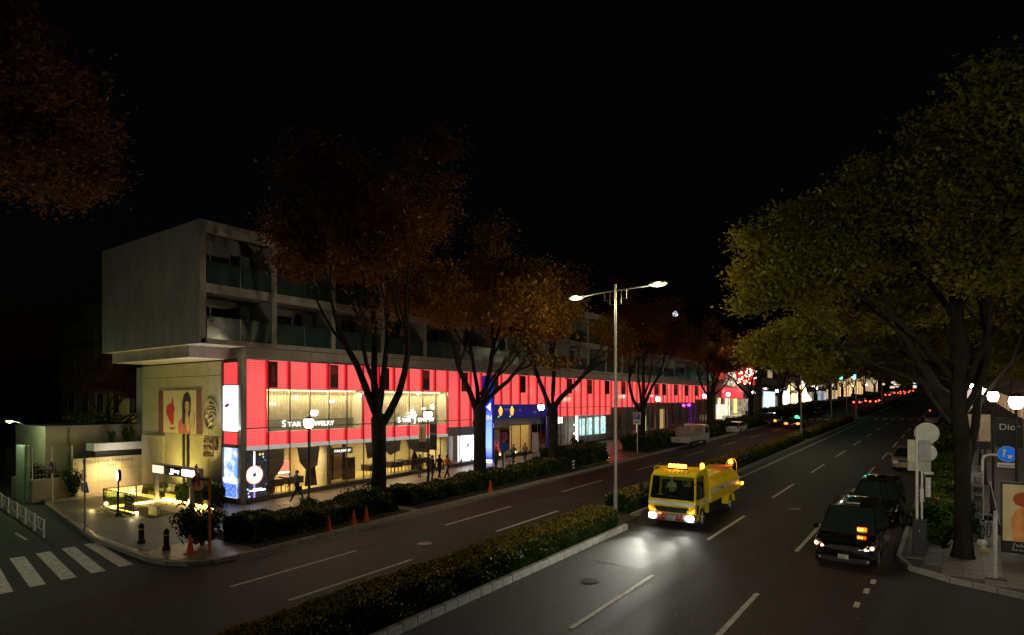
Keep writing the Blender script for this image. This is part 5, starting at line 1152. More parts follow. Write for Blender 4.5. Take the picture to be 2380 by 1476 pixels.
for sx in (-1, 1):
    b = MB(); b.tube([(sx * (HW - .05), .1, 2.25), (sx * (HW + .28), -.12, 2.2), (sx * (HW + .28), -.12, 1.6)], .018, 5); b.build('mirror_arm', BPL, tk)
    b = MB(); b.box(sx * (HW + .28) - .09, sx * (HW + .28) + .09, -.17, -.09, 1.72, 2.15); tp(b, 'mirror', BPL, bevel=.02)
b = MB(); b.box(HW - .6, HW - .35, -.1, 0, 2.2, 2.42); tp(b, 'mirror', BPL, bevel=.02)
b = MB(); b.box(-HW + .1, HW - .1, .15, .6, 1.40, 1.5); tp(b, 'dashboard', M['black'])
b = MB(); b.box(-HW + .1, HW - .1, 1.55, 1.85, 1.06, 2.1); tp(b, 'seat_back', mat('seat_grey', (.05, .05, .05), .8))
b = MB(); b.box(.28, .62, .9, .95, 1.95, 2.25); tp(b, 'hanging_notice', mat('notice_ochre', (.5, .36, .08), .6))
b = MB(); b.box(-HW + .08, HW - .08, 1.92, 1.98, 1.4, 2.5); tp(b, 'cab_back', YEL)
b = MB(); b.tube([(-HW + .12, .55, 2.68), (-HW + .12, .5, 2.86), (-HW + .2, .6, 2.92), (-.7, .8, 2.92)], .022, 6); tp(b, 'roof_rail', YEL)
# chassis and tank
b = MB(); b.box(-.5, .5, 1.6, 7.4, .55, .8); b.box(-1.0, 1.0, 2.3, 3.2, .45, .8); b.box(-1.05, -.7, 3.2, 4.6, .45, .85); b.box(.7, 1.05, 3.2, 4.2, .5, .85); tp(b, 'chassis', BPL)
sec = [(-1.1, 1.02), (1.1, 1.02), (1.14, 1.12), (1.14, 1.68), (1.06, 1.80), (.72, 2.18), (.5, 2.27), (-.5, 2.27), (-.72, 2.18), (-1.06, 1.80), (-1.14, 1.68), (-1.14, 1.12)]
b = MB(); b.prism([(x, 2.25, z) for x, z in sec], (0, 5.1, 0)); tp(b, 'tank', YEL, bevel=.04)
for k in range(3):
    b = MB(); b.prism([(x * 1.008, 3.2 + k * 1.4, 1.0 + (z - 1.0) * 1.008) for x, z in sec], (0, .03, 0)); tp(b, 'tank_seam', YEL)
b = MB(); b.box(1.142, 1.155, 2.35, 7.2, 1.44, 1.62); b.box(-1.155, -1.142, 2.35, 7.2, 1.44, 1.62); tp(b, 'white_stripe', M['white_metal'])
lettering('道路清掃', (1.158, 3.9, 1.48), ROT_S, .13, mat('print_grey', (.2, .2, .2), .6), tk, name='side_text')
b = MB(); b.prism([(1.12, 2.2, 1.30), (1.12, 7.35, 1.30), (1.12, 7.35, 1.02), (1.12, 5.0, 1.02), (1.12, 2.2, 1.02)], (.06, 0, 0)); b.box(-1.18, -1.12, 2.2, 7.35, 1.02, 1.3); tp(b, 'side_skirt', YEL, bevel=.01)
b = MB(); b.lathe([(.28, 2.2), (.28, 2.42), (.2, 2.46), (.2, 2.54)], (.0, 3.4, 0), 14); b.box(-.1, .1, 3.2, 3.6, 2.5, 2.58); tp(b, 'tank_hatch', YEL)
b = MB(); b.lathe([(.2, 2.2), (.2, 2.35)], (.3, 4.8, 0), 12); tp(b, 'tank_hatch', YEL)
b = MB(); b.tube([(1.04, 7.3, 1.3), (1.0, 7.3, 2.45), (.92, 7.3, 2.62), (.75, 7.3, 2.68), (.55, 7.3, 2.6), (.45, 7.3, 2.4), (.45, 7.3, 2.2)], .02, 6); b.tube([(.8, 2.3, 2.12), (.85, 7.2, 2.3)], .025, 5); tp(b, 'rear_hoop', YEL)
b = MB(); b.box(-.1, .85, 5.6, 7.1, 2.27, 2.33); tp(b, 'walkway', mat('walkway_red', (.6, .15, .05), .6))
for x in (-.95, .95):
    wheel(tk, x, 1.15, .47, .27, rimm=M['white_metal']); wheel(tk, x, 5.7, .47, .27, rimm=M['white_metal']); wheel(tk, x * .66, 5.7, .47, .27, rimm=M['white_metal'])
    b = MB(); pts = [(5.7 + .62 * math.cos(a), .5 + .60 * math.sin(a)) for a in [PI * i / 10 for i in range(11)]]; pin = [(5.7 + .56 * math.cos(a), .5 + .54 * math.sin(a)) for a in [PI * i / 10 for i in range(10, -1, -1)]]
    b.prism([(x * 1.25, y, z) for y, z in pts + pin], (-.35 if x > 0 else .35, 0, 0)); tp(b, 'fender', YEL)
def beacon(x, y, z, r=.085, h=.17, nm='beacon'):
    b = MB(); b.lathe([(r * .8, 0), (r, .03), (r, h * .7), (r * .7, h), (.01, h * 1.08)], (x, y, z), 12); tp(b, nm, BEA)
for x, r in ((-.42, .1), (-.22, .1), (-.02, .12), (.18, .12), (.34, .07)): beacon(x, 1.0, 2.84, r)
b = MB(); b.box(-.55, .45, .9, 1.1, 2.79, 2.84); tp(b, 'beacon_base', BPL)
beacon(.72, 2.35, 2.75, .1, .2); beacon(.74, 7.1, 2.40, .12, .22); beacon(1.28, 7.4, 1.25, .075, .14, 'marker_lamp')
b = MB(); b.box(.6, .84, 2.28, 2.42, 2.2, 2.75); b.box(1.1, 1.3, 7.36, 7.44, 1.15, 1.25); tp(b, 'lamp_bracket', YEL)
for p in ((-.1, .95, 3.15), (.72, 2.35, 3.1), (.6, 7.1, 2.95)): light('POINT', 'beacon_light', p, 9, (1, .35, .04), .12, parent=tk)
b = MB(); b.box(-.62, -.48, -.11, -.09, .72, .78); tp(b, 'fog_lamp', AMB)
light('POINT', 'front_fill_of_headlamps', (0, -1.4, .5), 3, (1, .95, .85), .2, parent=tk)

# ---- cars
PBLK = mat('car_paint_black', (.006, .006, .007), .12, .1, vary=0, coat=1.0, spec=.7)
PWHT = mat('car_paint_white', (.55, .55, .52), .3, 0, vary=.05, coat=.6)
PSIL = mat('car_paint_silver', (.42, .42, .42), .3, .5, vary=.05, coat=.5)
def car(name, label, cat, x, y, away, L=4.7, W=1.85, H=1.6, hood=1.15, nose=.82, belt=1.02, a=1.0, b_=1.75, c_=None, d_=None, tailh=None, paint=PBLK, head=None, tail=None, rw=.34, plate=None, group=None):
    c_ = L - .75 if c_ is None else c_; d_ = L - .12 if d_ is None else d_; tailh = belt if tailh is None else tailh
    t = thing(name, label, cat, (x, y + (L if away else 0), gz(y + (L if away else 0))), PI if away else 0, group, rotx=-SL if away else SL)
    def tp_(mb, nm, m, **k): return mb.build(nm, m, t, **k)
    yf, yr = .88, L - .9; R_ = rw + .07
    ys_ = sorted(set([0, .04, .12, .25] + [yf + R_ * math.cos(PI * i / 10) for i in range(11)] + [hood, (hood + yr) / 2] + [yr + R_ * math.cos(PI * i / 10) for i in range(11)] + [L - .25, L - .12, L - .04, L]))
    mb = MB(); rings = []
    for yy_ in ys_:
        e = min(yy_, L - yy_); hw = W / 2 * (1 - .17 * max(0, 1 - e / .55) ** 2.2)
        if yy_ < hood: q = yy_ / hood; zt = nose + (belt - nose) * q ** .8 - (.16 * max(0, 1 - yy_ / .22) ** 2)
        elif yy_ > d_ - .1 or yy_ > c_ and tailh < belt: q = min(1, max(0, (yy_ - c_) / (L - c_))); zt = belt + (tailh - belt) * min(1, q * 2) - .10 * max(0, 1 - (L - yy_) / .15) ** 2
        else: zt = belt
        zb = .20 + .12 * max(0, 1 - e / .3)
        for cy in (yf, yr):
            if abs(yy_ - cy) < R_: zb = max(zb, rw + math.sqrt(max(0, R_ ** 2 - (yy_ - cy) ** 2)))
        zb = min(zb, zt - .16); h_ = zt - zb
        half = [(hw - .2, zb), (hw - .015, zb), (hw, zb + h_ * .3), (hw - .01, zb + h_ * .62), (hw - .045, zt - .06), (hw - .11, zt - .012), (hw * .6, zt + .015), (0, zt + .03)]
        rings.append([(xx, yy_, zz) for xx, zz in half] + [(-xx, yy_, zz) for xx, zz in reversed(half[:-1])])
    n = len(rings[0]); vs = [p for r in rings for p in r]; fs = []
    for i in range(len(rings) - 1):
        for k in range(n):
            fs.append((i * n + k, i * n + (k + 1) % n, (i + 1) * n + (k + 1) % n, (i + 1) * n + k))
    fs += [tuple(range(n - 1, -1, -1)), tuple(range((len(rings) - 1) * n, len(rings) * n))]
    mb._add(vs, fs); tp_(mb, 'body', paint, smooth=True)
    wb, wr, zb, zr = W / 2 - .07, W / 2 - .27, belt + .0, H
    def grid(P, nu=6, nv=3, bulge=(0, 0, 0), th=.0):
        A, B, C, D = [Vector(p) for p in P]; vs = []; fs = []; bu = Vector(bulge)
        for j in range(nv + 1):
            for i in range(nu + 1):
                u, v = i / nu, j / nv; p = (A * (1 - u) + B * u) * (1 - v) + (D * (1 - u) + C * u) * v + bu * (1 - (2 * u - 1) ** 2)
                vs.append(p)
        for j in range(nv):
            for i in range(nu): k = j * (nu + 1) + i; fs.append((k, k + 1, k + nu + 2, k + nu + 1))
        m_ = MB(); m_._add(vs, fs); return m_
    tp_(grid([(-wb, a, zb), (wb, a, zb), (wr, b_, zr - .05), (-wr, b_, zr - .05)], bulge=(0, -.07, .0)), 'windscreen', M['dglass'], smooth=True)
    tp_(grid([(wb, d_, zb + .02), (-wb, d_, zb + .02), (-wr, c_, zr - .05), (wr, c_, zr - .05)], bulge=(0, .05, 0)), 'rear_window', M['dglass'], smooth=True)
    mid = (a + d_) / 2 - .1
    for sx in (-1, 1):
        for q0, q1 in ((0.05, .42), (.45, .76), (.79, .95)):
            lo0, lo1 = a + (d_ - a) * q0, a + (d_ - a) * q1; up0, up1 = b_ + (c_ - b_) * q0, b_ + (c_ - b_) * q1
            m_ = MB(); m_.prism([(sx * (wb + .01), lo0, zb), (sx * (wb + .01), lo1, zb), (sx * (wr + .012), up1, zr - .07), (sx * (wr + .012), up0, zr - .07)], (-sx * .02, 0, 0)); tp_(m_, 'side_window', M['dglass'])
    m_ = MB()
    for sx in (-1, 1):
        for q in (0, .435, .775, 1):
            m_.prism([(sx * (wb + .002), a + (d_ - a) * q - .05, zb - .03), (sx * (wb + .002), a + (d_ - a) * q + .05, zb - .03), (sx * (wr + .004), b_ + (c_ - b_) * q + .04, zr - .04), (sx * (wr + .004), b_ + (c_ - b_) * q - .04, zr - .04)], (-sx * .05, 0, 0))
    tp_(m_, 'pillars', paint)
    rv_ = []; m_ = MB(); fs = []; nx, ny = 8, 8
    for j in range(ny + 1):
        for i in range(nx + 1):
            u, v = i / nx * 2 - 1, j / ny * 2 - 1; rv_.append((u * (wr + .02), b_ - .03 + (c_ - b_ + .06) * (v + 1) / 2, zr - .06 + .085 * (1 - abs(u) ** 3) * (1 - .55 * abs(v) ** 3)))
    for j in range(ny):
        for i in range(nx): k = j * (nx + 1) + i; fs.append((k, k + 1, k + nx + 2, k + nx + 1))
    m_._add(rv_, fs); tp_(m_, 'roof', paint, smooth=True)
    for sx in (-1, 1):
        m_ = MB(); hx = W / 2 - .13; m_.prism([(sx * (hx - .34), .02, nose - .22), (sx * (hx + .02), .10, nose - .19), (sx * (hx + .06), .30, nose - .04), (sx * (hx - .18), .10, nose - .07)], (0, -.045, .02)); tp_(m_, 'headlight', LENS)
        if head:
            m_ = MB(); m_.ball((sx * (hx - .02), .03, nose - .10), .07, n=8); tp_(m_, 'headlamp_bulb', head); m_ = MB(); m_.ball((sx * (hx - .22), .0, nose - .17), .05, n=8); tp_(m_, 'headlamp_bulb', head)
        m_ = MB(); m_.box(sx * (W / 2 - .30), sx * (W / 2 - .08), L - .06, L + .012, tailh - .28, tailh - .02); tp_(m_, 'tail_light', tail or TAILN, bevel=.02)
        m_ = MB(); m_.box(sx * (wb + .04), sx * (wb + .24), a + .28, a + .4, belt + .02, belt + .2); tp_(m_, 'mirror', paint, bevel=.03)
        m_ = MB(); m_.box(sx * (W / 2 - .02), sx * (W / 2 + .012), a + 1.35, a + 1.55, belt - .16, belt - .12); tp_(m_, 'door_handle', CHR)
        m_ = MB(); m_.ball((sx * (W / 2 - .28), .01, .38), .055, n=8); tp_(m_, 'fog_lamp', LENS)
    m_ = MB(); m_.prism([(-W * .24, -.005, nose - .10), (W * .24, -.005, nose - .10), (W * .2, -.005, nose - .26), (-W * .2, -.005, nose - .26)], (0, -.02, 0)); tp_(m_, 'grille', BPL)
    m_ = MB()
    for k in range(3): m_.box(-W * .23, W * .23, -.04, -.022, nose - .24 + k * .05, nose - .225 + k * .05)
    for k in range(4): m_.box(-.2 + k * .12, -.17 + k * .12, -.042, -.03, nose - .26, nose - .11)
    tp_(m_, 'grille_trim', CHR)
    for y0_, y1_ in ((-.03, .05), (L - .05, L + .03)): m_ = MB(); m_.box(-W * .38, W * .38, y0_, y1_, .25, .44); tp_(m_, 'bumper', BPL if paint is PBLK else paint, bevel=.03)
    pm = plate or mat('plate_white', (.55, .55, .5), .5)
    for yy_ in (-.045, L + .03): m_ = MB(); m_.box(-.17, .17, yy_, yy_ + .012, .40 if yy_ < 0 else .56, .56 if yy_ < 0 else .72); tp_(m_, 'licence_plate', pm)
    for xx in (-W / 2 + .12, W / 2 - .12):
        for yy_ in (yf, yr): wheel(t, xx, yy_, rw, .2)
    return t
PARK = emis('park_lamp', (1, .42, .25), 6)
s1 = car('black_van', 'black people carrier with an orange lit sign behind its windscreen, nearest at the right kerb', 'car', -3.4, 25.75, False, L=5.5, W=2.14, H=2.0, hood=1.3, nose=.98, belt=1.14, a=1.0, b_=2.35, c_=4.8, d_=5.38, head=PARK, rw=.38)
b = MB(); b.box(.32, .64, 1.12, 1.16, 1.24, 1.38); b.build('windscreen_sign', emis('taxi_sign', (1, .10, .004), 5), s1)
lettering('空車', (.33, 1.115, 1.27), ROT_F, .1, emis('taxi_sign_text', (1, .7, .05), 8), s1, name='sign_text')
b = MB(); b.box(-.22, .25, 2.5, 2.7, 2.03, 2.05); b.build('roof_plate', mat('plate_white', (.55, .55, .5), .5), s1)
lettering('品川 300', (-.12, -.05, .50), ROT_F, .05, BPL, s1, name='plate_text'); lettering('86-36', (-.14, -.05, .42), ROT_F, .09, BPL, s1, name='plate_text')
s2 = car('black_car', 'second black car parked close behind the black people carrier', 'car', -3.2, 33.9, False, L=5.0, W=2.08, H=1.98, hood=1.15, nose=1.0, belt=1.2, a=1.0, b_=1.9, c_=4.4, d_=4.85, head=None, rw=.36)
v1 = car('silver_hatchback', 'silver kei car with a yellow number plate behind the black cars', 'car', -3.25, 55.8, False, L=4.0, W=1.72, H=1.66, hood=.75, nose=.92, belt=1.05, a=.6, b_=1.3, c_=3.4, d_=3.9, paint=PSIL, rw=.32, plate=mat('plate_yellow', (.7, .5, .02), .5))
v2 = car('silver_minivan', 'silver minivan standing far up the right kerb near the crossing', 'car', -3.1, 115.5, False, L=4.8, W=1.9, H=1.75, hood=.9, nose=.95, belt=1.1, a=.8, b_=1.5, c_=4.3, d_=4.7, paint=PSIL, rw=.34)
b = MB(); b.ball((-.3, 2, 2.05), .12, n=8); b.build('roof_glow', emis('orange_dim', (1, .3, .02), 1.2), v2)
p1 = car('white_hatchback', 'white hatchback parked on the left side beside the boutique, seen from behind', 'car', -24.9, 86.0, True, L=4.6, W=1.95, H=1.55, hood=1.1, nose=.8, belt=1.0, a=.9, b_=1.8, c_=3.7, d_=4.5, paint=PWHT, rw=.33)
tx = car('dark_saloon', 'dark saloon with both tail lights glowing and green roof reflections in the left carriageway', 'car', -19.6, 97.5, True, L=4.9, W=2.1, H=1.55, hood=1.3, nose=.8, belt=.98, a=1.25, b_=2.0, c_=3.6, d_=4.3, tail=TAIL, rw=.34)
for sx in (-1, 1): b = MB(); b.ball((sx * .8, 4.92, .82), .2, sx=1.3, sz=.8, n=10); b.build('tail_glare', emis('taxi_tail_glare', (1, .10, .02), 9), tx)  # added balls that enlarge the glow of the tail lights
b = MB(); b.ball((-.35, 3.3, 1.75), .2, sx=1.3, n=8); b.build('roof_glow', emis('green_roof_glint', (.05, 1, .2), 5), tx)  # glowing balls imitate green reflections at the roof
b = MB(); b.ball((-.75, 3.6, 1.6), .08, n=6); b.build('roof_glow', emis('cyan_roof_glint', (.1, .9, 1), 5), tx)
car('dark_van', 'dark delivery van parked at the left kerb with one amber lamp showing', 'van', -23.6, 101, True, L=4.9, W=1.95, H=2.1, hood=.5, nose=1.0, belt=1.15, a=.35, b_=.9, c_=4.6, d_=4.85, rw=.34)
b = MB(); b.ball((-.9, 4.95, 1.0), .2, n=8); o = b.build('turn_signal', AMB, [c for c in COL.objects if c.name.startswith('dark_van')][0])
car('dark_saloon', 'dark saloon parked far up the left kerb', 'car', -23.3, 138, True, L=4.7, W=1.9, H=1.45, hood=1.3, nose=.8, belt=.95, a=1.2, b_=2.0, c_=3.4, d_=4.1, rw=.33)
tb_ = car('distant_car', 'distant car braking in the left carriageway, left one of the nearest brake-light cluster', 'car', -22.6, 196, True, L=4.6, W=1.95, H=1.5, hood=1.3, nose=.8, belt=.98, a=1.2, b_=2.0, c_=3.6, d_=4.2, tail=emis('far_brake', (1, .05, .02), 10), rw=.34, group='distant queue of braking cars')
b = MB(); b.ball((-.72, 4.62, .9), .24, n=8); b.build('brake_glow', emis('far_brake', (1, .05, .02), 10), tb_); b = MB(); b.ball((.72, 4.62, .9), .24, n=8); b.build('brake_glow', emis('far_brake', (1, .05, .02), 10), tb_)
far = [(-19.4, 204, 'right one of the nearest brake-light cluster'), (-22.4, 208, 'just behind the nearest brake-light cluster'), (-19.5, 214, 'last of the nearest brake-light cluster'), (-22.7, 292, 'first of the farther queue, by the kerb'), (-19.3, 322, 'second of the farther queue, beside the median'), (-22.6, 336, 'third of the farther queue, by the kerb'), (-19.4, 352, 'fourth of the farther queue, beside the median'), (-22.5, 371, 'fifth of the farther queue, by the kerb'), (-19.4, 392, 'last of the farther queue, beside the median')]
for x, y, d in far: dup(tb_, (x, y + 4.6, gz(y + 4.6)), label='distant car with glowing brake lights, ' + d)
# white flat-bed pickup
kt = thing('flatbed_truck', 'old white flat-bed truck with stained covered load parked at the left kerb', 'truck', (-24.4, 71.3, gz(71.3)), PI, rotx=-SL)
def kp(b, nm, m, **k): return b.build(nm, m, kt, **k)
WST = mat('stained_white', (.50, .47, .40), .6, vary=.6, scale=3.0, col2=(.20, .12, .07))
b = MB(); b.prism([(-1.2, .0, .5), (-1.2, .02, 1.2), (-1.2, .3, 2.05), (-1.2, .6, 2.25), (-1.2, 1.75, 2.25), (-1.2, 1.8, .5)], (2.4, 0, 0)); kp(b, 'cab', PWHT, bevel=.06)
b = MB(); b.prism([(-1.1, -.01, 1.25), (1.1, -.01, 1.25), (1.05, .27, 2.0), (-1.05, .27, 2.0)], (0, -.01, 0)); kp(b, 'windscreen', M['dglass'])
b = MB(); b.box(-.9, .9, 1.8, 1.82, 1.5, 2.05); kp(b, 'rear_window', M['dglass'])
for sx in (-1, 1): b = MB(); b.prism([(sx * 1.205, .3, 1.3), (sx * 1.205, 1.4, 1.3), (sx * 1.205, 1.4, 2.0), (sx * 1.205, .5, 2.0)], (sx * .01, 0, 0)); kp(b, 'side_window', M['dglass'])
b = MB(); b.box(-1.3, 1.3, 1.9, 6.8, .72, .85); kp(b, 'bed_floor', WST)
b = MB(); b.box(-1.34, -1.29, 1.9, 6.8, .72, 1.2); b.box(1.29, 1.34, 1.9, 6.8, .72, 1.2); b.box(-1.34, 1.34, 6.78, 6.84, .62, 1.2); b.box(-1.34, 1.34, 1.85, 1.9, .72, 2.0); kp(b, 'bed_side', PWHT)
b = MB()
for k in range(9): b.box(-1.25, 1.25, 6.845, 6.86, .66 + k * .06, .68 + k * .06)
kp(b, 'tailgate_rib', PWHT)
b = MB(); b.box(-.25, .15, 6.86, 6.88, .8, 1.0); kp(b, 'licence_plate', mat('plate_orange', (.6, .3, .03), .5))
b = MB(); b.prism([(-1.1, 1.95, .85), (1.1, 1.95, .85), (1.15, 1.95, 2.1), (-1.15, 1.95, 2.15)], (0, 2.6, 0)); b.box(-1.0, .7, 4.6, 5.8, .85, 1.5); kp(b, 'covered_load', WST, bevel=.08)
b = MB(); b.box(-.6, .6, 1, 6.5, .45, .7); kp(b, 'chassis', BPL)
for x in (-1.0, 1.0):
    for y in (.9, 5.2): wheel(kt, x, y, .36, .22)
for sx in (-1, 1): b = MB(); b.box(sx * .75, sx * 1.15, 6.7, 6.78, .5, .62); kp(b, 'tail_light', TAILN)
# ================================================================== lamps, signals, signs
LW = emis('street_lamp_glass', (1, .80, .38), 3.2)
LG = emis('globe_lamp_glass', (1, .86, .70), 22)
def mast(x, y, label, grp='tall twin-arm lamp masts on the median', lit=True, pw=600):
    t = thing('lamp_mast', label, 'street lamp', (x, y, gz(y) + .12), 0, grp)
    b = MB(); b.tube([(0, 0, 0), (0, 0, 1.6), (0, 0, 1.65), (0, 0, 12.1)], [.12, .11, .085, .06], 12); b.lathe([(.2, 0), (.2, .05), (.13, .12)], n=12); b.build('pole', M['galv'], t, smooth=False)
    b = MB(); b.tube([(-2.05, 0, 11.62), (-1.2, 0, 11.72), (0, 0, 11.76), (1.2, 0, 11.80), (2.05, 0, 11.84)], .035, 6); b.build('cross_arm', M['galv'], t)
    b = MB()
    for sx in (-1, 1):
        b.tube([(sx * .32, 0, 11.75), (sx * .32, 0, 11.05), (sx * .06, 0, 11.05)], .016, 5); b.tube([(sx * .62, 0, 11.75), (sx * .62, 0, 11.3), (sx * .36, 0, 11.3)], .016, 5)
    b.build('banner_bracket', M['galv'], t)
    for sx in (-1, 1):
        b = MB(); cx = sx * 2.35; zc = 11.74 + sx * .11
        prof = [(-.42, .05), (-.3, .12), (0, .17), (.3, .14), (.42, .07)]
        b.T = Matrix.Translation((cx, 0, zc)) @ Matrix.Diagonal((1, 1, 1, 1))
        b.prism([(-.45, -.16, 0), (-.35, -.2, .0), (.35, -.2, 0), (.45, -.16, 0), (.38, -.1, .14), (-.38, -.1, .14)], (0, .36, 0)); b.build('lamp_housing', M['galv'], t, bevel=.03)
        b = MB(); b.ball((cx, 0, zc - .005), .36, sx=1.2, sy=.55, sz=.36, n=14); b.build('lamp_glass', LW, t)  # enlarged glass imitates the glow around the lamp head
        if lit:
            light('POINT', 'mast_light', (cx, 0, zc - .3), pw, (1, .87, .54), .2, parent=t)
    return t
mast(-14.4, 29.2, 'tall galvanised twin-arm lamp mast left of the yellow truck, nearest')
mast(-14.4, -18.1, 'twin-arm lamp mast on the median behind the viewpoint, outside the picture', pw=300)
mast(-14.4, 76.5, 'second twin-arm lamp mast, rising from the median beside the dark saloon')
mast(-14.4, 124, 'third twin-arm lamp mast at the far crossing', lit=False)
mast(-14.4, 171, 'fourth twin-arm lamp mast beyond the crossing', lit=False)
mast(-14.4, 218, 'farthest twin-arm lamp mast', lit=False)
def globe(x, y, label, h=5.1, grp='lantern posts along the left pavement', power=45, base=.15, s=1.4, col=(1, .80, .62)):
    t = thing('lantern_post', label, 'street lamp', (x, y, gz(y) + base), 0, grp)
    b = MB(); b.tube([(0, 0, 0), (0, 0, .9), (0, 0, .95), (0, 0, h - .3)], [.11, .09, .055, .045], 10); b.lathe([(.17, 0), (.17, .06), (.11, .14)], n=10); b.build('post', M['black'], t)
    b = MB(); b.lathe([(.10 * s, h - .34), (.16 * s, h - .26), (.2 * s, h - .05), (.17 * s, h + .12), (.12 * s, h + .16)], n=14); b.build('lantern_glass', LG, t)  # glass oversized through s to imitate the halo around the lantern
    b = MB(); b.lathe([(.2 * s, h + .14), (.16 * s, h + .2), (.02, h + .28)], n=14); b.lathe([(.08, h - .4), (.13 * s, h - .34)], n=10); b.build('lantern_cap', M['black'], t)
    if power: light('POINT', 'lantern_light', (0, 0, h - .05), power, col, .22 * s, parent=t)
    return t
globe(8.5, 26.5, 'unseen lantern post added beyond the right picture edge to light the corner tree', h=6.0, grp='lantern posts along the right pavement', power=1900, s=1.2, col=(1, .88, .62))  # added out of view to brighten the corner tree's crown
fl_ = thing('street_lamp', 'street lamp behind the viewpoint at the right, outside the picture', 'street lamp', (9.5, -9, gz(-9)))
b = MB(); b.tube([(0, 0, 0), (0, 0, 9.6)], .08, 8); b.build('pole', M['galv'], fl_)
b = MB(); b.ball((0, .2, 9.6), .3, sz=.5, n=12); b.build('lamp_glass', LW, fl_)
_d = Vector((-9.5, 31, 3.0)) - Vector((9.5, -8.6, 9.2)); _o = light('SPOT', 'street_light', (0, .5, 9.4), 15000, (1, .93, .72), .15, (0, 0, 0), parent=fl_, spot=R(36), blend=1.0); _o.rotation_euler = _d.to_track_quat('-Z', 'Y').to_euler()
_d = Vector((0, 34, 15.5)) - Vector((9.5, -8.6, 9.2)); _o = light('SPOT', 'street_light', (0, .5, 9.5), 5200, (1, .93, .62), .15, (0, 0, 0), parent=fl_, spot=R(48), blend=1.0); _o.rotation_euler = _d.to_track_quat('-Z', 'Y').to_euler()  # added second beam aimed at the right tree's crown to brighten it
sl_ = thing('street_lamp', 'plain street lamp on the near side of the side street, outside the picture', 'street lamp', (-31.5, 3.5, gz(3.5)))
b = MB(); b.tube([(0, 0, 0), (0, 0, 7.6), (.3, .2, 8.0), (1.2, .5, 8.2)], .07, 8); b.build('pole', M['galv'], sl_)
b = MB(); b.ball((1.4, .55, 8.15), .3, sz=.4, n=12); b.build('lamp_glass', LW, sl_)
light('POINT', 'street_light', (1.4, .55, 7.9), 380, (1, .95, .78), .2, parent=sl_)
g1 = globe(-28.8, 20.9, 'dark lantern post shining in front of the jewellery shop name, nearest on the left', power=200)
g2 = globe(-28.9, 30.4, 'second lantern post on the left pavement, carrying two hanging banners', power=100)
globe(-28.8, 44.2, 'third lantern post on the left, its light showing through the tree fork', power=100)
globe(-28.8, 69.7, 'fourth lantern post on the left, beyond the blue parking sign', power=70)
for y, l, p in ((86.3, 'fifth lantern post on the left, behind the white truck', 60), (97.4, 'sixth lantern post on the left, before the red awning', 50), (112.4, 'seventh lantern post on the left, under the lit gable', 50), (129.6, 'eighth lantern post on the left, beyond the gable', 0), (150, 'ninth lantern post on the left', 0), (172, 'tenth lantern post on the left, by the golden display', 0), (190, 'eleventh lantern post on the left', 0), (214, 'twelfth lantern post on the left', 0), (240, 'thirteenth lantern post on the left', 0), (280, 'farthest lantern post on the left', 0)): globe(-28.8, y, l, power=p)
r1 = globe(1.93, 31.6, 'large lantern post at the right edge behind the golden poster', h=5.95, grp='lantern posts along the right pavement', power=900, s=1.25, col=(1, .88, .68))
r2 = globe(1.5, 39.5, 'second lantern post on the right, carrying a figure banner and a black banner', h=6.0, grp='lantern posts along the right pavement', power=800, s=1.2, col=(1, .88, .68))
for y, l in ((50, 'third lantern post on the right'), (61, 'fourth lantern post on the right'), (73, 'fifth lantern post on the right'), (88, 'sixth lantern post on the right')): globe(1.5, y, l + ', glimpsed between branches', h=6.0, grp='lantern posts along the right pavement', power=260, s=1.1, col=(1, .88, .68))
for y, l in ((105, 'seventh'), (125, 'eighth'), (150, 'ninth'), (180, 'tenth')): globe(1.5, y, l + ' lantern post on the right, far up the kerb', h=6.0, grp='lantern posts along the right pavement', power=120)
def pole_banner(label, x, y, z, wd, h, top, bot, figure, side, word=None):
    t = thing('pole_banner', label, 'banner', (x, y, z))
    b = MB(); b.box(0, wd, -.012, .012, -h, 0); b.box(0, wd, -.0125, .0125, -h, -h + .001); b.build('cloth', top, t)
    b = MB(); b.box(-.002, wd + .002, -.016, .016, -h, -h * .78); b.build('lower_band', bot, t)
    b = MB(); b.tube([(-.06 if side > 0 else wd + .06, 0, .01), (wd if side > 0 else 0, 0, .01)], .012, 5); b.tube([(-.06 if side > 0 else wd + .06, 0, -h - .01), (wd if side > 0 else 0, 0, -h - .01)], .012, 5); b.build('bracket', M['dkmetal'], t)
    if figure:
        b = MB(); b.prism([(wd * .25, -.014, -h * .76), (wd * .55, -.014, -h * .76), (wd * .45, -.014, -h * .45), (wd * .5, -.014, -h * .28), (wd * .4, -.014, -h * .12), (wd * .26, -.014, -h * .18), (wd * .3, -.014, -h * .42)], (0, -.004, 0)); b.build('print', mat('print_figure', (.45, .13, .05), .6), t)
    if word: lettering(word, (wd * .12, -.018, -h * .42), ROT_F, wd * .42, mat('print_white', (.75, .75, .72), .5), t, name='print')
    return t
CR = mat('banner_cream', (.62, .50, .32), .6, vary=.2); BK = mat('banner_black', (.012, .012, .014), .6)
pole_banner('cream hanging banner with an orange figure, left side of the second lantern post', -29.72, 30.4, gz(30.4) + 4.55, .62, 1.55, CR, BK, True, -1)
pole_banner('black hanging banner with white lettering, right side of the second lantern post', -28.72, 30.4, gz(30.4) + 4.55, .62, 1.7, BK, BK, False, 1, 'Dior')
pole_banner('cream hanging banner with a rust-coloured figure, at the right-hand pavement', .45, 39.5, gz(39.5) + 5.15, .95, 1.75, CR, BK, True, -1)
pole_banner('black hanging banner with large white lettering, at the right-hand pavement', 1.6, 39.5, gz(39.5) + 5.0, 1.05, 1.45, BK, BK, False, 1, 'Dior')
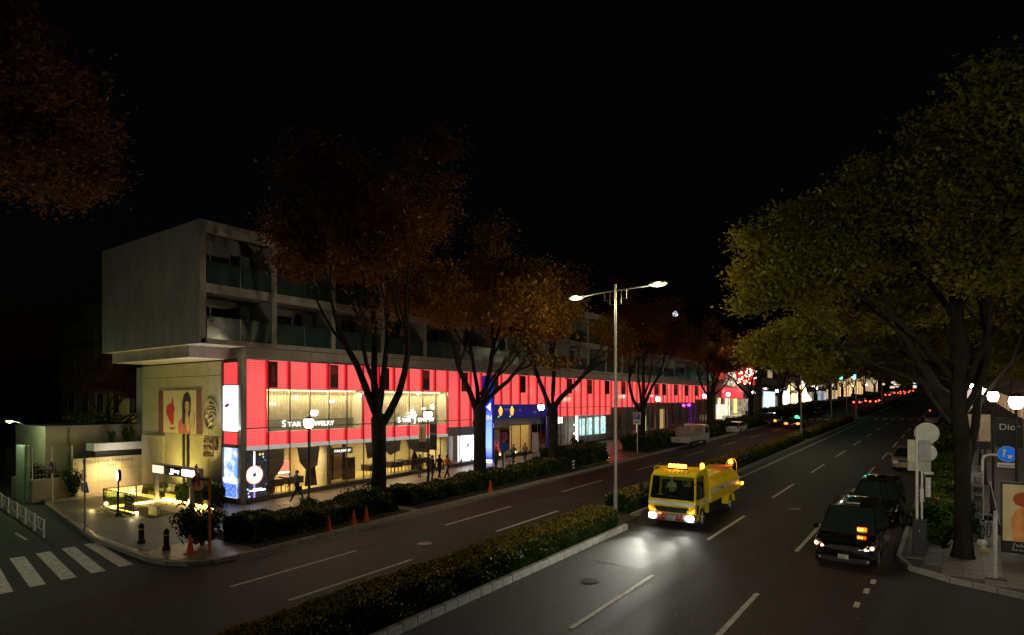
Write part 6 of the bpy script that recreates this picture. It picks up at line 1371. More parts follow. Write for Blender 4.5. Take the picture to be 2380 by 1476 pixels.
# green street lamp in the side street
t = thing('green_street_lamp', 'green painted street lamp with a curved arm at the far left', 'street lamp', (-48.5, 13.9, pv(13.9)))
GP = mat('lamp_green', (.10, .30, .20), .45, vary=.1)
b = MB(); b.tube([(0, 0, 0), (0, 0, 2.2), (0, 0, 2.25), (0, 0, 4.0)], [.11, .1, .06, .05], 10); b.tube([(0, 0, 4.0), (0, 0, 4.6), (-.25, -.1, 4.95), (-.7, -.25, 5.1), (-1.15, -.4, 5.12)], .03, 8); b.build('pole', GP, t)
b = MB(); b.ball((-1.4, -.5, 5.13), .26, sx=1.3, sy=.7, sz=.45, n=12); b.build('lamp_glass', LW, t)
b = MB(); b.ball((-1.38, -.48, 5.17), .27, sx=1.3, sy=.72, sz=.45, n=12); 
b.v = [(x, y, max(z, 5.18)) for x, y, z in b.v]; b.build('lamp_housing', GP, t)
light('POINT', 'street_light', (-1.4, -.5, 4.85), 190, (.75, 1, .55), .15, parent=t)
# signals
def signal(x, y, z, col, label, s=1.0):
    t = thing('traffic_signal', label, 'traffic light', (x, y, gz(y)), 0, 'traffic signals over the avenue')
    b = MB(); b.tube([(0, 0, 0), (0, 0, z + .3)], .09, 8); b.tube([(0, 0, z), (2.2, 0, z + .2)], .05, 6); b.build('pole', M['galv'], t)
    b = MB(); b.box(1.3, 2.7, -.1, .15, z - .05, z + .4); b.build('signal_head', M['dkmetal'], t)
    for k in range(3):
        b = MB(); b.ball((1.5 + k * .45, -.1, z + .18), .2 * s, sy=.5, n=10); b.build('signal_lens', emis('signal_' + col, (.05, 1, .75), 22) if k == 0 else BPL, t)
    return t
signal(-18.0, 92 + 30, 7.4, 'green', 'cyan-green traffic signal over the left carriageway near the golden display', 1.5)
signal(-19.2, 150, 7.6, 'green', 'brighter green traffic signal left of the floodlit facades', 2.4)
signal(-17.5, 300, 6.9, 'green', 'farthest small green traffic signal', 2.6)
# ---- left corner furniture
t = thing('pavement_clock', 'white lit disc lamp sign on a dark post beside the underground stairs', 'sign', (-37.95, 15.07, pv(15)))
b = MB(); b.tube([(0, 0, 0), (0, 0, 1.95)], .045, 8); b.lathe([(.2, 0), (.12, .12), (.05, .2)], n=10); b.build('post', M['black'], t)
b = MB(); b.lathe([(.30, -.06), (.34, -.05), (.34, .09), (.30, .1)], (0, 0, 2.25), 20, 'y'); b.build('drum', M['black'], t, rot=(0, 0, R(-12)))
b = MB(); b.lathe([(.29, -.075), (.30, -.062)], (0, 0, 2.25), 20, 'y'); b.build('lit_face', emis('disc_lamp', (1, .95, .85), 6), t, rot=(0, 0, R(-12)))
def roundsign(par, x, y, z, r, col, m2=None, face=-1, nm='sign_disc'):
    b = MB(); b.lathe([(r, -.01), (r, .01)], (x, y, z), 24, 'y'); return b.build(nm, col, par)
SR = mat('sign_red', (.62, .02, .03), .45); SB = mat('sign_blue_paint', (.02, .09, .42), .4); SW = mat('sign_white_paint', (.7, .7, .68), .45)
t = thing('no_parking_sign', 'round red-rimmed blue no-parking sign on a white pole by the planter wall', 'sign', (-47.0, 14.83, pv(14.8)))
b = MB(); b.tube([(0, 0, 0), (0, 0, 2.4)], .04, 8); b.build('pole', SW, t)
o = roundsign(t, 0, -.05, 2.15, .38, SR); b = MB(); b.lathe([(.27, -.075), (.27, -.062)], (0, 0, 2.15), 24, 'y'); b.build('sign_face', SB, t)
b = MB(); b.box(-.2, .2, -.09, -.08, 2.10, 2.22); b.box(-.12, .16, -.09, -.08, 2.0, 2.04); b.build('sign_print', SW, t)
t = thing('sign_pole', 'tall grey sign pole at the side-street kerb with edge-on plates and a blue triangle', 'sign', (-34.46, 12.2, pv(12.2)))
b = MB(); b.tube([(0, 0, 0), (0, 0, 3.7)], .045, 8); b.build('pole', M['galv'], t)
GS = mat('sign_back', (.34, .34, .38), .5, .3, vary=.3, scale=6)
b = MB(); b.prism([(-.22, -.05, 3.68), (.22, -.05, 3.62), (.0, -.05, 3.2)], (0, .02, 0)); b.build('sign_plate', GS, t, rot=(0, 0, R(-35)))
b = MB(); b.lathe([(.25, -.08), (.25, -.06)], (0, 0, 2.95), 20, 'y'); b.build('sign_disc', GS, t, rot=(0, 0, R(-30)))
b = MB(); b.lathe([(.24, -.08), (.24, -.06)], (0, 0, 2.3), 20, 'y'); b.box(-.3, .3, -.06, -.04, 2.62, 2.68); b.build('sign_disc', GS, t, rot=(0, 0, R(-40)))
b = MB(); b.prism([(.12, -.06, 2.05), (.68, -.06, 2.08), (.42, -.06, 2.62)], (0, -.02, 0)); b.build('sign_triangle', SB, t)
b = MB(); b.prism([(.3, -.085, 2.15), (.5, -.085, 2.15), (.45, -.085, 2.4), (.38, -.085, 2.4)], (0, -.004, 0)); b.build('sign_print', SW, t)
t = thing('traffic_mirror', 'orange double traffic mirror on an orange pole at the left kerb', 'mirror', (-25.75, 13.75, pv(13.7)))
OR = mat('mirror_orange', (.62, .13, .02), .4, vary=.15)
b = MB(); b.tube([(0, 0, 0), (0, 0, 3.2)], .05, 10); b.build('pole', OR, t)
b = MB(); b.tube([(0, 0, 3.12), (-.7, -.15, 3.1)], .06, 8); b.tube([(-.62, -.15, 3.35), (-.62, -.15, 2.8)], .03, 6); b.build('bracket', M['dkmetal'], t)
for z, a in ((3.38, 25), (2.92, -15)):
    b = MB(); b.lathe([(.02, .12), (.2, .1), (.33, .04), (.36, 0), (.34, -.03), (.30, -.02)], (0, 0, 0), 20, 'y'); b.build('mirror_back', mat('mirror_shell', (.60, .17, .09), .35, vary=.3), t, loc=(-.78, -.12, z), rot=(R(-8), 0, R(125 + a)))
b = MB(); b.box(-.06, .06, -.07, -.05, 2.0, 2.2); b.build('pole_label', SW, t)
for k, (x, y, l) in enumerate(((-30.08, 12.9, 'dark bollard with a yellow band standing alone at the corner of the crossing'), (-27.85, 12.95, 'dark bollard with a yellow band, half hidden by the corner shrub'))):
    t = thing('bollard', l, 'bollard', (x, y, pv(y)), group='bollards at the left corner')
    b = MB(); b.lathe([(.17, 0), (.16, .12), (.12, .2), (.11, .72), (.13, .76), (.1, .86), (.02, .93)], n=14); b.build('post', M['dkmetal'], t)
    b = MB(); b.lathe([(.122, .62), (.122, .68)], n=14); b.build('band', mat('band_yellow', (.7, .4, .02), .5), t)
def cone(x, y, label, bands=False, h=.7, base=.15):
    t = thing('traffic_cone', label, 'traffic cone', (x, y, gz(y) + base), rnd.uniform(0, 1), 'traffic cones along the left kerb')
    CO_ = mat('cone_orange', (.75, .10, .02), .5, vary=.15)
    b = MB(); b.lathe([(.15, .04), (.035, h), (.02, h + .01)], n=14); b.build('cone', CO_, t)
    b = MB(); b.box(-.19, .19, -.19, .19, 0, .04); b.build('base', CO_, t, bevel=.01)
    if bands:
        b = MB(); b.lathe([(.118, .2), (.098, .32)], n=14); b.lathe([(.075, .46), (.055, .57)], n=14); b.build('white_band', SW, t)
    return t
cone(-26.3, 13.2, 'red and white banded cone at the foot of the corner shrub', True, .8)
cone(-24.75, 19.1, 'plain orange traffic cone, first of three beside the kerb hedge'); cone(-24.7, 20.6, 'plain orange traffic cone, middle of three beside the kerb hedge'); cone(-24.8, 21.5, 'plain orange traffic cone, third of three beside the kerb hedge')
cone(-24.75, 31.9, 'plain orange traffic cone standing alone further along the hedge')
# white railing
gr = None
pts = [(-36.15, 11.05), (-38.5, 11.35), (-40.9, 11.65), (-43.3, 11.95), (-45.7, 12.2), (-48.1, 12.5), (-50.5, 12.8)]
lab = ['nearest the crossing', 'second from the crossing', 'third from the crossing', 'fourth from the crossing', 'fifth from the crossing', 'last at the picture edge']
for k in range(len(pts) - 1):
    a, c = pts[k], pts[k + 1]; L_ = math.hypot(c[0] - a[0], c[1] - a[1]) - .15; ang = math.atan2(c[1] - a[1], c[0] - a[0])
    t = thing('road_railing', 'white tubular roadside railing section, ' + lab[k], 'railing', (a[0], a[1], gz(a[1])), ang, 'white railings along the side street')
    for xx in (0, L_):
        b = MB(); b.tube([(xx, 0, 0), (xx, 0, .9)], .05, 8); b.build('post', M['white_metal'], t)
    for zz in (.84, .32):
        b = MB(); b.tube([(0, 0, zz), (L_, 0, zz)], .028, 8); b.build('rail', M['white_metal'], t)
    b = MB(); b.tube([(L_ * .5, 0, .34), (L_ * .32, 0, .82)], .02, 6); b.tube([(L_ * .5, 0, .34), (L_ * .68, 0, .82)], .02, 6); b.build('brace', M['white_metal'], t)
# parking signs on the left kerb
t = thing('parking_sign', 'pole with a red no-parking disc above a blue P disc in front of the gateway', 'sign', (-25.75, 34.8, pv(34.8)))
b = MB(); b.tube([(0, 0, 0), (0, 0, 3.4)], .04, 8); b.build('pole', SW, t)
b = MB(); b.lathe([(.33, -.08), (.33, -.06)], (0, 0, 3.35), 24, 'y'); b.build('sign_disc', SR, t, rot=(0, 0, R(14))); b = MB(); b.lathe([(.24, -.095), (.24, -.082)], (0, 0, 3.35), 24, 'y'); b.build('sign_face', SB, t, rot=(0, 0, R(14)))
b = MB(); b.prism([(-.2, -.1, 3.5), (-.15, -.1, 3.55), (.2, -.1, 3.2), (.15, -.1, 3.15)], (0, -.004, 0)); b.build('slash', SR, t, rot=(0, 0, R(14)))
b = MB(); b.lathe([(.36, -.08), (.36, -.06)], (0, 0, 2.62), 24, 'y'); b.build('sign_disc', SB, t, rot=(0, 0, R(14)))
o = lettering('P', (-.16, -.09, 2.44), ROT_F, .48, SW, t, name='sign_letter'); o.rotation_euler = (R(90), 0, R(14))
t = thing('parking_sign', 'square blue parking sign on a thin pole at the dark hedge, further along', 'sign', (-26.0, 57.6, pv(57.6)))
b = MB(); b.tube([(0, 0, 0), (0, 0, 4.0)], .045, 8); b.build('pole', SW, t)
b = MB(); b.box(-.42, .38, -.07, -.05, 2.8, 4.0); b.build('sign_plate', SW, t); b = MB(); b.box(-.36, .32, -.08, -.072, 3.3, 3.92); b.build('sign_face', SB, t)
lettering('P', (-.22, -.09, 3.38), ROT_F, .62, SW, t, name='sign_letter'); b = MB(); b.box(-.25, .2, -.085, -.072, 2.98, 3.08); b.build('sign_print', BPL, t)
t = thing('notice_board', 'small tilted notice stand on the pavement beside the V-forked tree', 'sign', (-28.9, 43.5, pv(43.5)))
b = MB(); b.box(-.32, .32, -.03, .03, 1.2, 2.9); b.box(-.3, -.25, -.02, .02, 0, 1.2); b.box(.25, .3, -.02, .02, 0, 1.2); b.build('board', mat('board_grey', (.30, .29, .31), .6, vary=.5, scale=9), t)
# ---- right corner furniture
t = thing('sign_cluster', 'white sign pole with pale backs of round and rectangular signs at the right kerb', 'sign', (-1.25, 29.2, pv(29.2)))
b = MB(); b.tube([(-.02, 0, .1), (-.02, 0, 4.9)], .05, 8); b.tube([(.14, .1, 1.2), (.14, .1, 3.6)], .035, 8); b.build('pole', SW, t)
b = MB(); b.lathe([(.42, 0), (.42, .02)], (.30, .05, 4.72), 28, 'y'); b.build('sign_disc', mat('sign_back_cream', (.62, .60, .50), .5, vary=.15), t)
b = MB(); b.lathe([(.34, 0), (.34, .02)], (.30, .1, 3.95), 28, 'y'); b.build('sign_disc', mat('sign_back_cream', (.62, .60, .50), .5), t)
b = MB(); b.box(-.33, -.07, -.02, 0, 3.30, 4.45); b.build('sign_plate', mat('sign_back_yellow', (.58, .55, .38), .5, vary=.2, scale=3), t)
b = MB(); b.box(.04, .44, -.06, -.04, 3.62, 4.45); b.build('sign_plate', mat('sign_back_grey', (.36, .36, .36), .5, vary=.2), t)
b = MB(); b.box(-.33, .44, -.035, -.022, 3.22, 3.6); b.build('sign_plate', mat('sign_back_tan', (.42, .40, .32), .5, vary=.2), t)
b = MB(); b.box(.2, .52, .08, .12, 3.1, 3.2); b.box(.08, .2, .06, .2, 2.0, 2.5); b.build('bracket', SW, t)
b = MB(); b.tube([(.34, .2, 2.2), (.34, .2, 2.95)], .09, 8); b.build('meter', SW, t)
b = MB(); b.lathe([(.02, 0), (.42, 0)], n=4); 
b = MB(); b.box(.02, .5, -.08, .05, 4.3, 4.34); b.build('bracket', GS, t)
t = thing('utility_cabinet', 'black roadside cabinet at the foot of the white sign pole', 'cabinet', (-1.2, 28.95, pv(29)))
b = MB(); b.box(-.2, .26, -.25, .2, 0, 1.3); b.build('body', M['black'], t, bevel=.02); b = MB(); b.box(-.22, .28, -.27, .22, 1.3, 1.34); b.build('lid', M['dkmetal'], t); b = MB(); b.box(.02, .05, -.27, -.25, .9, 1.0); b.build('handle', M['steel'], t)
t = thing('cycle_path_sign', 'round blue cyclist and pedestrian sign on a curved white pole', 'sign', (.95, 35.5, pv(35.5)))
b = MB(); b.tube([(0, 0, 0), (.02, 0, 3.1), (.08, 0, 3.28), (.25, 0, 3.36), (.8, 0, 3.38)], .055, 8); b.build('pole', SW, t)
b = MB(); b.lathe([(.36, -.06), (.36, -.03)], (.9, 0, 3.42), 28, 'y'); b.build('sign_disc', mat('sign_rim_blue', (.25, .45, .7), .4), t)
b = MB(); b.lathe([(.33, -.075), (.33, -.062)], (.9, 0, 3.42), 28, 'y'); b.build('sign_face', emis('sign_bright_blue', (.01, .12, .55), .5, base=(.01, .12, .6)), t)
b = MB(); b.lathe([(.07, -.085), (.07, -.08)], (.8, 0, 3.58), 10, 'y'); b.box(.74, .82, -.085, -.08, 3.3, 3.5); b.lathe([(.07, -.085), (.07, -.08)], (1.0, 0, 3.28), 10, 'y'); b.box(.9, 1.1, -.085, -.08, 3.34, 3.37); b.build('sign_print', SW, t)
b = MB(); b.box(.55, 1.25, -.06, -.04, 2.82, 3.02); b.build('sub_plate', SW, t); lettering('自転車通行可', (.6, -.065, 2.87), ROT_F, .1, BPL, t, name='plate_text')
t = thing('banner_panel', 'narrow grey vertical notice panel on a thin frame beside the big trunk', 'sign', (.75, 35.0, pv(35)))
b = MB(); b.box(-.2, .2, -.02, .02, .5, 2.6); b.build('panel', mat('panel_grey', (.25, .24, .24), .6, vary=.4, scale=8), t); b = MB(); b.box(-.22, -.2, -.02, .02, 0, 2.65); b.box(.2, .22, -.02, .02, 0, 2.65); b.build('frame', M['steel'], t)
for k, tx_ in enumerate('駐輪禁止'): lettering(tx_, (-.14, -.025, 2.1 - k * .42), ROT_F, .34, BPL, t, name='panel_text')
t = thing('poster_stand', 'large golden poster panel of a woman in profile at the right edge', 'sign', (1.36, 29.6, pv(29.6)))
b = MB(); b.box(0, 2.0, 0, .14, .3, 2.95); b.build('frame', M['dkmetal'], t, bevel=.015)
b = MB(); b.box(.05, 1.95, -.012, 0, .75, 2.86); b.build('poster', emis('poster_gold', (.42, .30, .12), .28, base=(.3, .22, .1), noise=(1.3, (.55, .42, .2))), t)
b = MB(); b.box(.05, 1.95, -.014, 0, .33, .75); b.build('caption_band', M['black'], t)
FG = emis('figure_rust', (.33, .10, .02), .45, base=(.2, .08, .03), noise=(2.5, (.5, .2, .05)))
b = MB(); b.prism([(.35, -.02, .76), (1.15, -.02, .76), (1.05, -.02, 1.3), (1.0, -.02, 1.75), (1.12, -.02, 1.95), (.95, -.02, 2.0), (.9, -.02, 2.1), (.62, -.02, 2.05), (.45, -.02, 1.95), (.3, -.02, 1.6)], (0, -.006, 0)); b.build('figure_print', FG, t)
b = MB(); b.prism([(.35 + .3 + .30 * math.cos(a), -.028, 2.32 + .27 * math.sin(a)) for a in [2 * PI * i / 16 for i in range(16)]], (0, -.005, 0)); b.build('figure_print', emis('figure_hair', (.25, .045, .01), .4, base=(.15, .04, .02)), t)
b = MB(); b.prism([(.75, -.036, 2.42), (.98, -.036, 2.38), (1.06, -.036, 2.2), (.98, -.036, 2.08), (.8, -.036, 2.05), (.68, -.036, 2.2)], (0, -.004, 0)); b.build('figure_print', emis('figure_skin', (.6, .28, .10), .5, base=(.4, .2, .1)), t)
lettering('J\'adore', (.35, -.02, .55), ROT_F, .2, mat('print_white', (.75, .75, .72), .5), t, name='caption'); lettering('THE NEW FRAGRANCE', (.3, -.02, .4), ROT_F, .1, mat('print_white', (.75, .75, .72), .5), t, name='caption')
t = thing('corner_post', 'white metal post on a square base plate at the right corner', 'post', (1.08, 26.75, pv(26.7) - .0))
b = MB(); b.tube([(0, 0, .0), (0, 0, 2.3)], .05, 8); b.build('post', SW, t); b = MB(); b.box(-.3, .3, -.22, .22, 0, .035); b.build('base_plate', M['dkmetal'], t); b = MB(); b.tube([(0, 0, 2.1), (0, 0, 1.35)], .06, 8); b.build('sleeve', SW, t)
t = thing('no_entry_sign', 'round white sign with red lower half and a blue arrow plate behind the right trunk', 'sign', (.1, 41.5, pv(41.5)))
b = MB(); b.tube([(.42, 0, 0), (.42, 0, 6.2)], .05, 8); b.build('pole', SW, t)
b = MB(); b.lathe([(.36, -.08), (.36, -.06)], (.45, 0, 5.9), 24, 'y'); b.build('sign_disc', SR, t); b = MB(); b.lathe([(.30, -.095), (.30, -.082)], (.45, 0, 5.98), 24, 'y'); b.build('sign_face', emis('sign_pink', (.8, .55, .55), .4, base=(.6, .5, .5)), t)
b = MB(); b.box(.2, .6, -.08, -.06, 4.95, 5.4); b.build('sub_plate', SW, t); b = MB(); b.prism([(.22, -.09, 5.2), (.4, -.09, 5.38), (.4, -.09, 5.02)], (0, -.004, 0)); b.build('arrow', SB, t)
# bicycle
bk = thing('bicycle', 'parked bicycle beside the big trunk at the right corner', 'bicycle', (1.0, 33.0, pv(33)), R(75))
FRM = mat('bike_frame', (.25, .25, .26), .3, .7, vary=.1)
for k, xx in enumerate((-.52, .52)):
    o = bpy.data.objects.new('wheel', None); COL.objects.link(o); o.parent = bk; o.location = (xx, 0, .34)
    b = MB(); ring = [(xx_, z_) for xx_, z_ in [(.33 * math.cos(a), .33 * math.sin(a)) for a in [2 * PI * i / 24 for i in range(25)]]]; b.tube([(x_, 0, z_) for x_, z_ in ring], .018, 6, cap=False); b.build('tyre', M['rubber'], o)
    b = MB()
    for i in range(10): a = 2 * PI * i / 10; b.tube([(0, 0, 0), (.31 * math.cos(a), 0, .31 * math.sin(a))], .003, 3)
    b.lathe([(.03, -.03), (.03, .03)], n=8, axis='y'); b.build('spokes', M['steel'], o)
b = MB(); 
for p in ([(-.52, 0, .34), (-.12, 0, .32), (-.22, 0, .78)], [(-.12, 0, .32), (.36, 0, .74), (-.2, 0, .72)], [(.52, 0, .34), (.36, 0, .78), (.33, 0, .95)], [(-.52, 0, .34), (-.2, 0, .72)]): b.tube(p, .017, 6)
b.build('frame', FRM, bk)
b = MB(); b.prism([(-.36, -.06, .82), (-.08, -.02, .82), (-.08, .02, .82), (-.36, .06, .82)], (0, 0, .05)); b.build('saddle', M['black'], bk)
b = MB(); b.tube([(.22, -.28, 1.0), (.33, -.1, .97), (.33, .1, .97), (.22, .28, 1.0)], .015, 6); b.build('handlebar', M['steel'], bk)
b = MB(); b.box(.42, .72, -.15, .15, .75, .98); b.build('basket', M['dkmetal'], bk)
b = MB(); b.lathe([(.08, -.02), (.08, .02)], (-.12, 0, .32), 12, 'y'); b.tube([(-.12, .05, .32), (-.05, .05, .2)], .012, 5); b.build('crank', M['steel'], bk)
t = thing('folded_parasol', 'dark folded parasol leaning in a stand beside the blue sign pole', 'parasol', (1.25, 33.9, pv(33.9)))
b = MB(); b.tube([(.3, -.2, .1), (.05, .05, 1.2), (-.05, .1, 2.2)], [.1, .12, .03], 8); b.build('canopy', mat('parasol_cloth', (.03, .02, .03), .6), t); b = MB(); b.tube([(.36, -.25, .0), (-.06, .1, 2.35)], .02, 6); b.build('pole', SW, t)
t = thing('bottle_crate', 'small pale box left on the pavement beside the trunk', 'box', (.9, 30.6, pv(30.6)))
b = MB(); b.box(-.16, .16, -.1, .1, 0, .14); b.build('box', mat('box_yellow', (.5, .4, .12), .6), t, bevel=.01); b = MB(); b.box(-.1, .05, -.11, .11, .14, .2); b.build('paper', SW, t)
t = thing('waste_sack', 'white crumpled bag lying by the foot of the bicycle', 'bag', (.85, 31.6, pv(31.6)))
b = MB(); b.ball((0, 0, .12), .14, sx=1.3, n=10); b.v = [(x + rnd.uniform(-.02, .02), y + rnd.uniform(-.02, .02), max(0, z + rnd.uniform(-.02, .02))) for x, y, z in b.v]; b.build('bag', SW, t)
b = MB(); b.ball((0, 0, 0), 1, n=16); o = b.build('moon', emis('moon_white', (.9, .95, 1), 2.5), None, loc=(-333, 869, 134)); o.scale = (4, 4, 4); struct(o, 'bright white moon glimpsed between branches above the roof')
# ground-level marker lamp and hazard post at the pavement end
t = thing('hazard_post', 'small black and white striped hazard post under the rounded shrub', 'post', (-24.9, 43.0, pv(43)))
b = MB(); b.box(-.1, .1, -.03, .03, 0, .8); b.build('post', M['black'], t)
b = MB()
for k in range(3): b.prism([(-.1, -.035, .1 + k * .26), (.1, -.035, .22 + k * .26), (.1, -.035, .34 + k * .26), (-.1, -.035, .22 + k * .26)], (0, -.004, 0))
b.build('stripe', SW, t)
t = thing('kerb_lamp', 'small amber lamp glowing on the kerb after the rounded shrub', 'lamp', (-26.0, 51.2, pv(51.2)))
b = MB(); b.ball((0, 0, .16), .1, n=8); b.build('lens', emis('amber_lamp', (1, .6, .15), 5), t); b = MB(); b.lathe([(.12, 0), (.1, .12)], n=8); b.build('base', M['dkmetal'], t)
# ================================================================== people
SKIN = mat('skin', (.45, .28, .20), .55, vary=.05)
HAIR = mat('hair_black', (.012, .010, .009), .5, vary=.1)
def cloth(c): 
    n = 'cloth_%d_%d_%d' % tuple(int(x * 255) for x in c); return mat(n, c, .85, vary=.2, scale=8)
def person(label, x, y, face, top, bottom, shoes=(.02, .02, .02), pose='walk', h=1.7, hair='short', coat=False, swing=1, arm_bent=0, parent_loc=None, group=None):
    """face: heading in degrees about z, 0 looks at -y."""
    s = h / 1.7; st = .26 * swing if pose == 'walk' else .03
    t = thing('person', label, 'person', parent_loc or (x, y, pv(y)), R(face), group)
    J = []; E = []; Rr = []; Mt = []
    def j(p, r, m, par=None):
        J.append(tuple(c * s for c in p)); k_ = 1.28 if (r if not hasattr(r, '__len__') else r[0]) > .03 and m != 3 else 1.05; Rr.append((r * s * k_, r * s * k_) if not hasattr(r, '__len__') else (r[0] * s * k_, r[1] * s * k_)); Mt.append(m)
        if par is not None: E.append((par, len(J) - 1))
        return len(J) - 1
    T, B, S, K = 0, 1, 2, 3        # top, bottom, shoes, skin
    sit = pose == 'sit'
    pz = .95 if not sit else .50
    pel = j((0, 0, pz), (.155, .115), B)
    wst = j((0, 0, pz + .16), (.135, .10), T, pel); ch = j((0, -.01, pz + .36), (.165, .115), T, wst); sh = j((0, 0, pz + .47), (.12, .09), T, ch)
    nk = j((0, -.01, pz + .545), .05, K, sh); hd = j((0, -.025, pz + .62), (.072, .085), K, nk); h2 = j((0, -.02, pz + .69), (.082, .095), K, hd); h3 = j((0, -.01, pz + .755), (.05, .06), K, h2)
    ns = j((0, -.125, pz + .655), .014, K, hd)
    for sx in (-1, 1):
        a = j((sx * .17, 0, pz + .455), .062, T, sh)
        if sit: el = (sx * .26, -.12, pz + .22); wr = (sx * .2, -.42, pz + .30)
        elif arm_bent and sx == arm_bent: el = (sx * .25, .02, pz + .2); wr = (sx * .16, -.22, pz + .22)
        else: el = (sx * .24, sx * st * .5, pz + .19); wr = (sx * .26, sx * st * 1.0 - .04, pz - .05)
        e = j(el, .046, T, a); w_ = j(wr, .033, T, e)
        d = Vector(wr) - Vector(el); d.normalize(); up = Vector((0, -.5, -.85)) if not sit else Vector((0, -1, -.1)); dd = (d * .7 + up * .3).normalized()
        hp = Vector(wr) + dd * .07; pm = j(tuple(hp), (.034, .02), K, w_)
        side = Vector((0, 1, 0)) if not sit else Vector((1, 0, 0))
        for q, L_ in ((-.026, .07), (-.009, .082), (.009, .078), (.026, .062)):
            p1_ = hp + dd * .035 + side * q; f1 = j(tuple(p1_), .009, K, pm); f2 = j(tuple(p1_ + dd * L_ * .55 + Vector((-sx * .006, 0, 0))), .008, K, f1); j(tuple(p1_ + dd * L_ + Vector((-sx * .022, 0, 0))), .0065, K, f2)
        th = hp - dd * .02 + side * -.038 + Vector((-sx * .012, 0, 0)); q1 = j(tuple(th), .0095, K, pm); j(tuple(th + dd * .035 + side * -.012), .0085, K, q1)
    for sx in (-1, 1):
        hip = j((sx * .09, 0, pz - .06), .088, B, pel)
        if sit: kn = (sx * .13, -.44, pz - .02); an = (sx * .13, -.5, .07)
        else: kn = (sx * .095, -sx * st * .55 - .02, .50); an = (sx * .095, -sx * st * 1.35 + (.06 if sx * st < 0 else 0), .085 + (.06 if sx * st < 0 and pose == 'walk' else 0))
        k = j(kn, .058, B, hip); a = j(an, .04, B, k)
        f = j((an[0], an[1] - .02, max(.045, an[2] - .04)), .042, S, a); j((an[0] * 1.15, an[1] - .17, max(.035, an[2] - .05)), .033, S, f)
    me = bpy.data.meshes.new('p'); me.from_pydata(J, E, []); o = bpy.data.objects.new('p', me); COL.objects.link(o)
    o.modifiers.new('s', 'SKIN'); sv = me.skin_vertices[0].data
    for i, r in enumerate(Rr): sv[i].radius = r; sv[i].use_root = (i == 0)
    m2 = o.modifiers.new('ss', 'SUBSURF'); m2.levels = 1; m2.render_levels = 1
    dg = bpy.context.evaluated_depsgraph_get(); bm_ = bpy.data.meshes.new_from_object(o.evaluated_get(dg)); bpy.data.objects.remove(o)
    bm_.name = 'body'; bm_.materials.clear()
    for m in (cloth(top), cloth(bottom), cloth(shoes), SKIN): bm_.materials.append(m)
    A = np.array(J); EE = [(np.array(J[a_]), np.array(J[b_]), a_, b_) for a_, b_ in E]
    P0 = np.array([e[0] for e in EE]); D = np.array([e[1] - e[0] for e in EE]); DL = (D ** 2).sum(1) + 1e-9
    RA = np.array([max(Rr[e[2]]) for e in EE]); RB = np.array([max(Rr[e[3]]) for e in EE]); mats_ = []
    for pl in bm_.polygons:
        c = np.array(pl.center); tt = np.clip(((c - P0) * D).sum(1) / DL, 0, 1); q = P0 + D * tt[:, None]; dist = np.linalg.norm(q - c, axis=1) / (RA * (1 - tt) + RB * tt)
        i = int(dist.argmin()); mats_.append(Mt[EE[i][3]] if tt[i] > .5 else Mt[EE[i][2]])
    bm_.polygons.foreach_set('material_index', mats_); bm_.polygons.foreach_set('use_smooth', [True] * len(mats_))
    bo = bpy.data.objects.new('body', bm_); COL.objects.link(bo); bo.parent = t
    hz = (pz + .70) * s
    b = MB(); b.ball((0, .015 * s, hz + .02 * s), .108 * s, sx=.92, sy=1.05, sz=1.0, n=12); b.v = [(x_, y_, z_) if not (y_ < -.055 * s and z_ < hz + .035 * s) else (x_ * .8, -.05 * s, z_) for x_, y_, z_ in b.v]
    if hair == 'long': b.prism([(-.085 * s, .03 * s, hz), (.085 * s, .03 * s, hz), (.07 * s, .05 * s, hz - .24 * s), (-.07 * s, .05 * s, hz - .24 * s)], (0, .06 * s, 0))
    b.build('hair', HAIR, t, smooth=True)
    b = MB()
    for sx in (-1, 1): b.ball((sx * .03 * s, -.104 * s, hz - .03 * s), .011 * s, n=6)
    b.build('eyes', HAIR, t)
    b = MB(); b.box(-.022 * s, .022 * s, -.108 * s, -.10 * s, hz - .098 * s, hz - .088 * s); b.build('mouth', mat('lips', (.4, .12, .1), .5), t)
    if coat:
        b = MB(); b.lathe([(.15 * s, (pz + .16) * s), (.17 * s, pz * s), (.20 * s, (pz - .2) * s), (.215 * s, (pz - .32) * s)], n=14); b.v = [(x_, y_ * .8, z_) for x_, y_, z_ in b.v]; b.build('coat_skirt', cloth(top), t, smooth=True)
    return t
def bag(label, x, y, z, c, w_=.34, h=.26, strap=True, rot=0):
    t = thing('bag', label, 'bag', (x, y, z), R(rot)); b = MB(); b.prism([(-w_ / 2, -.05, 0), (w_ / 2, -.05, 0), (w_ * .44, -.04, h), (-w_ * .44, -.04, h)], (0, .1, 0)); b.build('bag_body', cloth(c), t, bevel=.02)
    b = MB(); b.tube([(-w_ * .3, 0, h), (-w_ * .2, 0, h + .14), (w_ * .2, 0, h + .14), (w_ * .3, 0, h)], .012, 5); b.build('strap', cloth(c), t); return t
BLK_, DK = (.015, .015, .018), (.03, .03, .035)
person('man in a grey jacket and dark trousers striding past the jewellery shop window', -33.3, 23.3, 0, (.11, .12, .12), (.012, .012, .018), swing=1.25, h=1.78, arm_bent=1)
bag('dark bag held by the man passing the jewellery window', -33.05, 23.35, gz(23.4) + .75, DK, .3, .28)
person('woman in a long dark coat, leftmost of the group by the banner post', -33.2, 34.0, 20, (.03, .025, .03), (.16, .10, .09), pose='stand', h=1.72, hair='long', coat=True)
person('man in a dark suit beside the long-coated woman by the banner post', -32.7, 34.5, -10, (.035, .035, .045), (.02, .02, .025), pose='stand', h=1.74)
person('tall person all in black standing nearest the hedge by the banner post', -31.5, 33.6, 160, BLK_, BLK_, pose='stand', h=1.78)
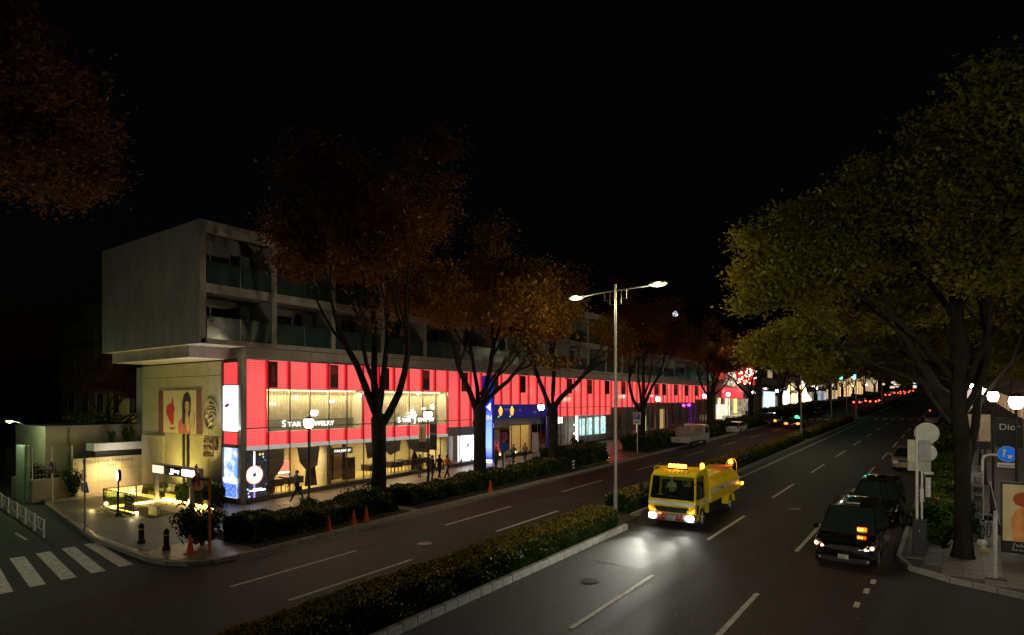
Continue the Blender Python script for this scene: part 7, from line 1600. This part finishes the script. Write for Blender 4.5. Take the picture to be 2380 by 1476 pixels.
person('person in black walking away just left of the orange vest', -31.7, 34.6, 200, BLK_, BLK_, h=1.72)
person('person in an orange and white vest striding along the hedge', -31.2, 34.9, 190, (.65, .14, .03), (.012, .012, .02), swing=1.3, h=1.68)
bag('white bag carried at the hip of the person in the orange vest', -31.15, 34.7, gz(34.8) + .85, (.6, .57, .52), .36, .24)
person('man in a dark brown jacket below the blue P sign', -31.2, 41.0, 180, (.035, .028, .024), BLK_, pose='stand', h=1.76)
person('person in black directly beside the man in brown below the P sign', -31.1, 41.9, 170, BLK_, BLK_, pose='stand', h=1.68)
person('person in a grey-blue jacket with a dark bag in front of the lit car-park entrance', -31.5, 43.9, 10, (.10, .12, .13), BLK_, h=1.7)
bag('black shoulder bag of the person in the grey-blue jacket', -31.85, 43.75, gz(43.8) + .75, BLK_, .45, .3)
person('woman in a tan jacket in front of the lit car-park entrance', -31.5, 45.7, 30, (.30, .20, .09), BLK_, h=1.66, hair='long', arm_bent=-1)
bag('dark handbag carried by the woman in the tan jacket', -31.8, 45.45, gz(45.5) + .85, BLK_, .34, .24)
person('man in a dark coat, left one of three on the wet-looking red pavement', -31.3, 54.0, 0, BLK_, BLK_, h=1.78)
person('person in a dark jacket, middle one of three on the red pavement', -30.7, 53.3, 10, DK, DK, h=1.68)
person('woman in a dark top and pale trousers, right one of three on the red pavement', -30.1, 53.5, -10, BLK_, (.30, .27, .22), h=1.66, hair='long')
bag('small hand bag of the woman in pale trousers', -29.75, 53.4, gz(53.4) + .6, DK, .25, .2)
person('person standing on the pale plinth before the boutique', -31.8, 119, 0, BLK_, BLK_, pose='stand')
person('person walking before the cold white pleated window', -30.5, 139, 0, (.05, .06, .12), BLK_)
person('person in dark clothes far up the right pavement, left one of two', 3.0, 62, 0, BLK_, BLK_)
person('person in dark clothes far up the right pavement, right one of two', 4.6, 60, 180, DK, BLK_)
# driver of the yellow truck
d = person('driver with a yellow reflective vest seated behind the windscreen of the yellow truck', 0, 0, 0, (.42, .44, .46), (.03, .03, .04), pose='sit', h=1.7, parent_loc=(-11.1 - .5, 28.5 + 1.38, gz(28.5) + 1.02 + .04))
b = MB()
for sx in (-1, 1): b.prism([(sx * .04, -.135, .62), (sx * .10, -.125, .62), (sx * .14, -.1, .95), (sx * .08, -.1, .97)], (0, -.012, 0))
b.build('reflective_vest', emis('vest_yellow', (.6, .6, .02), .10, base=(.6, .6, .02), rough=.5), d)
b = MB(); b.ball((0, -.01, 1.235), .115, sz=.6, n=12); b.build('helmet', SW, d)
sw = MB(); sw.tube([(-.5 + .2 * math.cos(a), .88 + .08 * math.sin(a), 1.62 + .16 * math.sin(a)) for a in [2 * PI * i / 14 for i in range(15)]], .015, 5, cap=False); sw.build('steering_wheel', BPL, tk)
light('POINT', 'cab_light', (-.2, .5, 2.3), 3.5, (1, .9, .7), .1, parent=tk)
